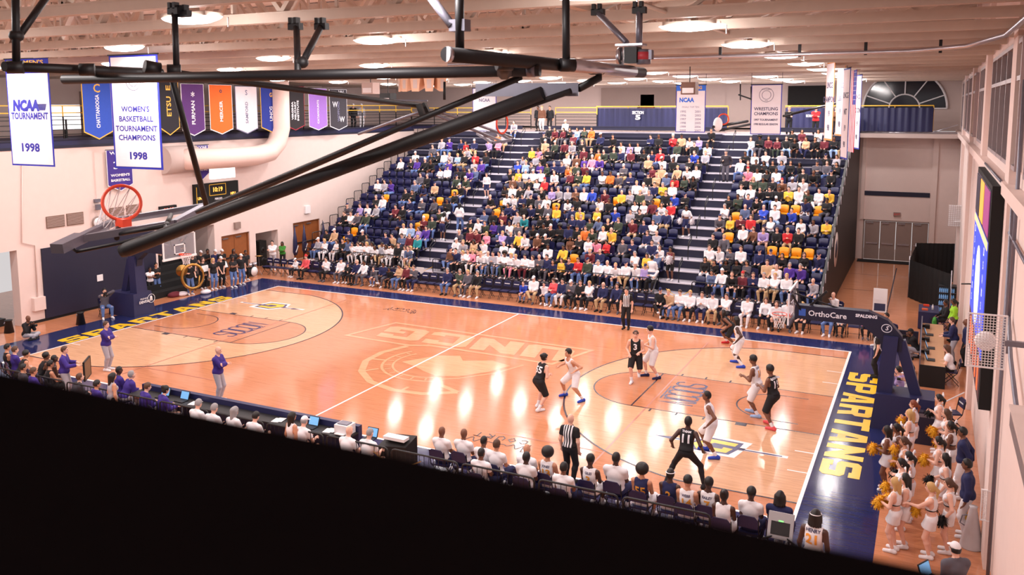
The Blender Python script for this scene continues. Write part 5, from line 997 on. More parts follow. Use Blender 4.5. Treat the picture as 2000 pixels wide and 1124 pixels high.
def on_back(o, txt, m, size, up=.36, ps='stand', fem=0, w=1.0, front=False, width=None, name='number'):
    """flat letters laid onto the shirt, following its surface"""
    t = [c for c in o.children if c.name == o['_t']][0]; S_ = skeleton(ps, fem, w); me = text_mesh(txt, size, size*.03); bm = bmesh.new(); bm.from_mesh(me); bmesh.ops.triangulate(bm, faces=bm.faces)
    for _ in range(3): bmesh.ops.subdivide_edges(bm, edges=[e for e in bm.edges if e.calc_length() > .045], cuts=1, use_grid_fill=False); bmesh.ops.triangulate(bm, faces=bm.faces)
    bm.to_mesh(me); bm.free(); sg = 1 if front else -1
    bv = BVHTree.FromPolygons([v.co for v in t.data.vertices], [tuple(p.vertices) for p in t.data.polygons]); r, u, f = Vector(S_['rs']), Vector(S_['u']), Vector(S_['fs'])*sg; r = -r*sg; c = Vector(S_['P'])+u*up
    xs = [v.co.x for v in me.vertices] or [0]; k = width/max(1e-6, max(xs)-min(xs)) if width else 1
    for v in me.vertices:
        p = c+r*(v.co.x*k)+u*v.co.y; hit = bv.ray_cast(p+f*.5, -f); v.co = (hit[0] if hit[0] else p+f*.14)+f*.008
    me.materials.clear(); me.materials.append(m); q = bpy.data.objects.new(name, me); link(q, t); return q
def off_local(ps, fem=0, w=1.0): return skeleton(ps, fem, w)

# ---------------------------------------------------------------- right-hand side of the hall
vb = empty('video_board', (32.25, 3.3, 2.75), 0, 'huge video board with blue screen hung on the right wall', 'scoreboard')
MB().box((0, -3.1, .45), (.22, 3.1, 5.15)).build('cabinet', BLACKM, vb)
SCB = mat('screen_blue', S(52,72,200), .4, var=0, emit=1.2); SCW = mat('screen_white', (.95,.95,1), .4, var=0, emit=1.2); SCD = mat('screen_dark', S(40,34,54), .4, var=0, emit=.5); SCP = mat('screen_magenta', S(150,60,120), .4, var=0, emit=.8); SCY = mat('screen_gold', S(226,170,70), .4, var=0, emit=.8); SCO = mat('screen_orange', S(235,100,60), .4, var=0, emit=1.2); SCM = mat('screen_brown', S(70,44,50), .4, var=0, emit=.5)
def scr(y0, y1, z0, z1, m, nm, o=0): return MB().box((-.012-o, y0, z0), (0-o, y1, z1)).build(nm, m, vb)
scr(-2.9, 2.9, 1.45, 3.95, SCB, 'score_screen'); scr(-2.9, 2.9, .55, 1.45, SCM, 'lower_screen'); scr(-2.9, 2.9, 3.98, 5.05, SCD, 'sponsor_strip')
scr(-.6, .9, 4.05, 5.0, SCY, 'sponsor_panel', .012); scr(-2.8, -.9, 4.05, 5.0, SCP, 'sponsor_panel', .012); scr(1.1, 2.8, 4.05, 5.0, SCD, 'sponsor_panel', .012); scr(-2.9, 2.9, 3.78, 3.95, mat('screen_cream', S(240,210,150), .4, var=0, emit=.9), 'title_strip', .012)
MB().lathe((-.013, .1, 2.5), [(.95, 0), (.95, -.006)], 28, 'x').build('white_arch', SCW, vb); MB().lathe((-.021, .1, 2.5), [(.05, 0), (.05, -.004)], 10, 'x').build('arch_dot', SCD, vb)
for k in range(7):
    for y in (2.2, -1.9): lettering(('23', '5', '11', '10', '3', '13', '2')[k], SCW, vb, (-.012, y, 3.6-k*.3), (0, -1, 0), (0, 0, 1), .24, .008)
for k in range(5): scr(-2.4+k*1.0, -2.1+k*1.0, .65, 1.35, SCO, 'orange_column', .012)
MB().tube([(.15, -3.0, 5.25), (.15, 3.0, 5.25)], .03, 6).build('top_rail', GREYSTEEL, vb)
MB().box((.2, 1.8, .6), (.36, 2.0, 4.9)).box((.2, -1.0, .6), (.36, -.8, 4.9)).build('bracket', BLACK, vb)
def wire_panel(label, u0, v0, u1, v1, d, n=12):
    a_, b_ = at(u0, v0, d=d), at(u1, v1, d=d); wd = abs(b_.x-a_.x); h = a_.z-b_.z; t = empty('wire_guard', ((a_.x+b_.x)/2, a_.y, b_.z), 0, label, 'guard'); m = MB(); r = wd/n*.11
    for i in range(n+1): m.box((-wd/2+wd*i/n-r, -r, 0), (-wd/2+wd*i/n+r, r, h))
    k = int(n*h/wd)
    for i in range(k+1): m.box((-wd/2, -r, h*i/k-r), (wd/2, r, h*i/k+r))
    m.build('mesh', WHITE, t); f = MB().box((-wd/2-.02, -.02, -.02), (wd/2+.02, .02, .0)).box((-wd/2-.02, -.02, h), (wd/2+.02, .02, h+.02)).box((-wd/2-.02, -.02, 0), (-wd/2, .02, h)).box((wd/2, -.02, 0), (wd/2+.02, .02, h)); f.build('frame', WHITE, t)
    MB().box((wd/2, -.04, h*.45), (max(wd/2+.05, 32.62-t.location.x), .04, h*.55)).build('bracket', GREYSTEEL, t)
    return t, wd, h
t, wd, h = wire_panel('white wire grid guard in front of the video board on the right wall', 1893, 613, 1958, 716, 13.5); MB().lathe((0, .06, h*.45), [(.02, 0), (.14, .03), (.16, .12), (.02, .16)], 12, 'y').build('horn', WHITE, t)
wire_panel('low white wire grid guard on the right wall beside the megaphone', 1919, 958, 1941, 1018, 17.5, 8)
a_ = at(1869, 420, d=44); t = empty('wall_backboard', (a_.x, a_.y, a_.z-.6), 0, 'small white side basketball backboard high on the right wall', 'basketball hoop')
MB().box((-.4, -.03, 0), (.4, .03, 1.1)).build('board', WHITE, t); m = MB(); [m.box((-.4, -.05, .1*k), (.4, -.035, .1*k+.015)) for k in range(11)]; [m.box((-.4+.1*k, -.05, 0), (-.385+.1*k, -.035, 1.1)) for k in range(9)]; m.build('grid', WALL2, t); MB().tube([(.1+.2*math.cos(k*PI/8), -.3+.2*math.sin(k*PI/8), .3) for k in range(16)], .015, 5, closed=True).build('rim', WHITE, t); MB().box((.4, 0, .3), (max(.5, 32.62-a_.x), .08, .9)).build('bracket', GREYSTEEL, t)
for (u0, v0, u1, v1, d, l_) in ((1958, 628, 1998, 668, 7.0, 'grey junction box fixed high on the near right wall'), (1968, 664, 1999, 738, 7.0, 'pale electrical cabinet below the junction box on the near right wall')):
    a_, b_ = at(u0, v0, d=d), at(u1, v1, d=d); t = empty('electrical_box', (32.62, a_.y, b_.z), 0, l_, 'box'); h = a_.z-b_.z; MB().box((-.28, -.2, 0), (.0, .2, h)).build('case', GREYSTEEL if h < .2 else WALL, t); MB().box((-.29, -.17, h*.1), (-.28, .17, h*.9)).build('cover', WHITE, t)
c_ = at(1974, 790, x=32.4); t = empty('wall_ledge_box', (32.6, c_.y-1.6, c_.z-.34), 0, 'long grey boxed ledge sloping along the near right wall', 'ledge'); MB().box((-.2, -8, 0), (0, 1.6, .3)).build('case', GREYSTEEL, t); MB().box((-.22, -8, .3), (0, 1.6, .34)).build('lid', WALL2, t)
MBp = MB()
for y, z0, z1 in ((-.75, 0, 7.6), (-1.5, 4.9, 10), (3.6, 5, 7.6)): MBp.tube([(32.55, y, z0), (32.55, y, z1)], .035, 6)
MBp.tube([(32.55, 9, 7.2), (32.55, 3.6, 7.1), (32.55, -4, 7.0)], .03, 6).tube([(32.55, -1.5, 5.6), (32.5, -3, 5.2), (32.5, -6, 4.4)], .04, 6)
tag(MBp.build('wall_conduits', GREYSTEEL), 'grey conduits running over the near right wall', 'pipe')
t = empty('sconce_bracket', at(1893, 556, d=30), 0, 'small black bracket on the right wall below the video board', 'bracket'); MB().tube([(-.25, 0, 0), (.0, 0, .02), (.5, 0, 0)], .025, 6).build('arm', BLACK, t)
# black drape screens, cooler, tables
dr = empty('drape_screen', (31.2, 26.5, 0), 0, 'tall black pipe-and-drape screen before the far doors', 'screen')
def pleat(p, q, h): 
    m = MB(); n = 26; p = Vector(p); q = Vector(q); nn = (q-p).normalized(); nn = Vector((-nn.y, nn.x, 0)); vs = []
    for i in range(n+1): c = p.lerp(q, i/n)+nn*(.03*math.sin(i*2.1)); vs += [c, c+Vector((0, 0, h))]
    m.add(vs, [(2*i, 2*i+2, 2*i+3, 2*i+1) for i in range(n)], True); return m
pleat((-.8, .1, .02), (1.0, -3.2, .02), 1.9).build('drape', BLACKM, dr); pleat((-.8, .1, .02), (-.6, 4.6, .02), 1.9).build('drape', BLACKM, dr); pleat((-.6, 4.6, .02), (1.3, 5.2, .02), 2.1).build('drape', BLACKM, dr)
for x, y in ((-.8, .1), (1.0, -3.2), (-.6, 4.6), (1.3, 5.2)): MB().tube([(x, y, 0), (x, y, 2.1)], .025, 6).build('pole', SILVER, dr)
c_ = at(1845, 612, z=0); ck = empty('drink_cooler', (32.05, c_.y-.2, 0), 0, 'black glass-front cooler stacked with blue bottles by the right wall', 'cooler')
MB().box((-.35, -.03, 0), (.4, .6, 1.3)).build('cabinet', BLACK, ck); bt = mat('water_bottle', S(120,170,220), .2, var=.2, emit=.25)
for z in range(4):
    MB().box((-.33, -.06, .1+z*.3), (.38, -.03, .115+z*.3)).build('shelf', GREYSTEEL, ck); m = MB()
    for x in range(8): m.lathe((-.28+.08*x, -.06, .12+z*.3), [(.03, 0), (.03, .14), (.012, .19), (.012, .21)], 8)
    m.build('bottles', bt, ck)['kind'] = 'stuff'
def table(name, x, y, lx, ly, h, top, label, cloth=None, cat='table'):
    t = empty(name, (x, y, 0), 0, label, cat); MB().box((-lx/2, -ly/2, h-.04), (lx/2, ly/2, h)).build('tabletop', top, t)
    for sx in (-1, 1):
        for sy in (-1, 1): MB().tube([(sx*(lx/2-.06), sy*(ly/2-.06), 0), (sx*(lx/2-.06), sy*(ly/2-.06), h-.04)], .02, 6).build('leg', GREYSTEEL, t)
    if cloth: MB().box((-lx/2-.02, -ly/2-.02, .03), (lx/2+.02, ly/2+.02, h-.05)).box((-lx/2-.02, -ly/2-.02, h-.05), (lx/2+.02, ly/2+.02, h+.006)).build('tablecloth', cloth, t)
    return t
c_ = at(1812, 640, z=0); table('folding_table', c_.x, c_.y+.3, .75, 1.5, .76, NAVY, 'folding table under a navy cloth by the drink cooler', NAVY)
for i, (dx, dy, m_, nm, l_) in enumerate(((-.1, .5, RED, 'red_box', 'red packet on the navy cloth table'), (.15, -.2, WHITE, 'water_bottle', 'white bottle standing on the navy cloth table'), (-.15, -.35, mat('orange_box', S(220,100,60), .6), 'snack_box', 'orange snack box on the navy cloth table'))):
    o = empty(nm, (c_.x+dx, c_.y+.3+dy, .767), 0, l_, 'box' if i != 1 else 'bottle')
    if i == 1: MB().lathe((0, 0, 0), [(.04, 0), (.04, .16), (.015, .22), (.015, .25)], 10).build('bottle_body', m_, o)
    else: MB().box((-.12, -.09, 0), (.12, .09, .06)).box((-.1, -.07, .06), (.1, .07, .07)).build('carton', m_, o)
fc0 = folding_chair()
def chair(x, y, face, label, grp=None):
    global fc0_used
    o = copy_tree(fc0); o.location = (x, y, 0); o.rotation_euler.z = math.radians(face-90); return tag(o, label, 'chair', grp)
c_ = at(1812, 662, z=0); chair(c_.x, c_.y, 200, 'navy folding chair with a green jacket over its back')
o = empty('green_jacket', (c_.x+.1, c_.y, .45), 0, 'bright green jacket draped over a folding chair', 'jacket'); P_, Q_ = sdf_mesh([('e', V(.12, .05, .22), V(.1, .28, .26), np.eye(3)), ('c', V(.1, .25, .35), V(.15, .3, .0), .06, .05), ('c', V(.1, -.2, .35), V(.16, -.24, .02), .06, .05)], .03); q = bpy.data.objects.new('cloth', np_mesh('cloth', P_, Q_)); link(q, o); set_mats(q, [CM['u']])
mt = table('media_table', 31.5, 15.0, .75, 6.2, .76, mat('table_laminate', S(196,150,112), .4), 'long media table with brown top behind the right baseline')
MB().box((-.42, -3.1, .05), (-.38, 3.1, 1.05)).build('front_board', GREYSTEEL, mt); MB().box((-.4, -3.16, 0), (.4, -3.1, .76)).build('end_panel', BLACKM, mt); MB().box((-.45, .8, .05), (-.42, 3.1, .5)).build('skirt_panel', NAVYD, mt)
def laptop(x, y, z, face, label):
    t = empty('laptop', (x, y, z), math.radians(face-90), label, 'laptop'); MB().box((-.17, -.12, 0), (.17, .12, .02)).build('base', BLACK, t); s_ = MB().add([(-.17, .12, .02), (.17, .12, .02), (.17, .2, .25), (-.17, .2, .25), (-.17, .14, .02), (.17, .14, .02), (.17, .22, .25), (-.17, .22, .25)], [(0,1,2,3),(7,6,5,4),(0,4,5,1),(1,5,6,2),(2,6,7,3),(3,7,4,0)]).build('lid', BLACK, t); MB().add([(-.155, .117, .035), (.155, .117, .035), (.155, .193, .24), (-.155, .193, .24)], [(0,1,2,3)]).build('screen', mat('laptop_glow', S(110,170,220), .4, var=0, emit=.6), s_); return t
laptop(31.45, 12.6, .762, 180, 'laptop in front of the woman in white at the media table'); laptop(31.45, 14.2, .762, 180, 'laptop at the middle of the media table'); laptop(31.4, 16.2, .762, 180, 'laptop before the two men at the media table')
for i, (y, l_) in enumerate(((13.4, 'black camera body on the media table near its front end'), (15.2, 'black camera body at the middle of the media table'), (17.3, 'black camera body at the far end of the media table'))):
    o = empty('camera_body', (31.3, y, .762), 0, l_, 'camera'); MB().box((-.09, -.12, 0), (.09, .12, .14)).build('case', BLACK, o); MB().lathe((-.09, 0, .07), [(.05, 0), (.055, -.12)], 12, 'x').build('lens', BLACK, o)
for i, (x, y, l_) in enumerate(((30.75, 13.3, 'black equipment bag on the floor before the media table'), (30.6, 17.6, 'black sponsor board lying by the far end of the media table'))):
    o = empty('equipment_bag' if i == 0 else 'sponsor_board', (x, y, 0), 0, l_, 'bag' if i == 0 else 'board')
    if i == 0: MB().ell((0, 0, .18), (.22, .38, .18), 12, 8).build('bag_body', BLACK, o); MB().tube([(0, -.25, .3), (0, 0, .5), (0, .25, .3)], .015, 5).build('strap', BLACK, o)
    else: MB().box((-.4, -.05, 0), (.4, .05, .5)).build('panel', NAVYD, o); MB().box((-.3, -.2, 0), (-.26, .2, .03)).box((.26, -.2, 0), (.3, .2, .03)).build('foot', BLACK, o)
s_ = empty('sandwich_sign', (29.3, 23.0, 0), 0, 'white framed A-shaped floor sign with navy panel beside the side court line', 'sign')
for sg in (-1, 1): MB().add([(-.3, sg*.25, 0), (.3, sg*.25, 0), (.3, sg*.03, 1.05), (-.3, sg*.03, 1.05), (-.3, sg*.29, 0), (.3, sg*.29, 0), (.3, sg*.07, 1.05), (-.3, sg*.07, 1.05)], [(0,1,2,3),(7,6,5,4),(0,4,5,1),(1,5,6,2),(2,6,7,3),(3,7,4,0)]).build('leaf', WHITE, s_)
MB().add([(-.24, -.283, .06), (.24, -.283, .06), (.24, -.102, .86), (-.24, -.102, .86)], [(0, 1, 2, 3)]).build('navy_panel', NAVY, s_)
for k, tx in enumerate(('NO', 'RE-ENTRY', 'FLOOR', 'TICKETS', 'ONLY')): lettering(tx, SIGNW, s_, (0, -.2-.0+.03*k-.06, .74-k*.13+.0), (1, 0, 0), (0, .22, 1), .08, .002, off=.03)
mg = empty('megaphone', (32.3, .55, 0), 0, 'big white cheer megaphone standing by the right wall', 'megaphone'); MB().lathe((0, 0, 0), [(.24, 0), (.235, .02), (.07, .88), (.085, .92)], 20).build('cone', mat('megaphone_white', S(206,200,204), .5), mg); MB().tube([(-.14, 0, .45), (-.24, 0, .5), (-.2, 0, .68), (-.1, 0, .7)], .014, 5).build('handle', GREYSTEEL, mg)
c_ = at(1880, 838, z=0); chair(c_.x-.3, c_.y, 200, 'navy folding chair standing alone by the right wall pillar'); 
o = empty('signal_pole', (c_.x-.6, c_.y-.3, .47), 0, 'white pole laid across the lone navy folding chair', 'pole'); MB().tube([(-.5, -.2, 0), (.6, .6, .55)], .02, 6).build('shaft', WHITE, o)
c_ = at(1838, 838, z=0); o = empty('padded_barrier', (31.0, 6.4, 0), 0, 'low navy padded barrier behind the hoop base', 'barrier'); MB().box((-.1, -.1, 0), (1.0, .1, .95)).build('pad', NAVYD, o); MB().box((.1, -.11, .8), (.7, -.1, .9)).build('vent', GREYSTEEL, o)
# ---------------------------------------------------------------- scorers' table, bench gear, near rails
pt = empty('press_table', (13.6, -1.62, 0), 0, "long scorers' table with navy padded front along the near sideline", 'table')
MB().box((-4.4, -.3, .72), (3.9, .2, .76)).build('tabletop', BLACK, pt); MB().box((-4.4, .2, 0), (3.9, .36, .92)).build('padded_front', NAVY, pt)
for x in (-4.3, -2.2, 0, 2.0, 3.8): MB().tube([(x, -.25, 0), (x, -.25, .72)], .025, 6).build('leg', GREYSTEEL, pt)
for i, (x, y, l_) in enumerate(((10.4, -1.72, 'laptop at the left end of the press table'), (11.2, -1.72, 'open laptop beside the purple-shirted writer at the press table'), (16.1, -1.72, 'laptop before the bald scorer'), (18.05, -1.7, 'laptop with pale blue screen by the bald scorer'))): laptop(x, y, .762, 90, l_)
pr_ = empty('printer', (17.2, -1.62, .765), 0, "white desktop printer on the right end of the scorers' table", 'printer'); MB().box((-.22, -.18, 0), (.22, .18, .26)).build('case', WHITE, pr_); MB().box((-.16, -.12, .26), (.16, .12, .29)).build('lid', GREYSTEEL, pr_); MB().box((-.15, -.28, .03), (.15, -.18, .05)).build('paper_tray', WHITE, pr_)
for i, (x, l_) in enumerate(((11.7, 'loose white papers left of the laptops on the press table'), (14.9, 'loose white papers before the grey-haired scorers'), (16.7, 'stack of white papers beside the printer'))): o = empty('paper_stack', (x, -1.7, .762), .2, l_, 'papers'); MB().box((-.11, -.15, 0), (.11, .15, .012)).box((-.02, -.12, .012), (.2, .18, .016)).build('sheets', WHITE, o)
o = empty('equipment_pile', (18.9, -1.75, 0), 0, 'folded black chairs and white towels piled at the end of the press table', 'pile'); MB().add([(-.4, -.2, .75), (.4, -.1, .8), (.5, .3, 1.0), (-.3, .25, .95), (-.4, -.2, 0), (.4, -.1, 0), (.5, .3, 0), (-.3, .25, 0)], [(0,1,2,3),(4,5,1,0),(5,6,2,1),(6,7,3,2),(7,4,0,3)]).build('black_case', BLACK, o); MB().box((-.3, -.1, .92), (.35, .15, 1.0)).build('towel', WHITE, o)
bk = empty('exercise_bike', (28.8, -3.3, 0), 0, 'grey exercise bike console at the end of the home bench', 'exercise bike'); MB().box((-.3, -.6, 0), (.3, .5, .08)).build('base', GREYSTEEL, bk); MB().tube([(0, .3, 0), (0, .38, 1.2)], .06, 8).build('post', GREYSTEEL, bk); MB().add([(-.24, .2, 1.1), (.24, .2, 1.1), (.24, .42, 1.55), (-.24, .42, 1.55), (-.24, .28, 1.06), (.24, .28, 1.06), (.24, .5, 1.52), (-.24, .5, 1.52)], [(0,1,2,3),(7,6,5,4),(0,4,5,1),(1,5,6,2),(2,6,7,3),(3,7,4,0)]).build('console', mat('console_grey', S(170,168,172), .5), bk); MB().add([(-.18, .225, 1.17), (.18, .225, 1.17), (.18, .4, 1.5), (-.18, .4, 1.5)], [(0,1,2,3)]).build('screen', BLACK, bk); MB().add([(-.04, .335, 1.4), (.05, .335, 1.4), (.05, .345, 1.42), (-.04, .345, 1.42)], [(0,1,2,3)]).build('green_digits', mat('led_green', (.2, 1, .2), .5, var=0, emit=1.5), bk); MB().tube([(-.3, .1, 1.1), (0, .35, 1.15), (.3, .1, 1.1)], .02, 6).build('handlebar', BLACK, bk); MB().ell((0, -.3, .8), (.14, .18, .07)).tube([(0, -.3, .1), (0, -.3, .8)], .04, 6).build('saddle', BLACK, bk)
ng = guard(1.9, 1.05, 14); x = 3.2; i = 0
while x < 27:
    o = ng if i == 0 else copy_tree(ng); o.location = (x, -2.57, 0); o.rotation_euler.z = -PI/2; tag(o, 'black barred rail behind the benches, %s from the left' % ORD[i], 'guard rail', 'rails in front of the near stands'); x += 2.02; i += 1
tag(MB().tube([(18.9+1.4*i/12, -2.7, .95-.25*math.sin(PI*i/12)) for i in range(13)], .015, 5).build('chain', mat('dull_gold', S(150,110,50), .6)), 'dull gold chain hanging between two rails behind the benches', 'chain')
# ledge right in front of the camera
le = empty('balcony_ledge', (31, -19, 0), 0, 'unlit black ledge blurred in the near foreground', 'ledge')
LB = mat('ledge_black', (.011, .009, .010), 1, var=.1, spec=0); y1 = at(850, 910, z=9.2).y+.8
MB().box((-14, -1.6, 8.3), (1.3, y1+18.2, 9.2)).build('ledge_top', LB, le); MB().box((-14, y1+18.2-.02, 2.0), (1.3, y1+18.2+.0, 8.3)).build('front_panel', LB, le)
# left passage: steps
for k in range(4): struct(MB().box((-7.5+.0, -1.0, 0), (-5.2-.5*k, 3.6, .32*(k+1))), 'trim_step_%s' % ORD[k], GREYSTEEL if k else BLACK)
for (u, v, l_) in ((158, 634, 'black tapered floor bin by the navy wall pad'), (18, 650, 'black floor case at the far left edge')):
    c_ = at(u, v, z=0); o = empty('floor_bin', c_, 0, l_, 'bin'); MB().lathe((0, 0, 0), [(.2, 0), (.13, .5), (.16, .52), (.16, .55)], 14).build('shell', BLACK, o); MB().tube([(0, -.16, .5), (0, -.2, .42)], .02, 5).build('handle', GREYSTEEL, o)
# band gear: speakers, drum kit, sousaphone is with the band
for i, (u, v, h_, l_) in enumerate(((509, 518, 1.5, 'tall black loudspeaker stack beside the brown doors'), (527, 523, .55, 'low black speaker box beside the tall stack'))):
    c_ = at(u, v, z=0); o = empty('loudspeaker', c_, 0, l_, 'loudspeaker'); MB().box((-.25, -.3, 0), (.25, .3, h_)).build('cabinet', BLACKM, o)
    for k in range(2 if h_ > 1 else 1): MB().lathe((.25, 0, .3+.65*k), [(.2, 0), (.2, .015), (.05, .0)], 16, 'x').build('cone', BLACK, o)
c_ = at(492, 540, z=0); dk2 = empty('drum_kit', c_, 0, 'silver drum kit with cymbals beside the standing band', 'drum kit')
MB().lathe((0, 0, .3), [(.28, -.2), (.28, .2)], 20, 'x').build('bass_drum', BLACK, dk2); MB().lathe((.2, 0, .3), [(.26, 0), (.26, .01)], 20, 'x').build('drum_head', WHITE, dk2)
for x, y, z, r_ in ((.05, .18, .68, .15), (.05, -.2, .68, .15), (-.4, -.3, .55, .17), (-.35, .45, .5, .2)): MB().lathe((x, y, z), [(r_, -.1), (r_, .1)], 16).build('tom', SILVER, dk2)
for x, y, z in ((.1, .5, 1.1), (.0, -.55, 1.0)): q = MB().lathe((x, y, z), [(.22, 0), (.05, .03), (.01, .035)], 18).build('cymbal', BRASS, dk2); MB().tube([(x, y, 0), (x, y, z)], .012, 5).tube([(x-.2, y, 0), (x, y, .3), (x+.2, y, 0)], .01, 5).build('stand', SILVER, q)
for i, (u, v, l_) in enumerate(((404, 566, 'black music stand with white sheets before the tuba player'), (440, 558, 'black music stand with white sheets beside the band'), (444, 520, 'black music stand raised behind the band row'))):
    c_ = at(u, v, z=0); o = empty('music_stand', c_, 0, l_, 'music stand'); MB().tube([(0, 0, 0), (0, 0, 1.0)], .015, 5).tube([(-.2, -.15, 0), (0, 0, .25), (.2, -.15, 0)], .01, 5).tube([(0, .25, 0), (0, 0, .25)], .01, 5).build('stand', BLACK, o); MB().add([(.06, -.28, .95), (.06, .28, .95), (-.1, .28, 1.3), (-.1, -.28, 1.3), (.04, -.28, .95), (.04, .28, .95), (-.12, .28, 1.3), (-.12, -.28, 1.3)], [(0,1,2,3),(7,6,5,4),(0,4,5,1),(1,5,6,2),(2,6,7,3),(3,7,4,0)]).build('desk', BLACK, o)
    if i < 2: MB().add([(.07, -.24, .99), (.07, .2, .99), (-.07, .2, 1.29), (-.07, -.24, 1.29)], [(0,1,2,3)]).build('sheet', WHITE, o)
c_ = at(352, 580, z=0); o = empty('black_riser', (c_.x-1.2, c_.y, 0), 0, 'black stepped riser behind the tuba player in the alcove', 'riser')
for k in range(5): MB().box((-1.2-.55*k, -1.2, 0), (.6-.55*k, 2.6, .3*(k+1))).build('step', BLACKM, o)
for i, (u, v, l_) in enumerate(((356, 578, 'white cap lying on a dark bag by the band'), (402, 574, 'heap of white shirts on the floor before the band'))):
    c_ = at(u, v, z=0); o = empty('clothes_heap', c_, 0, l_, 'clothes'); MB().ell((0, 0, .1), (.25, .3, .12), 10, 6).build('cloth', WHITEC, o)
    if i == 0: MB().ell((-.2, -.3, .1), (.3, .4, .15), 10, 6).build('bag', CM['m'], o)
# flags by the second brown doors
for i, (u, v, l_) in enumerate(((578, 525, 'left furled navy flag by the brown doors at the left end of the stand'), (596, 520, 'right furled navy flag by the brown doors at the left end of the stand'), (632, 470, 'furled navy flag leaning at the left end of the fourth row'))):
    c_ = at(u, v, x=LX+.7); o = empty('furled_flag', (c_.x, c_.y, 0), 0, l_, 'flag'); MB().tube([(0, 0, 0), (-.05, 0, 2.35)], .015, 6).build('pole', BLACK, o); MB().lathe((0, 0, .5), [(.1, 0), (.16, .2), (.13, .9), (.02, 1.75)], 12).build('cloth', NAVY, o); MB().tube([(.14, -.1, .7), (.16, .1, 1.1)], .03, 5).build('white_stripe', WHITE, o)

# ---------------------------------------------------------------- people on the floor
def striped():
    m = mat('referee_stripes', (.8, .8, .8), .8, var=0).copy(); nt = m.node_tree; b = nt.nodes['Principled BSDF']; tc = nt.nodes.new('ShaderNodeTexCoord'); sx = nt.nodes.new('ShaderNodeSeparateXYZ'); mt_ = nt.nodes.new('ShaderNodeMath'); mt_.operation = 'MULTIPLY'; mt_.inputs[1].default_value = 88
    s = nt.nodes.new('ShaderNodeMath'); s.operation = 'SINE'; g = nt.nodes.new('ShaderNodeMath'); g.operation = 'GREATER_THAN'; g.inputs[1].default_value = 0; a = nt.nodes.new('ShaderNodeMath'); a.operation = 'ABSOLUTE'; l = nt.nodes.new('ShaderNodeMath'); l.operation = 'LESS_THAN'; l.inputs[1].default_value = .135; z = nt.nodes.new('ShaderNodeMath'); z.operation = 'MULTIPLY'
    L_ = nt.links.new; L_(tc.outputs['Object'], sx.inputs[0]); L_(sx.outputs[0], mt_.inputs[0]); L_(mt_.outputs[0], s.inputs[0]); L_(s.outputs[0], g.inputs[0]); L_(sx.outputs[0], a.inputs[0]); L_(a.outputs[0], l.inputs[0]); L_(g.outputs[0], z.inputs[0]); L_(l.outputs[0], z.inputs[1])
    mx = nt.nodes.new('ShaderNodeMix'); mx.data_type = 'RGBA'; mx.inputs[6].default_value = S(26, 24, 28)+(1,); mx.inputs[7].default_value = S(240, 236, 240)+(1,); L_(z.outputs[0], mx.inputs[0]); L_(mx.outputs[2], b.inputs['Base Color']); return m
CM['S'] = striped()
NUMW = mat('number_white', S(245,242,246), .7, var=0); NUMG = mat('number_gold', S(240,160,60), .7, var=0)
G0 = lambda u, v: at(u, v, z=0)
HI = .017
def player(u, v, face, ps, col, num, skin, hair, shoe, label, hc='k', bot=None, outfit='jersey/ballshorts/sock', ht=1.95, front=False, name=None, dx=0, dy=0, numm=None, acc='w', sock='w'):
    c = G0(u, v); o = person((c.x+dx, c.y+dy, 0), face, label, ps, outfit, col, bot or col, shoe, hair, hc, skin, 0, 1.05, ht, HI, sock=sock, acc=acc)
    if num: on_back(o, num, numm or (NUMW if col != 'w' else NUMG), .27, .33, ps, 0, 1.05, front)
    if name: on_back(o, name, numm or (NUMW if col != 'w' else INKD), .07, .5, ps, 0, 1.05, front, name='name_lettering')
    return o
player(1052, 800, 62, 'dribble_wait', 'k', '55', 'l', 'bun+band', 'w', 'black-uniformed player number 55 with hair bun, his back to the camera', acc='k')
player(1122, 779, 236, 'guard_low', 'w', '1', 'm', 'curly', 'b', 'white-uniformed defender in low stance facing the bun-haired player', front=True)
player(1241, 745, 282, 'jog', 'k', '3', 'l', 'short+band', 'w', 'black-uniformed player number 3 with brown hair and headband, walking forward', hc='B', front=True, bot='k', acc='k', sock='w')
player(1276, 738, 215, 'bump', 'w', '5', 'l', 'curly', 'n', 'white-uniformed player close behind black number 3', front=True, ht=1.98)
player(1445, 714, 188, 'slide', 'w', '23', 'e', 'dreads', 'b', 'white-uniformed player with dreadlocks and blue shoes near the far sideline', outfit='jersey/ballshorts/high', ht=2.0, front=True)
player(1430, 674, 205, 'bent', 'k', '4', 'd', 'dreads', 'r', 'bent-over black-uniformed player with red shoes behind the dreadlocked player', ht=1.9)
player(1477, 812, 172, 'bump', 'w', '15', 'd', 'curly', 'l', 'white-uniformed player with light blue shoes under the right basket', ht=2.0, name='DAVIS')
player(1509, 836, 160, 'bump', 'k', '19', 'd', 'curly', 'I', 'black-uniformed player number 19 with pink shoes under the right basket', ht=2.0, name='BRADDOCK')
player(1390, 888, 195, 'slide', 'w', '2', 'd', 'short', 'b', 'white-uniformed player standing on the yellow crest near the right corner', front=True, ht=1.95)
player(1338, 950, 88, 'set_wide', 'k', '11', 'e', 'short', 'k', 'black-uniformed player number 11 in long tights, wide stance, back to camera', outfit='jersey/tights/-', name='THIAM', ht=1.95)
def stand_at(u, v, face, label, ps='stand', **kw): c = G0(u, v); return person((c.x, c.y, 0), face, label, ps, **kw)
rk = dict(outfit='polo/slacks/-', top='S', bot='k', shoe='k', h=HI, ht=1.84)
stand_at(1223, 643, 275, 'referee in striped shirt facing the camera at the far sideline', 'stand', hair='short', **rk)
stand_at(1112, 945, 85, 'bald referee in striped shirt, back to camera, by the home bench', 'stand', hair='bald', **rk)
stand_at(1712, 738, 180, 'referee in striped shirt half hidden behind the hoop column', 'stand', hair='short', **rk)
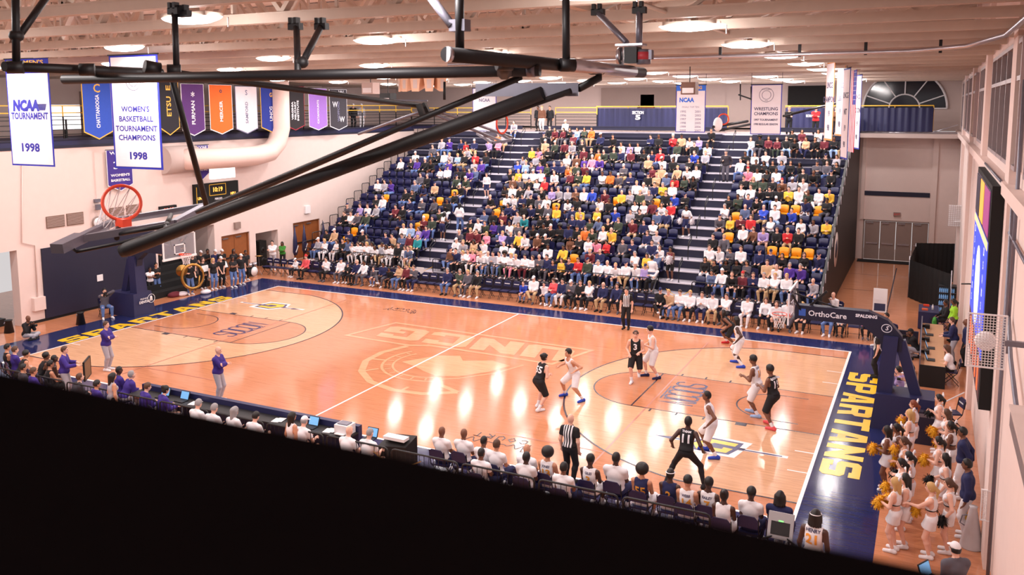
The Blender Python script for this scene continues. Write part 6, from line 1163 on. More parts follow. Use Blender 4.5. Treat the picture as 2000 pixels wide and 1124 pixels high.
pk = dict(outfit='jacket/slacks/-', top='P', bot='g', shoe='w', h=HI, ht=1.86)
stand_at(210, 724, 20, 'bearded coach in purple pullover with folded arms near the left corner', 'fold', hair='short', hc='B', **pk)
stand_at(428, 784, 15, 'bald coach in purple pullover standing alone with folded arms', 'fold', hair='bald', **pk)
o = person((6.0, -1.75, 0), 40, 'assistant in purple pullover holding a brown board at the visiting bench', 'hold_board', 'jacket/slacks/-', 'P', 'g', 'w', 'short', 'B', h=HI, ht=1.85)
bd_ = empty('coach_board', (6.45, -1.25, 1.0), math.radians(-50), 'brown framed coaching board held at the visiting bench', 'board'); MB().box((-.4, -.02, -.3), (.4, .02, .3)).build('panel', mat('board_brown', S(120,84,52), .6), bd_); f = MB(); [f.box(*b_) for b_ in (((-.42, -.03, -.32), (.42, .03, -.29)), ((-.42, -.03, .29), (.42, .03, .32)), ((-.42, -.03, -.32), (-.39, .03, .32)), ((.39, -.03, -.32), (.42, .03, .32)))]; f.build('frame', BLACK, bd_)
# ---- seated people on folding chairs along the near sideline
HS = lambda u, v, z=1.28: at(u, v, z=z)
def bench(u, v, face, label, z=1.28, num=None, nm=None, ch=None, ps='sit_lean', yoff=0, chair_label=None, **kw):
    c = HS(u, v, z); d = Vector((math.cos(math.radians(face)), math.sin(math.radians(face)), 0)); b_ = {'sit_lean': .27, 'sit_chin': .15, 'sit_type': .13}.get(ps, .02); p = c-d*b_
    kw.setdefault('h', HI); kw.setdefault('ht', 1.85); o = person((p.x, p.y, 0), face, label, ps, **kw)
    if num: on_back(o, num, ch or NUMG, .25, .30, ps, kw.get('fem', 0), kw.get('w', 1.0))
    if nm: on_back(o, nm, INKD, .07, .46, ps, kw.get('fem', 0), kw.get('w', 1.0), name='name_lettering')
    chair(p.x, p.y, face, chair_label or ('folding chair under the '+label.split(' on the ')[0].split(', ')[0]))
    return o
wp = dict(outfit='polo/slacks/-', top='w', bot='n', shoe='w')
jw = dict(outfit='jersey/ballshorts/sock', top='w', bot='w', shoe='w')
for u, v, k, lab, num, nm, kw in ((864, 843, 'sit', 'bald brown-skinned man in white polo, leftmost on the home bench', 0, 0, dict(wp, skin='d', hair='bald')),
    (907, 847, 'sit', 'bald bearded man in white polo, second on the home bench', 0, 0, dict(wp, skin='d', hair='bald', w=1.1)),
    (946, 862, 'sit', 'close-cropped brown-skinned man in white polo, third on the home bench', 0, 0, dict(wp, skin='d', hair='buzz')),
    (971, 869, 'sit', 'brown-haired light-skinned man in white polo, fourth on the home bench', 0, 0, dict(wp, skin='m', hair='short', hc='B')),
    (941, 886, 'sit', 'cropped-haired man in white polo in the row behind the bench', 0, 0, dict(wp, skin='d', hair='buzz')),
    (1030, 878, 'sit', 'bald tan-skinned man in white polo in the middle of the bench', 0, 0, dict(wp, skin='m', hair='bald')),
    (1029, 894, 'sit', 'black-haired man in white polo right behind the bald man', 0, 0, dict(wp, skin='e', hair='short')),
    (1071, 886, 'sit', 'seated player in white jersey with a round afro', '13', 'JONES', dict(jw, skin='m', hair='afro')),
    (1102, 914, 'sit', 'dark-haired man in white tee sitting behind the bald referee', 0, 0, dict(wp, skin='d', hair='short')),
    (1154, 899, 'sit', 'seated player in white jersey with short curls', '3', 'GILES', dict(jw, skin='e', hair='curly')),
    (1204, 901, 'sit', 'broad-shouldered man in plain white tee on the home bench', 0, 0, dict(wp, skin='e', hair='short', w=1.3, ht=1.95)),
    (1255, 919, 'sit', 'player in navy shirt with large afro on the bench', '55', 0, dict(jw, top='n', skin='m', hair='afro')),
    (1310, 927, 'sit', 'player in navy shirt with white headband on the bench', '2', 0, dict(jw, top='n', skin='e', hair='short+band')),
    (1344, 941, 'sit', 'seated player in white jersey lettered WEBB', '14', 'WEBB', dict(jw, skin='m', hair='curly')),
    (1385, 945, 'sit', 'seated player in white jersey lettered BAILEY', '7', 'BAILEY', dict(jw, skin='e', hair='curly')),
    (1415, 968, 'sit', 'player with tied-up dreadlocks in white jersey near the bench end', 0, 0, dict(jw, skin='e', hair='bun')),
    (1468, 964, 'sit', 'man in plain white shirt, second from the right bench end', 0, 0, dict(wp, skin='e', hair='curly')),
    (1524, 971, 'sit', 'man in navy shirt with dreadlocks at the right bench end', 0, 0, dict(wp, top='n', skin='e', hair='dreads', w=1.15))):
    bench(u, v, 88, lab, 1.28, num, nm, None, k, **kw)
o = person((29.45, -3.2, 0), 80, 'standing player in white jersey number 21 with headband beside the exercise bike', 'stand', outfit='jersey/ballshorts/sock', top='w', bot='w', hair='dreads+band', skin='e', h=HI, ht=1.9); on_back(o, '21', NUMG, .25, .33); on_back(o, 'HENRY', INKD, .08, .49, name='name_lettering')
bk_ = dict(outfit='jersey/ballshorts/sock', top='k', bot='k', shoe='w'); pv = dict(outfit='jacket/slacks/-', top='P', bot='g', shoe='w')
for u, v, ps, lab, kw in ((16, 679, 'sit', 'player in black at the far left end of the visiting bench', dict(bk_, skin='m', hair='short')), (31, 684, 'sit', 'man in purple second from the left on the visiting bench', dict(pv, hair='short', hc='B')), (50, 689, 'sit_lean', 'curly-haired player in black leaning forward on the visiting bench', dict(bk_, skin='m', hair='curly')),
    (89, 693, 'sit_lean', 'player in black with flat-top hair on the visiting bench', dict(bk_, skin='d', hair='curly')), (105, 698, 'sit_lean', 'deep-skinned player in black beside the flat-top player', dict(bk_, skin='e', hair='buzz')), (47, 719, 'sit', 'bearded man in dark jacket seated behind the visiting bench', dict(pv, top='E', skin='m', hair='short')),
    (67, 726, 'sit', 'man in purple seated behind the visiting bench', dict(pv, skin='m', hair='short', hc='B')), (100, 712, 'sit', 'player in black nearest the brown board', dict(bk_, skin='m', hair='short')), (155, 734, 'sit_lean', 'man in grey trousers and black jacket leaning past the brown board', dict(pv, top='E', hair='short', hc='B')),
    (191, 751, 'sit', 'dark-haired man in dark purple seated low behind the bench', dict(pv, skin='m', hair='short')), (234, 724, 'sit', 'deep-skinned man in purple beside the grey-haired coach', dict(pv, skin='e', hair='buzz')), (256, 729, 'sit_lean', 'grey-haired coach in purple leaning forward at the bench end', dict(pv, hair='short', hc='g')),
    (285, 756, 'sit_type', 'brown-haired man in purple working at the press table', dict(pv, hair='short', hc='B')), (320, 762, 'sit_type', 'dark-haired woman in purple at a laptop on the press table', dict(pv, hair='bun', fem=1)),
    (385, 789, 'sit_type', "white-haired scorer, leftmost of the scorers' table crew", dict(wp, hair='short', hc='g', bot='k')), (416, 798, 'sit_type', "white-haired stout scorer, second of the scorers' crew", dict(wp, hair='short', hc='g', bot='k', w=1.15)), (456, 804, 'sit_type', "scorer with long grey hair at the scorers' table", dict(wp, hair='long', hc='g', bot='k', fem=1)), (497, 814, 'sit_type', "dark-haired scorer in white at the scorers' table", dict(wp, hair='short', bot='k')),
    (592, 823, 'sit_type', "scorer in white cap beside the long-haired woman", dict(wp, hair='cap', hc='g', bot='k')), (680, 842, 'sit_type', "bald scorer at the pale blue laptop", dict(wp, hair='bald', bot='k')), (720, 847, 'sit_type', "balding grey scorer beside the white printer", dict(wp, hair='buzz', hc='g', bot='k'))):
    bench(u, v, 70 if u < 330 else 86, lab, 1.28, ps=ps, **kw)
for u, v, lab, kw in ((217, 737, 'dark long-haired woman in sleeveless grey top standing before the bench rail', dict(ht=1.7)), (568, 815, 'black long-haired woman in off-shoulder white top behind the scorers', dict(ht=1.7))):
    c = at(u, v, z=1.58); person((c.x, c.y-.0, 0), 75, lab, 'stand', 'dress/pants/-', 'g' if u < 300 else 'w', 'k', 'w', 'long', 'k', 'm', 1, 1.0, 1.72, HI)
# ---- photographers, broadcasters and staff
def cam_gear(o, h0, ps, label):
    S_ = skeleton(ps); p = (S_['wrL']+S_['wrR'])/2; s = o.scale[0]; R_ = Matrix.Rotation(o.rotation_euler.z, 3, 'Z'); q = Vector(o.location)+R_@(Vector(p)*s)
    t = empty('photo_camera', q, o.rotation_euler.z, label, 'camera'); MB().box((-.08, -.04, -.05), (.08, .06, .07)).box((-.04, -.03, .07), (.04, .05, .11)).build('camera_body', BLACK, t); MB().lathe((0, .06, .0), [(.04, 0), (.045, .16), (.055, .22)], 12, 'y').build('lens', BLACK, t)
k_ = dict(h=.02)
o = stand_at(42, 628, 20, 'photographer in tan jacket standing by the far left pillar', 'photo_stand', outfit='jacket/pants/-', top='O', bot='k', shoe='k', hair='short', skin='d', **k_); cam_gear(o, 0, 'photo_stand', 'black camera held by the photographer in the tan jacket')
c_ = G0(52, 662); o = person((c_.x, c_.y, 0), 10, 'photographer in black sitting cross-legged on the floor at left', 'photo_floor', 'jacket/pants/-', 'k', 'g', 'k', 'bald', skin='d', **k_); cam_gear(o, 0, 'photo_floor', 'black camera held by the cross-legged photographer')
c_ = G0(206, 620); o = person((c_.x, c_.y, 0), -25, 'photographer in grey sweatshirt and jeans on a chair by the navy wall', 'photo_sit', 'jacket/slacks/-', 'G', 'j', 'w', 'short', **k_); cam_gear(o, 0, 'photo_sit', 'black camera held by the photographer in grey'); chair(c_.x, c_.y, -25, 'folding chair under the photographer in grey by the navy wall')
c_ = G0(1790, 702); o = person((c_.x, c_.y, 0), 190, 'photographer in black cap crouching before the media table', 'crouch', 'jacket/pants/-', 'k', 'g', 'k', 'cap', skin='d', acc='k', **k_); cam_gear(o, 0, 'crouch', 'black camera held by the crouching photographer')
c_ = at(1793, 742, z=1.05); o = person((c_.x, c_.y, 0), 170, 'camera operator in white shirt and white cap behind the hoop base', 'crouch', 'shirt/pants/-', 'w', 'k', 'w', 'cap', acc='w', ht=2.0, **k_); cam_gear(o, 0, 'crouch', 'long black video camera held behind the hoop base')
c_ = at(1765, 735, z=1.0); person((c_.x+.1, c_.y+.2, 0), 170, 'person in lavender shirt crouching beside the white-capped operator', 'crouch', 'shirt/pants/-', 'v', 'k', 'w', 'short', ht=1.9, **k_)
stand_at(1862, 712, 175, 'bearded man in navy jacket leaning over the media table', 'desk_stand', outfit='jacket/slacks/-', top='n', bot='g', shoe='k', hair='short', hc='B', **k_)
stand_at(1885, 716, 180, 'bald brown-skinned man in dark suit standing by the media table', 'stand', outfit='suit/slacks/-', top='n', bot='k', shoe='k', hair='bald', skin='d', **k_)
c_ = at(1858, 703, z=1.28); person((c_.x+.05, 12.6, 0), 180, 'long-haired woman in white typing at the media table', 'sit_type', 'tee/pants/-', 'w', 'k', 'w', 'long', 'B', fem=1, **k_); chair(c_.x+.05, 12.6, 180, 'folding chair under the woman typing at the media table')
stand_at(1861, 668, 195, 'woman in lime green top with ponytail by the drink cooler', 'stand_low', outfit='shirt/pants/-', top='q', bot='k', shoe='k', hair='pony', skin='d', fem=1, **k_)
c_ = at(1847, 592, z=1.25); person((c_.x, c_.y, 0), 200, 'person in black sitting behind the woman in lime green', 'sit', 'shirt/pants/-', 'k', 'k', 'k', 'short', skin='d', **k_); chair(c_.x, c_.y, 200, 'chair under the person in black by the drink cooler')
c_ = at(1736, 617, z=1.25); person((c_.x, c_.y, 0), 215, 'bearded man in black hoodie with one arm stretched out behind the hoop arm', 'sit_reach', 'jacket/slacks/-', 'k', 'k', 'w', 'short', skin='m', **k_); chair(c_.x, c_.y, 215, 'chair under the bearded man in black behind the hoop arm')
c_ = at(1633, 575, z=1.25); person((c_.x, c_.y, 0), 235, 'bald man in white shirt on a chair at the right foot of the stand', 'sit_chin', 'shirt/slacks/-', 'w', 'k', 'k', 'bald', **k_); chair(c_.x, c_.y, 235, 'chair under the bald man at the right foot of the stand')
c_ = at(1870, 1066, z=1.75); person((c_.x, c_.y, 0), 120, 'photographer in grey jacket and white cap at the lower right edge', 'stand_low', 'jacket/slacks/-', 'G', 'k', 'k', 'cap', acc='w', h=HI); laptop(c_.x-.35, c_.y+.1, .95, 150, 'open laptop with red edge held by the white-capped photographer')
# ---- cheerleaders along the right baseline
ck_ = [(1745, 1078, 1772, 965, 'Y', 'pom_front', 0, 1, 'tall blond cheerleader with big white bow, nearest the camera'), (1815, 1090, 0, 0, 'Y', 'arm_out', 0, 1, 'blond cheerleader reaching forward at the near end of the second line'), (1850, 1080, 0, 0, 'K', 'pom_low', 2, 1, 'long brown-haired cheerleader with black pompom behind the blond one'),
    (0, 0, 1772, 935, 'L', 'pom_front', 0, 0, 'black-haired cheerleader behind the tall blond one'), (0, 0, 1765, 905, 'L', 'pom_low', 0, 1, 'third dark-haired cheerleader up the front line'), (0, 0, 1780, 892, 'L', 'pom_front', 2, 0, 'dark-haired cheerleader with ponytail between the front-line girls'), (1730, 958, 0, 0, 'd', 'pom_front', 0, 1, 'brown-skinned cheerleader holding her gold pompom out over the apron'),
    (0, 0, 1770, 862, 'M', 'hand_face', 0, 0, 'brown-haired cheerleader with bow beside the brown-skinned one'), (0, 0, 1756, 836, 'd', 'pom_low', 1, 1, 'brown-skinned cheerleader looking up by the hoop base'), (0, 0, 1780, 808, 'Y', 'hand_face', 0, 1, 'blond cheerleader raising her arm by the hoop base'), (0, 0, 1788, 790, 'R', 'stand_low', 0, 0, 'auburn-haired cheerleader farthest up the front line'),
    (0, 0, 1838, 778, 'L', 'stand_chest', 2, 0, 'smiling dark-haired cheerleader with black pompoms at the far end'), (0, 0, 1852, 805, 'K', 'step_out', 0, 1, 'brown-haired cheerleader stepping sideways in the second line'), (0, 0, 1862, 832, 'd', 'pom_front', 0, 1, 'brown-skinned cheerleader in the second line holding a gold pompom'), (0, 0, 1838, 862, 'L', 'pom_front', 1, 1, 'dark long-haired cheerleader in the middle of the second line'), (0, 0, 1850, 895, 'L', 'pom_low', 2, 1, 'dark-haired cheerleader with large black pompom in the second line')]
POMG = mat('pom_gold', S(236,170,30), .7, var=.25, scale=40); POMK = mat('pom_black', S(22,20,22), .7, var=.2, scale=40); POMW = mat('pom_white', S(240,232,236), .7, var=.1, scale=40)
def pom_mesh():
    m = MB(); rnd = random.Random(3)
    for i in range(150):
        z = rnd.uniform(-1, 1); a = rnd.uniform(0, 2*PI); q = math.sqrt(1-z*z); d = Vector((q*math.cos(a), q*math.sin(a), z)); s = d.cross(Vector((.3, .5, .8))).normalized()*.014; e = d*rnd.uniform(.13, .175); mid = d*.09+Vector((0, 0, .01)); m.add([-s, s, mid+s*1.4, e+s*.8-Vector((0, 0, .02)), e-s*.8-Vector((0, 0, .02)), mid-s*1.4], [(0, 1, 2, 5), (5, 2, 3, 4)])
    m.ell((0, 0, 0), (.1, .1, .1), 8, 6); return m.mesh('pompom', POMG)
PM = pom_mesh()
def pompom(p, m, label, s=1):
    o = bpy.data.objects.new('pompom', PM); link(o); o.location = p; o.scale = (s, s, s); set_mats(o, [m]); tag(o, label, 'pompom', 'cheerleaders\' pompoms'); return o
for i, (fu, fv, hu, hv, hc, ps, pk_, np_, lab) in enumerate(ck_):
    p = G0(fu, fv) if fu else at(hu, hv, z=1.56); skin = {'d': 'd', 'M': 'm'}.get(hc, 'l'); hcol = {'Y': 'b', 'K': 'B', 'L': 'k', 'd': 'k', 'M': 'B', 'R': 'R'}[hc]
    o = person((p.x, p.y, 0), 180+(i*37 % 30-15), lab, ps, 'crop/skirt/-', 'w', 'w', 'w', 'pony+bow' if i % 3 else 'wavy+bow', hcol, skin, 1, 1.0, 1.68, HI)
    b_ = bpy.data.objects.new('waist_band', MB().tube([(.135*math.cos(k*PI/10), .105*math.sin(k*PI/10)+.02, 1.155) for k in range(20)], .014, 5, closed=True).mesh('waist_band', CM['k'])); link(b_, o)
    S_ = skeleton(ps, 1); R_ = Matrix.Rotation(o.rotation_euler.z, 3, 'Z')
    for n in ('LR' if np_ and i % 2 == 0 else 'R'):
        q = Vector(o.location)+R_@(Vector(S_['wr'+n]+V(0, .06, -.05))*o.scale[0]); m_ = POMK if pk_ == 2 else POMG
        pompom(q, m_, '%s pompom held %s by the %s' % ('black' if pk_ == 2 else 'gold', 'left' if n == 'L' else 'right', ' '.join(lab.replace(',', '').split()[:10])))
for u, v, lab, ps in ((1885, 845, 'male cheerleader in navy, white and gold uniform with hands behind his back', 'stand_back'), (1916, 912, 'male cheerleader in navy and gold uniform nearest the megaphone', 'stand')):
    p = at(u, v, z=1.68); o = person((min(p.x, 32.2), p.y, 0), 175, lab, ps, 'jacket/slacks/-', 'n', 'w', 'w', 'short', 'k', 'd', h=HI, ht=1.82); MB().box((-.13, -.02, .12), (-.115, .05, .85)).build('gold_stripe', CM['y'], o)
# ---- pep band
for i, (u, v, lab, ps, hair, hc, sk, fem, top, bot) in enumerate(((295, 580, 'boy in long white shirt with folded arms beside the hoop column', 'fold', 'short', 'k', 'd', 0, 'w', 'k'), (307, 577, 'young man in dark hoodie behind the boy in white', 'stand_chest', 'short', 'k', 'm', 0, 'k', 'j'), (372, 576, 'band member in black tee carrying the brass sousaphone', 'tuba', 'short', 'k', 'l', 0, 'k', 'j'), (398, 565, 'woman in black tee behind the white music sheets', 'stand_low', 'long', 'B', 'l', 1, 'k', 'k'), (418, 566, 'blond woman in black tee and jeans behind the second stand', 'stand', 'long', 'b', 'l', 1, 'k', 'j'),
    (433, 562, 'short band member in black with white cap and stand', 'stand_low', 'cap', 'k', 'l', 0, 'k', 'k'), (456, 562, 'woman in black tee with folded arms, front of the band', 'fold', 'long', 'k', 'd', 1, 'k', 'j'), (472, 556, 'tall band member in black with white cap turned away', 'stand', 'cap', 'B', 'l', 0, 'k', 'j'), (378, 556, 'band member in black tee behind the sousaphone', 'stand_low', 'short', 'B', 'l', 0, 'k', 'k'), (394, 548, 'band member in black tee and white cap, back row left', 'stand_low', 'cap', 'k', 'm', 0, 'k', 'k'), (407, 545, 'band member in black holding a yellow folder', 'stand_chest', 'short', 'k', 'd', 0, 'k', 'k'), (422, 546, 'band member in navy tee and white cap behind the blond woman', 'stand_low', 'cap', 'B', 'l', 0, 'n', 'k'), (435, 545, 'band member in black and white cap reading a raised stand', 'stand_chest', 'cap', 'k', 'm', 0, 'k', 'k'), (458, 545, 'curly-haired band member at the back near the doors', 'stand', 'wavy', 'k', 'd', 1, 'k', 'k'), (481, 548, 'seated-height drummer in black behind the drum kit', 'stand_low', 'short', 'k', 'd', 0, 'k', 'k'))):
    p = G0(u, v); person((p.x, p.y, 0), -20, lab, ps, 'tee/pants/-', top, bot, 'w', hair, hc, sk, fem, ht=1.72 if i != 0 else 1.55, acc='w', h=.024)
for i, (dx, dz, v_, lab) in enumerate(((-6.2, .9, 0, 'bearded band member in white cap high on the riser'), (-6.0, .6, 1.1, 'band member in black tee on the riser'), (-5.6, .6, -.9, 'band member with small horn on the riser'), (-6.6, 1.2, .6, 'tallest band member standing at the top of the riser'))):
    person((dx, 13.2+v_, dz), -15, lab, 'stand_chest', 'tee/pants/-', 'k', 'k', 'k', ('cap', 'short', 'cap', 'short')[i], 'B', 'lmld'[i], ht=1.78, acc='w', h=.026)
p = G0(372, 576); sz = empty('sousaphone', (p.x+.1, p.y, 0), -.4, 'large coiled brass sousaphone carried by a band member', 'instrument')
MB().tube([(.25+.08*math.cos(a), .0+.52*math.cos(a), 1.0+.62*math.sin(a)) for a in [PI*k/14 for k in range(28)]], [.05+.03*abs(math.sin(PI*k/28)) for k in range(28)], 10, closed=True).build('coil', BRASS, sz); MB().tube([(.2, .1, .25), (.25, .3, .6), (.25, .35, 1.0)], [.05, .045, .04], 8).tube([(.2, -.2, .3), (.2, .0, .3)], .05, 8).build('valves', BRASS, sz); MB().lathe((.0, -.5, 1.35), [(.06, -.2), (.08, 0), (.2, .12), (.3, .15)], 18, 'x').build('bell', BRASS, sz)
stand_at(534, 528, -60, 'security man in pale grey with folded arms by the brown doors', 'fold', outfit='jacket/pants/-', top='w', bot='g', shoe='w', hair='short', skin='l', h=.024)
stand_at(553, 523, -60, 'woman in green jacket with folded arms by the brown doors', 'fold', outfit='jacket/pants/-', top='u', bot='k', shoe='k', hair='long', skin='d', fem=1, h=.024, ht=1.6)
# ---------------------------------------------------------------- spectators
HD = {'s': ('short', 'k', 'l', 0, 'dark-haired'), 'B': ('short', 'B', 'l', 0, 'brown-haired'), 'b': ('short', 'b', 'l', 0, 'fair-haired'), 'L': ('long', 'k', 'm', 1, 'long-dark-haired'), 'K': ('long', 'B', 'l', 1, 'long-brown-haired'), 'Y': ('long', 'b', 'l', 1, 'long-blond-haired'), 'x': ('bald', 'k', 'l', 0, 'bald'), 'W': ('short', 'g', 'l', 0, 'grey-haired'),
      'c': ('cap', 'k', 'l', 0, 'white-capped'), 'C': ('cap', 'k', 'l', 0, 'dark-capped'), 'e': ('beanie', 'k', 'l', 0, 'pale-beanied'), 'E': ('beanie', 'k', 'm', 0, 'dark-beanied'), 'r': ('beanie', 'k', 'l', 0, 'red-hatted'), 'a': ('afro', 'k', 'd', 0, 'afro-haired'), 'd': ('short', 'k', 'd', 0, 'black-haired'), 'D': ('dreads', 'k', 'd', 1, 'dreadlocked'), 'q': ('cap', 'k', 'd', 0, 'white-capped'), 'Q': ('cap', 'k', 'd', 0, 'dark-capped')}
ACC = {'c': 'w', 'q': 'w', 'C': 'n', 'Q': 'k', 'e': 'w', 'E': 'E', 'r': 'r'}
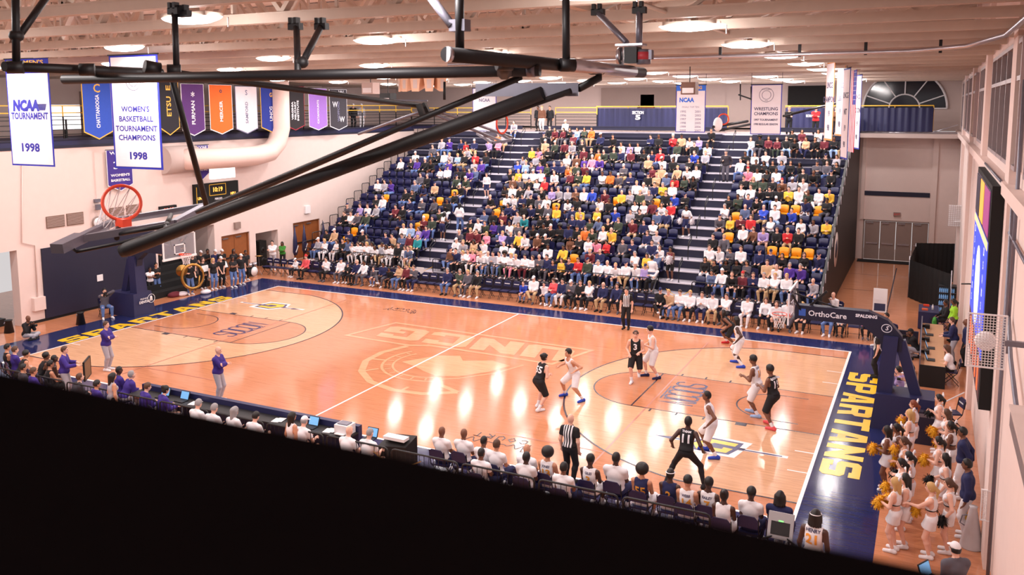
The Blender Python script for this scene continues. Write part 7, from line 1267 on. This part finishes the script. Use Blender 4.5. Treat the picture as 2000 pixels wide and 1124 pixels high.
SPEC = """736,388,kkW 748,390,wjB 685,404,GkC 704,401,vtB 720,401,wkB 736,404,gks 678,421,kkB 684,423,wkB 697,421,GkC 716,419,ejC 639,450,kjL 654,448,tjc 683,450,njC 709,460,kkc 724,459,GkL 754,458,nts 628,471,gjc 674,473,kks 692,474,dkd 711,476,wkD 725,477,wkD 741,477,gtd 613,488,wwY 647,489,wwK 678,492,wwK 690,492,wwK 705,496,wwY 721,497,wwD 733,502,wwD 752,500,wwD 770,501,wwK 785,502,wwY 805,393,njs 825,389,Gjc 849,391,Gkd 875,395,kwd 774,408,mks 787,410,kkC 865,410,ekB 788,427,nkd 804,426,nkd 830,429,mke 845,428,ejs 791,442,wkb 803,444,lkb 819,446,vkK 834,446,pjs 771,460,tts 786,458,dkB 801,464,mkW 817,462,ckb 786,481,kks 801,480,dtB 892,466,wwc 864,274,gjb 880,274,pjC 846,281,Gjs 903,278,nkL 916,281,rkL 844,300,kkL 858,300,kks 869,301,wjs 882,302,gkb 893,301,ltY 908,301,ktx 804,306,kgs 813,302,wkc 784,313,wkB 815,319,pjd 831,316,kke 846,314,kkd 878,317,pnB 861,332,wkL 875,330,wkC 823,343,Gjs 834,343,kkW 893,346,ekC 900,335,kkd 916,336,kkd 811,356,dkW 833,361,njD 850,360,tkC 908,360,kjc 916,348,etc 766,360,pjd 740,356,wkx 751,357,gks 794,375,kjs 806,374,kjL 893,380,kjL 918,286,gks 925,275,ntc 957,277,vks 981,279,iks 995,263,gtc 930,304,rkb 950,307,kjd 929,318,gnb 947,318,pnC 917,327,pks 927,335,dnB 975,257,oks 1010,238,gjs 1076,250,kgs 1063,263,kkC 1090,253,mkL 1104,252,mgK 1105,242,wkc 1112,255,kgL 1066,276,ttc 1085,275,ekc 1104,279,mkW 1041,292,yks 1054,293,ikd 1072,292,kks 1027,305,gkL 1050,305,gkC 1038,313,lkb 1060,308,kkC 1108,304,wtb 1012,320,bks 1043,323,GkB 1053,322,pkB 1069,322,ekL 1080,323,nkW 1097,324,nkB 1111,324,ojK 1000,334,kkY 1014,336,ytb 1029,335,wtc 1044,334,wtc 1052,339,wkB 1087,337,wkB 1116,340,mkb 1003,353,Btb 1018,351,Gtb 1035,352,kkC 1062,351,rkr 1051,357,wkK 1128,252,ljL 1140,255,egL 1155,254,otL 1122,276,gwW 1121,263,mkC 1138,277,kkb 1174,265,nkq 1199,269,kkE 1217,280,wjL 1232,282,vwL 1245,282,wkL 1143,298,mks 1158,298,kkb 1173,293,okK 1185,293,eks 1198,301,ekb 1209,300,nkb 1233,297,mkB 1127,306,BtC 1145,308,pkK 1155,304,iwe 1172,305,pjx 1219,323,Gtc 1232,334,ngb 1126,321,ekc 1142,323,mkB 1130,339,etW 1147,338,yjd 1179,342,wkd 1194,341,okd 1206,349,Gtc 1267,308,tke 1267,341,kgC 1275,272,nks 1284,268,kkd 1317,266,rne 1331,266,tkQ 1324,281,ewd 1350,262,wkL 1366,262,vjL 1390,256,kkE 1357,282,kks 1387,283,wjd 1259,298,kgd 1275,299,njL 1289,295,rjr 1361,294,bkB 1380,294,gkb 1296,308,wkq 1315,314,kkd 1347,314,kks 1364,314,kkL 1275,333,mkL 1324,326,tkb 1344,326,wkW 1360,331,wks 1293,333,tkB 1283,342,ttb 1302,346,dkq 1320,344,rjd 1337,343,ekD 1355,348,kkD 1000,370,wkB 1017,368,kts 1034,368,gtB 989,364,kgD 964,380,ktx 991,384,wkd 1007,384,wjs 1020,386,nks 1039,385,kkC 1052,385,GkW 994,399,nkL 1009,401,nks 1024,405,kkd 1038,403,nks 1055,403,kkW 947,415,djB 964,416,kkd 984,419,mkB 1012,415,gts 1027,419,ckx 1057,424,kkL 920,433,kkC 936,434,wkW 952,437,ekB 964,437,pkd 980,432,njb 998,437,wkd 1011,441,GwK 1048,440,kkd 904,449,Gkx 920,451,mkb 937,455,mkB 949,456,ikY 984,458,vkb 1000,458,nkx 1016,458,ykx 1028,460,wkB 1051,461,Bmc 1065,368,kkb 1079,370,vkK 1093,370,gkW 1112,370,gkW 1125,372,BkB 1139,374,wkW 1157,373,bgC 1187,376,mkB 1068,385,wkW 1111,389,wjD 1128,388,kkd 1174,392,wkd 1190,394,kkd 1070,403,GkB 1088,403,yjE 1119,405,nkC 1135,407,yjx 1167,413,ykY 1203,410,bkc 1072,420,kke 1123,425,nkW 1134,431,nkW 1152,431,ekL 1168,430,dkq 1192,432,kkb 1207,432,ekB 1064,443,kkd 1078,442,kke 1095,442,kka 1114,442,nkQ 1126,449,kkE 1147,447,okB 1159,448,ekB 1177,450,wkb 1193,451,ykx 1067,458,kkc 1115,465,BjD 1133,465,kkb 1150,465,wjK 1167,466,ikd 1185,470,rkL 1244,362,wkb 1262,360,wkx 1280,358,nks 1294,362,yjW 1314,363,wkb 1215,374,ykx 1232,378,gkB 1252,376,ekb 1267,381,GkW 1303,380,kks 1317,381,bkc 1339,384,kkC 1242,397,wkL 1259,396,wkY 1276,396,mkd 1292,399,wkL 1310,399,rws 1232,413,gks 1250,414,kkB 1284,415,dkC 1302,418,ntW 1237,434,mts 1258,436,nks 1276,435,wkB 1265,452,nwB 1283,453,gwx 908,472,gwb 926,474,tkD 948,473,wws 987,477,wjx 999,478,wjK 922,493,wkB 938,494,wjb 955,493,wjx 970,496,wjs 985,498,wea 1008,499,wkb 875,509,BjC 909,509,iwb 891,521,nks 906,520,wkY 921,523,mks 942,523,ggs 991,519,wiY 1008,518,wms 1071,483,wkd 1101,485,ykd 1022,500,wkK 1091,507,nkL 1107,507,nkB 1129,507,ejC 1158,490,mjb 1042,525,Gkx 1062,523,ngs 1094,526,ykK 1110,526,rjB 1166,533,wkW 1169,488,njx 1217,472,Ggs 1237,472,nkB 1274,474,nws 1293,476,wjK 1197,513,wnx 1242,498,wkW 1266,502,ytL 1281,499,dkC 1254,514,vkC 1274,518,wkB 1186,535,wjb 1204,537,wtC 1242,534,wje 1548,258,kkL 1567,259,mwL 1468,273,wlK 1489,270,kga 1503,273,mkL 1517,272,meK 1535,269,kls 1551,270,kkD 1577,273,tnL 1458,301,kjd 1474,298,wkK 1496,305,wls 1528,300,gkB 1450,314,wjs 1464,317,kkK 1481,319,kkd 1498,322,kwD 1513,319,kkL 1523,319,dkL 1537,320,kkL 1554,320,kjD 1461,336,ikr 1481,333,wkd 1497,335,kkD 1516,333,wjd 1569,333,kks 1599,256,wkL 1598,274,kkL 1610,274,mkC 1627,275,kld 1644,272,kts 1614,302,kkC 1635,303,gkK 1597,317,GkE 1615,320,Gjs 1635,322,kgL 1662,260,mks 1455,352,kkB 1470,352,ekY 1491,349,ekd 1511,352,kgW 1528,351,Bkr 1450,367,wkB 1466,368,wkB 1485,370,kks 1505,369,kjs 1525,369,kkd 1426,384,kkL 1441,387,ekd 1462,384,nks 1480,384,ktC 1516,394,wkq 1417,407,wkW 1456,402,dnx 1492,409,btx 1514,406,wls 1404,419,GkC 1589,338,kjd 1624,340,kkC 1547,355,gkq 1569,354,wks 1543,369,yks 1559,370,wws 1582,376,ekd 1595,375,wws 1619,375,yws 1575,389,nwd 1616,392,kgd 1548,412,bks 1427,427,ykK 1451,429,mks 1463,429,rjB 1476,438,BkK 1506,428,wkK 1393,468,kks 1415,462,Ggb 1460,452,wks 1481,445,vtB 1387,485,wtB 1408,484,wjB 1426,486,GkL 1446,487,wkB 1484,491,nkC 1506,490,ntC 1380,506,kwL 1400,507,kkL 1420,508,kkD 1438,511,kkD 1455,515,GgL 1500,513,tkB 1565,430,wtL 1591,430,gkd 1622,437,ynC 1522,448,kkB 1537,455,rtb 1558,448,kks 1531,501,kgL 1571,497,kkK 1614,496,njC 1521,515,wkx 1545,517,pkW 1562,523,pkW 1395,530,dkL 1410,529,wje 1435,531,kjB 1451,539,mkr 1494,536,wtW 1515,542,wtb 1468,559,nnB 1517,563,wjb 1605,546,gjx"""
ROW0 = """560,510,wkc! 578,505,Ikr 599,514,wks 630,516,wgC 642,524,kkC! 666,518,nkx 683,518,wGd 695,532,GjB! 721,521,ngd 730,533,kkd! 748,527,tjL 765,527,mkB 782,528,GnB 853,533,njW 873,537,etW 890,538,Ggb 904,542,ktW 1001,559,bjB! 1019,551,wtc 1040,563,wks! 1058,556,IjK 1071,556,nws 1091,556,Gkc 1111,558,kkB 1131,560,wkb 1164,562,ntx 1182,570,nkB 1202,574,kgs 1267,580,kkC 1286,580,tjb 1303,580,wjB 1321,588,wkb 1355,586,wnB 1366,582,wtC 1412,583,wkB 1450,591,wwC 1478,605,wkK 1491,605,wkK 1522,602,wkW 1556,612,kkb 1611,613,wjC 1632,618,wkB! 1690,616,iks!"""
GOLDS = """755,388 691,449 668,467 655,487 864,392 834,423 817,443 772,488 880,375 977,397 966,412 1204,392 1085,397 1205,391 1285,393 893,505 1015,496 1122,503 1143,527 1161,527 1217,534 1233,534 1177,534 1499,402 1535,401 1437,415 1555,404 1594,407 1424,459 1496,487 1513,487 1534,490 1555,491 1577,491 1473,550 1537,558 1500,400"""
def row_of(u, v, dy, dz):
    best = None
    for r in range(-1, NR):
        p = at(u, v, y=Y0+RD*r+dy); e = abs(p.z-(Z0+RH*r+dz))
        if best is None or e < best[0]: best = (e, r, p.x)
    return best[1], best[2]
def sect_of(x): return 'left' if x < 6.65 else ('middle' if x < 20.4 else 'right')
SP = []
for t_ in SPEC.split():
    u, v, c = t_.split(','); r, x = row_of(float(u), float(v), .5, 1.17); r = max(0, r); s_ = sect_of(x); a_, b_ = SECT[s_]; SP.append([r, min(max(x, a_+.25), b_-.25), s_, c])
SP.sort(key=lambda q: (q[0], q[1]))
for _ in range(6):
    for i in range(len(SP)-1):
        p, q = SP[i], SP[i+1]
        if p[0] == q[0] and p[2] == q[2] and q[1]-p[1] < .5: d = (.5-(q[1]-p[1]))/2; p[1] -= d; q[1] += d
for q in SP: a_, b_ = SECT[q[2]]; q[1] = min(max(q[1], a_+.2), b_-.2)
SITS = ['sit', 'sit_fold', 'sit_lean', 'sit_phone', 'sit', 'sit_wide', 'sit_chin', 'sit_clap', 'sit', 'sit_cross']
BOTN = {'j': 'jeans', 'k': 'black trousers', 't': 'khakis', 'g': 'grey trousers', 'w': 'white trousers', 'n': 'navy trousers'}
FRONT = []
for t_ in ROW0.split():
    u, v, c = t_.split(','); kid = c.endswith('!'); p = at(float(u), float(v), z=1.05 if kid else 1.26); FRONT.append((p.x, c.rstrip('!'), kid, p.y))
FRONT.sort(); FY = 17.62
used = []
for i, (x, c, kid, y) in enumerate(FRONT):
    T, L_, H = c[0], c[1], c[2]; hr_, hc, sk, fem, hn = HD[H]; x = max(x, used[-1]+.46) if used else x; used.append(x)
    lab = '%s %sin %s top and %s, courtside front row, %s from left' % (hn, 'child ' if kid else 'spectator ', CLOTH[T][0], BOTN.get(L_, CLOTH[L_][0]+' trousers'), ORD[i] if i < 26 else '%s from right end' % ORD[len(FRONT)-1-i])
    if i >= 26: lab = lab.replace(' from right end from left', ' from the right')
    person((x, FY+(.03 if not kid else 0), 0 if not kid else .04), 270+(i*53 % 24-12), lab, SITS[(i*7+3) % 10], 'shirt/pants/-', T, {'j': 'j', 'g': 'G', 't': 'K'}.get(L_, L_), 'wkGw'[i % 4], hr_, hc, sk, fem, 1.0+(i % 4)*.07, 1.74 if not kid else 1.4, h=.024, acc=ACC.get(H, 'w'), group='courtside spectators')
x = -2.9; k = 0; nch = 0
while x < 29.6:
    near = [q for q in used if abs(q-x) < .26]
    xx = near[0] if near else x
    if near: lab = 'navy folding chair under a courtside spectator, chair %d along the far sideline'
    nch += 1
    chair(xx, FY, 270, 'navy folding chair in the courtside row holding a spectator' if near else 'empty navy folding chair in the courtside row, %s empty from left' % ORD[min(k, 25)], 'courtside chairs holding spectators' if near else 'courtside folding chairs'); k += 0 if near else 1
    x = xx+.52
nfloor = len([o for o in COL.objects if o.name.startswith('person') and o.parent is None])
NIND = max(0, 312-nfloor)
cnt = {}; crowd = {}
def spec_pose(i): return SITS[(i*7+i//5) % 10]
CV, CF, CMI, CMATS = [], [], [], []; noff = 0
def crowd_add(me, M_, m):
    global noff
    n = len(me.vertices); co = np.empty(n*3); me.vertices.foreach_get('co', co); co = co.reshape(-1, 3)@np.array(M_.to_3x3()).T+np.array(M_.translation); CV.append(co)
    f = np.array([tuple(p.vertices) for p in me.polygons if len(p.vertices) == 4], int)+noff; CF.append(f); noff += n
    if m not in CMATS: CMATS.append(m)
    CMI.extend([CMATS.index(m)]*len(f))
for i, (r, x, s_, c) in enumerate(SP):
    kk = cnt[(r, s_)] = cnt.get((r, s_), 0)+1; T, L_, H = c; hr_, hc, sk, fem, hn = HD[H]; bot = {'j': 'j', 'g': 'G', 't': 'K'}.get(L_, L_); ps = spec_pose(i); ht = 1.74-.1*fem+.05*((i*31) % 5-2)/2; y = Y0+RD*r+(.44 if r < 12 else .42); z = Z0+RH*r-(.0 if r < 12 else .03); face = 270+(i*47 % 30-15); wq = 1.0+(.12 if (not fem and i % 3 == 0) else 0)
    if i < NIND:
        lab = '%s spectator in %s top, %s row up, %s section, %s from its left' % (hn, CLOTH[T][0], ORD[r], s_, ORD[min(kk-1, 25)])
        person((x, y, z), face, lab, ps, 'shirt/pants/-', T, bot, 'wkGk'[i % 4], hr_, hc, sk, fem, wq, ht, h=.03, acc=ACC.get(H, 'w'), group='spectators in the %s section' % s_)
    else:
        M_ = Matrix.Translation((x, y, z))@Matrix.Rotation(math.radians(face-90), 4, 'Z')@Matrix.Scale(ht/1.8, 4)
        for k_2, me in figure_meshes(ps, fem, wq, 'shirt/pants/-', hr_, .04).items():
            m = SKIN[sk] if k_2 == 'body' else CM[T] if k_2 == 'top' else CM[bot] if k_2 == 'bottom' else HAIRC[hc] if k_2 == 'hair' else CM[ACC.get(H, 'w')] if k_2 in ('cap', 'beanie') else CM['wkGk'[i % 4]]
            crowd_add(me, M_, m)
if CV:
    me = bpy.data.meshes.new('crowd'); P = np.concatenate(CV); Fq = np.concatenate(CF); me.vertices.add(len(P)); me.vertices.foreach_set('co', P.ravel()); me.loops.add(len(Fq)*4); me.loops.foreach_set('vertex_index', Fq.ravel()); me.polygons.add(len(Fq)); me.polygons.foreach_set('loop_start', np.arange(len(Fq))*4); me.polygons.foreach_set('loop_total', np.full(len(Fq), 4))
    for m in CMATS: me.materials.append(m)
    me.polygons.foreach_set('material_index', CMI); me.polygons.foreach_set('use_smooth', [True]*len(Fq)); me.update(calc_edges=True); me.validate()
    tag(link(bpy.data.objects.new('crowd', me)), 'rest of the crowd filling the upper rows of the stand', 'crowd', None, 'stuff')
print('FLOOR PEOPLE', nfloor, 'SPECTATORS', len(SP), 'IND', NIND)
# seats: empty ones one by one, the occupied ones together
GS = set(); seats = []
for t_ in GOLDS.split():
    u, v = t_.split(','); r, x = row_of(float(u), float(v), .62, .72); GS.add((r, round(x, 2)))
for r in range(0, 12):
    for s_, (a_, b_) in SECT.items():
        n = int((b_-a_-.1)/.53)
        for i in range(n):
            x = a_+(b_-a_)*(i+.5)/n; occ = any(q[0] == r and q[2] == s_ and abs(q[1]-x) < .3 for q in SP); gold = any(g[0] == r and abs(g[1]-x) < .27 for g in GS); seats.append((r, s_, x, occ, gold))
sN, sG = make_seat(SEATN), make_seat(GOLD); first_ = {0: True, 1: True}; ec = {}; nseat = 0; RS = MB()
pan_, back_, ped_ = seat_mesh(SEATN)
for r, s_, x, occ, gold in seats:
    y, z = Y0+RD*r, Z0+RH*r
    if not occ and nseat < 300:
        nseat += 1; e = ec[(s_, r, gold)] = ec.get((s_, r, gold), 0)+1; src = sG if gold else sN; o = src if first_[int(gold)] else copy_tree(src); first_[int(gold)] = False; o.location = (x, y, z)
        tag(o, 'empty %s stadium seat, %s row up, %s section, %s empty from left' % ('gold' if gold else 'navy', ORD[r], s_, ORD[min(e-1, 25)]), 'seat', 'empty gold stadium seats' if gold else 'empty navy stadium seats')
    else:
        for q in (pan_, back_, ped_): RS.add([(a+x, b+y, c_+z) for a, b, c_ in q.v], q.f)
tag(RS.build('stadium_seats', SEATN), 'navy stadium seats under the seated crowd', 'seats', None, 'stuff')
# ---- people standing in the aisles and at the top
def up_stand(u, v, face, label, ps='stand', fem=0, ht=1.75, **kw):
    best = None
    for r in range(0, NR):
        p = at(u, v, y=Y0+RD*r+.35); e = abs(p.z-(Z0+RH*r))
        if best is None or e < best[0]: best = (e, r, p)
    _, r, p = best; return person((p.x, p.y, Z0+RH*r), face, label, ps, h=.026, fem=fem, ht=ht, **kw)
up_stand(951, 393, 280, 'boy in white long-sleeved shirt standing in the left aisle', 'stand', ht=1.5, outfit='shirt/shorts/-', top='w', bot='n', hair='short', hc='B')
up_stand(898, 455, 100, 'woman with long braids in white sweater climbing the left aisle', 'walk', 1, 1.7, outfit='jacket/pants/-', top='w', bot='j', hair='long', skin='d')
up_stand(864, 468, 90, 'dancer in white top and navy shorts leaning over in the left aisle', 'lean_rail', 1, 1.65, outfit='crop/shorts/-', top='w', bot='n', hair='long', skin='d')
up_stand(1417, 352, 270, 'man in dark jacket with popcorn walking down the right aisle', 'carry', 0, 1.8, outfit='jacket/slacks/-', top='E', bot='G', shoe='k', hair='beanie', acc='G')
o = up_stand(1340, 466, 265, 'dancer in navy shorts with white pompoms coming down the right aisle', 'walk', 1, 1.7, outfit='crop_long/shorts/-', top='w', bot='n', hair='long', skin='d'); pompom(o.location+Vector((.3, -.1, .85)), POMW, 'white pompom in the left hand of the dancer in the right aisle', 1.2); pompom(o.location+Vector((-.3, -.1, .85)), POMW, 'white pompom in the right hand of the dancer in the right aisle', 1.2)
o = up_stand(1309, 544, 265, 'dancer hugging a big white pompom lower in the right aisle', 'stand_chest', 1, 1.7, outfit='crop/shorts/-', top='m', bot='k', hair='long', skin='d'); pompom(o.location+Vector((0, -.3, 1.1)), POMW, 'large white pompom hugged by the lower dancer', 1.6)
up_stand(1272, 590, 95, 'black-haired woman in white shirt, back turned, at the foot of the right aisle', 'arm_out', 1, 1.75, outfit='shirt/pants/-', top='w', bot='d', hair='bun', skin='m')
for u, lab, kw in ((1049, 'person in black, leftmost of the trio standing in the top gap', dict(top='k', bot='k', hair='short', skin='d')), (1061, 'fair-haired boy in brown shirt and white trousers at the top gap', dict(top='B', bot='w', hair='short', hc='b')), (1072, 'tall person in black, rightmost of the trio at the top gap', dict(top='k', bot='k', hair='short', skin='m'))):
    p = at(u, 245, y=35.2); person((p.x, 35.0+(.4 if u != 1061 else 0), Z0+RH*17), 270, lab, 'stand', 'jacket/pants/-', shoe='k', h=.03, **kw)
p = at(1248, 208, y=36.6); o = person((p.x, 36.6, 7.8), 270, 'camera operator in black behind the SECTION 5 curtain', 'photo_stand', 'jacket/pants/-', 'k', 'k', 'k', 'short', skin='d', h=.03); cam_gear(o, 0, 'photo_stand', 'video camera above the SECTION 5 curtain'); 
for u, lab, c1_, c2_ in ((690, 'person in black standing on the left balcony behind the railing', 'k', 'k'), (706, 'person in white trousers beside a shouldered camera on the left balcony', 'g', 'w')):
    p = at(u, 245, x=-5.2); person((-5.2, p.y, 8.0), -30, lab, 'stand', 'jacket/pants/-', c1_, c2_, 'k', 'cap', acc='w', h=.03)
for u, v, lab, c1_ in ((1541, 240, 'fair-haired man in black standing at the top of the right section', 'k'), (1593, 242, 'man in red jacket with folded arms at the top of the right section', 'r'), (1632, 242, 'man in brown behind the edge-on banners', 'B')):
    p = at(u, v, y=34.2); person((p.x, 34.2, Z0+RH*17-.1), 270, lab, 'fold', 'jacket/pants/-', c1_, 'k', 'k', 'short', 'b' if c1_ == 'k' else 'k', h=.03)
def drop_tree(q):
    for c_ in list(q.children): drop_tree(c_)
    bpy.data.objects.remove(q)
drop_tree(fc0)
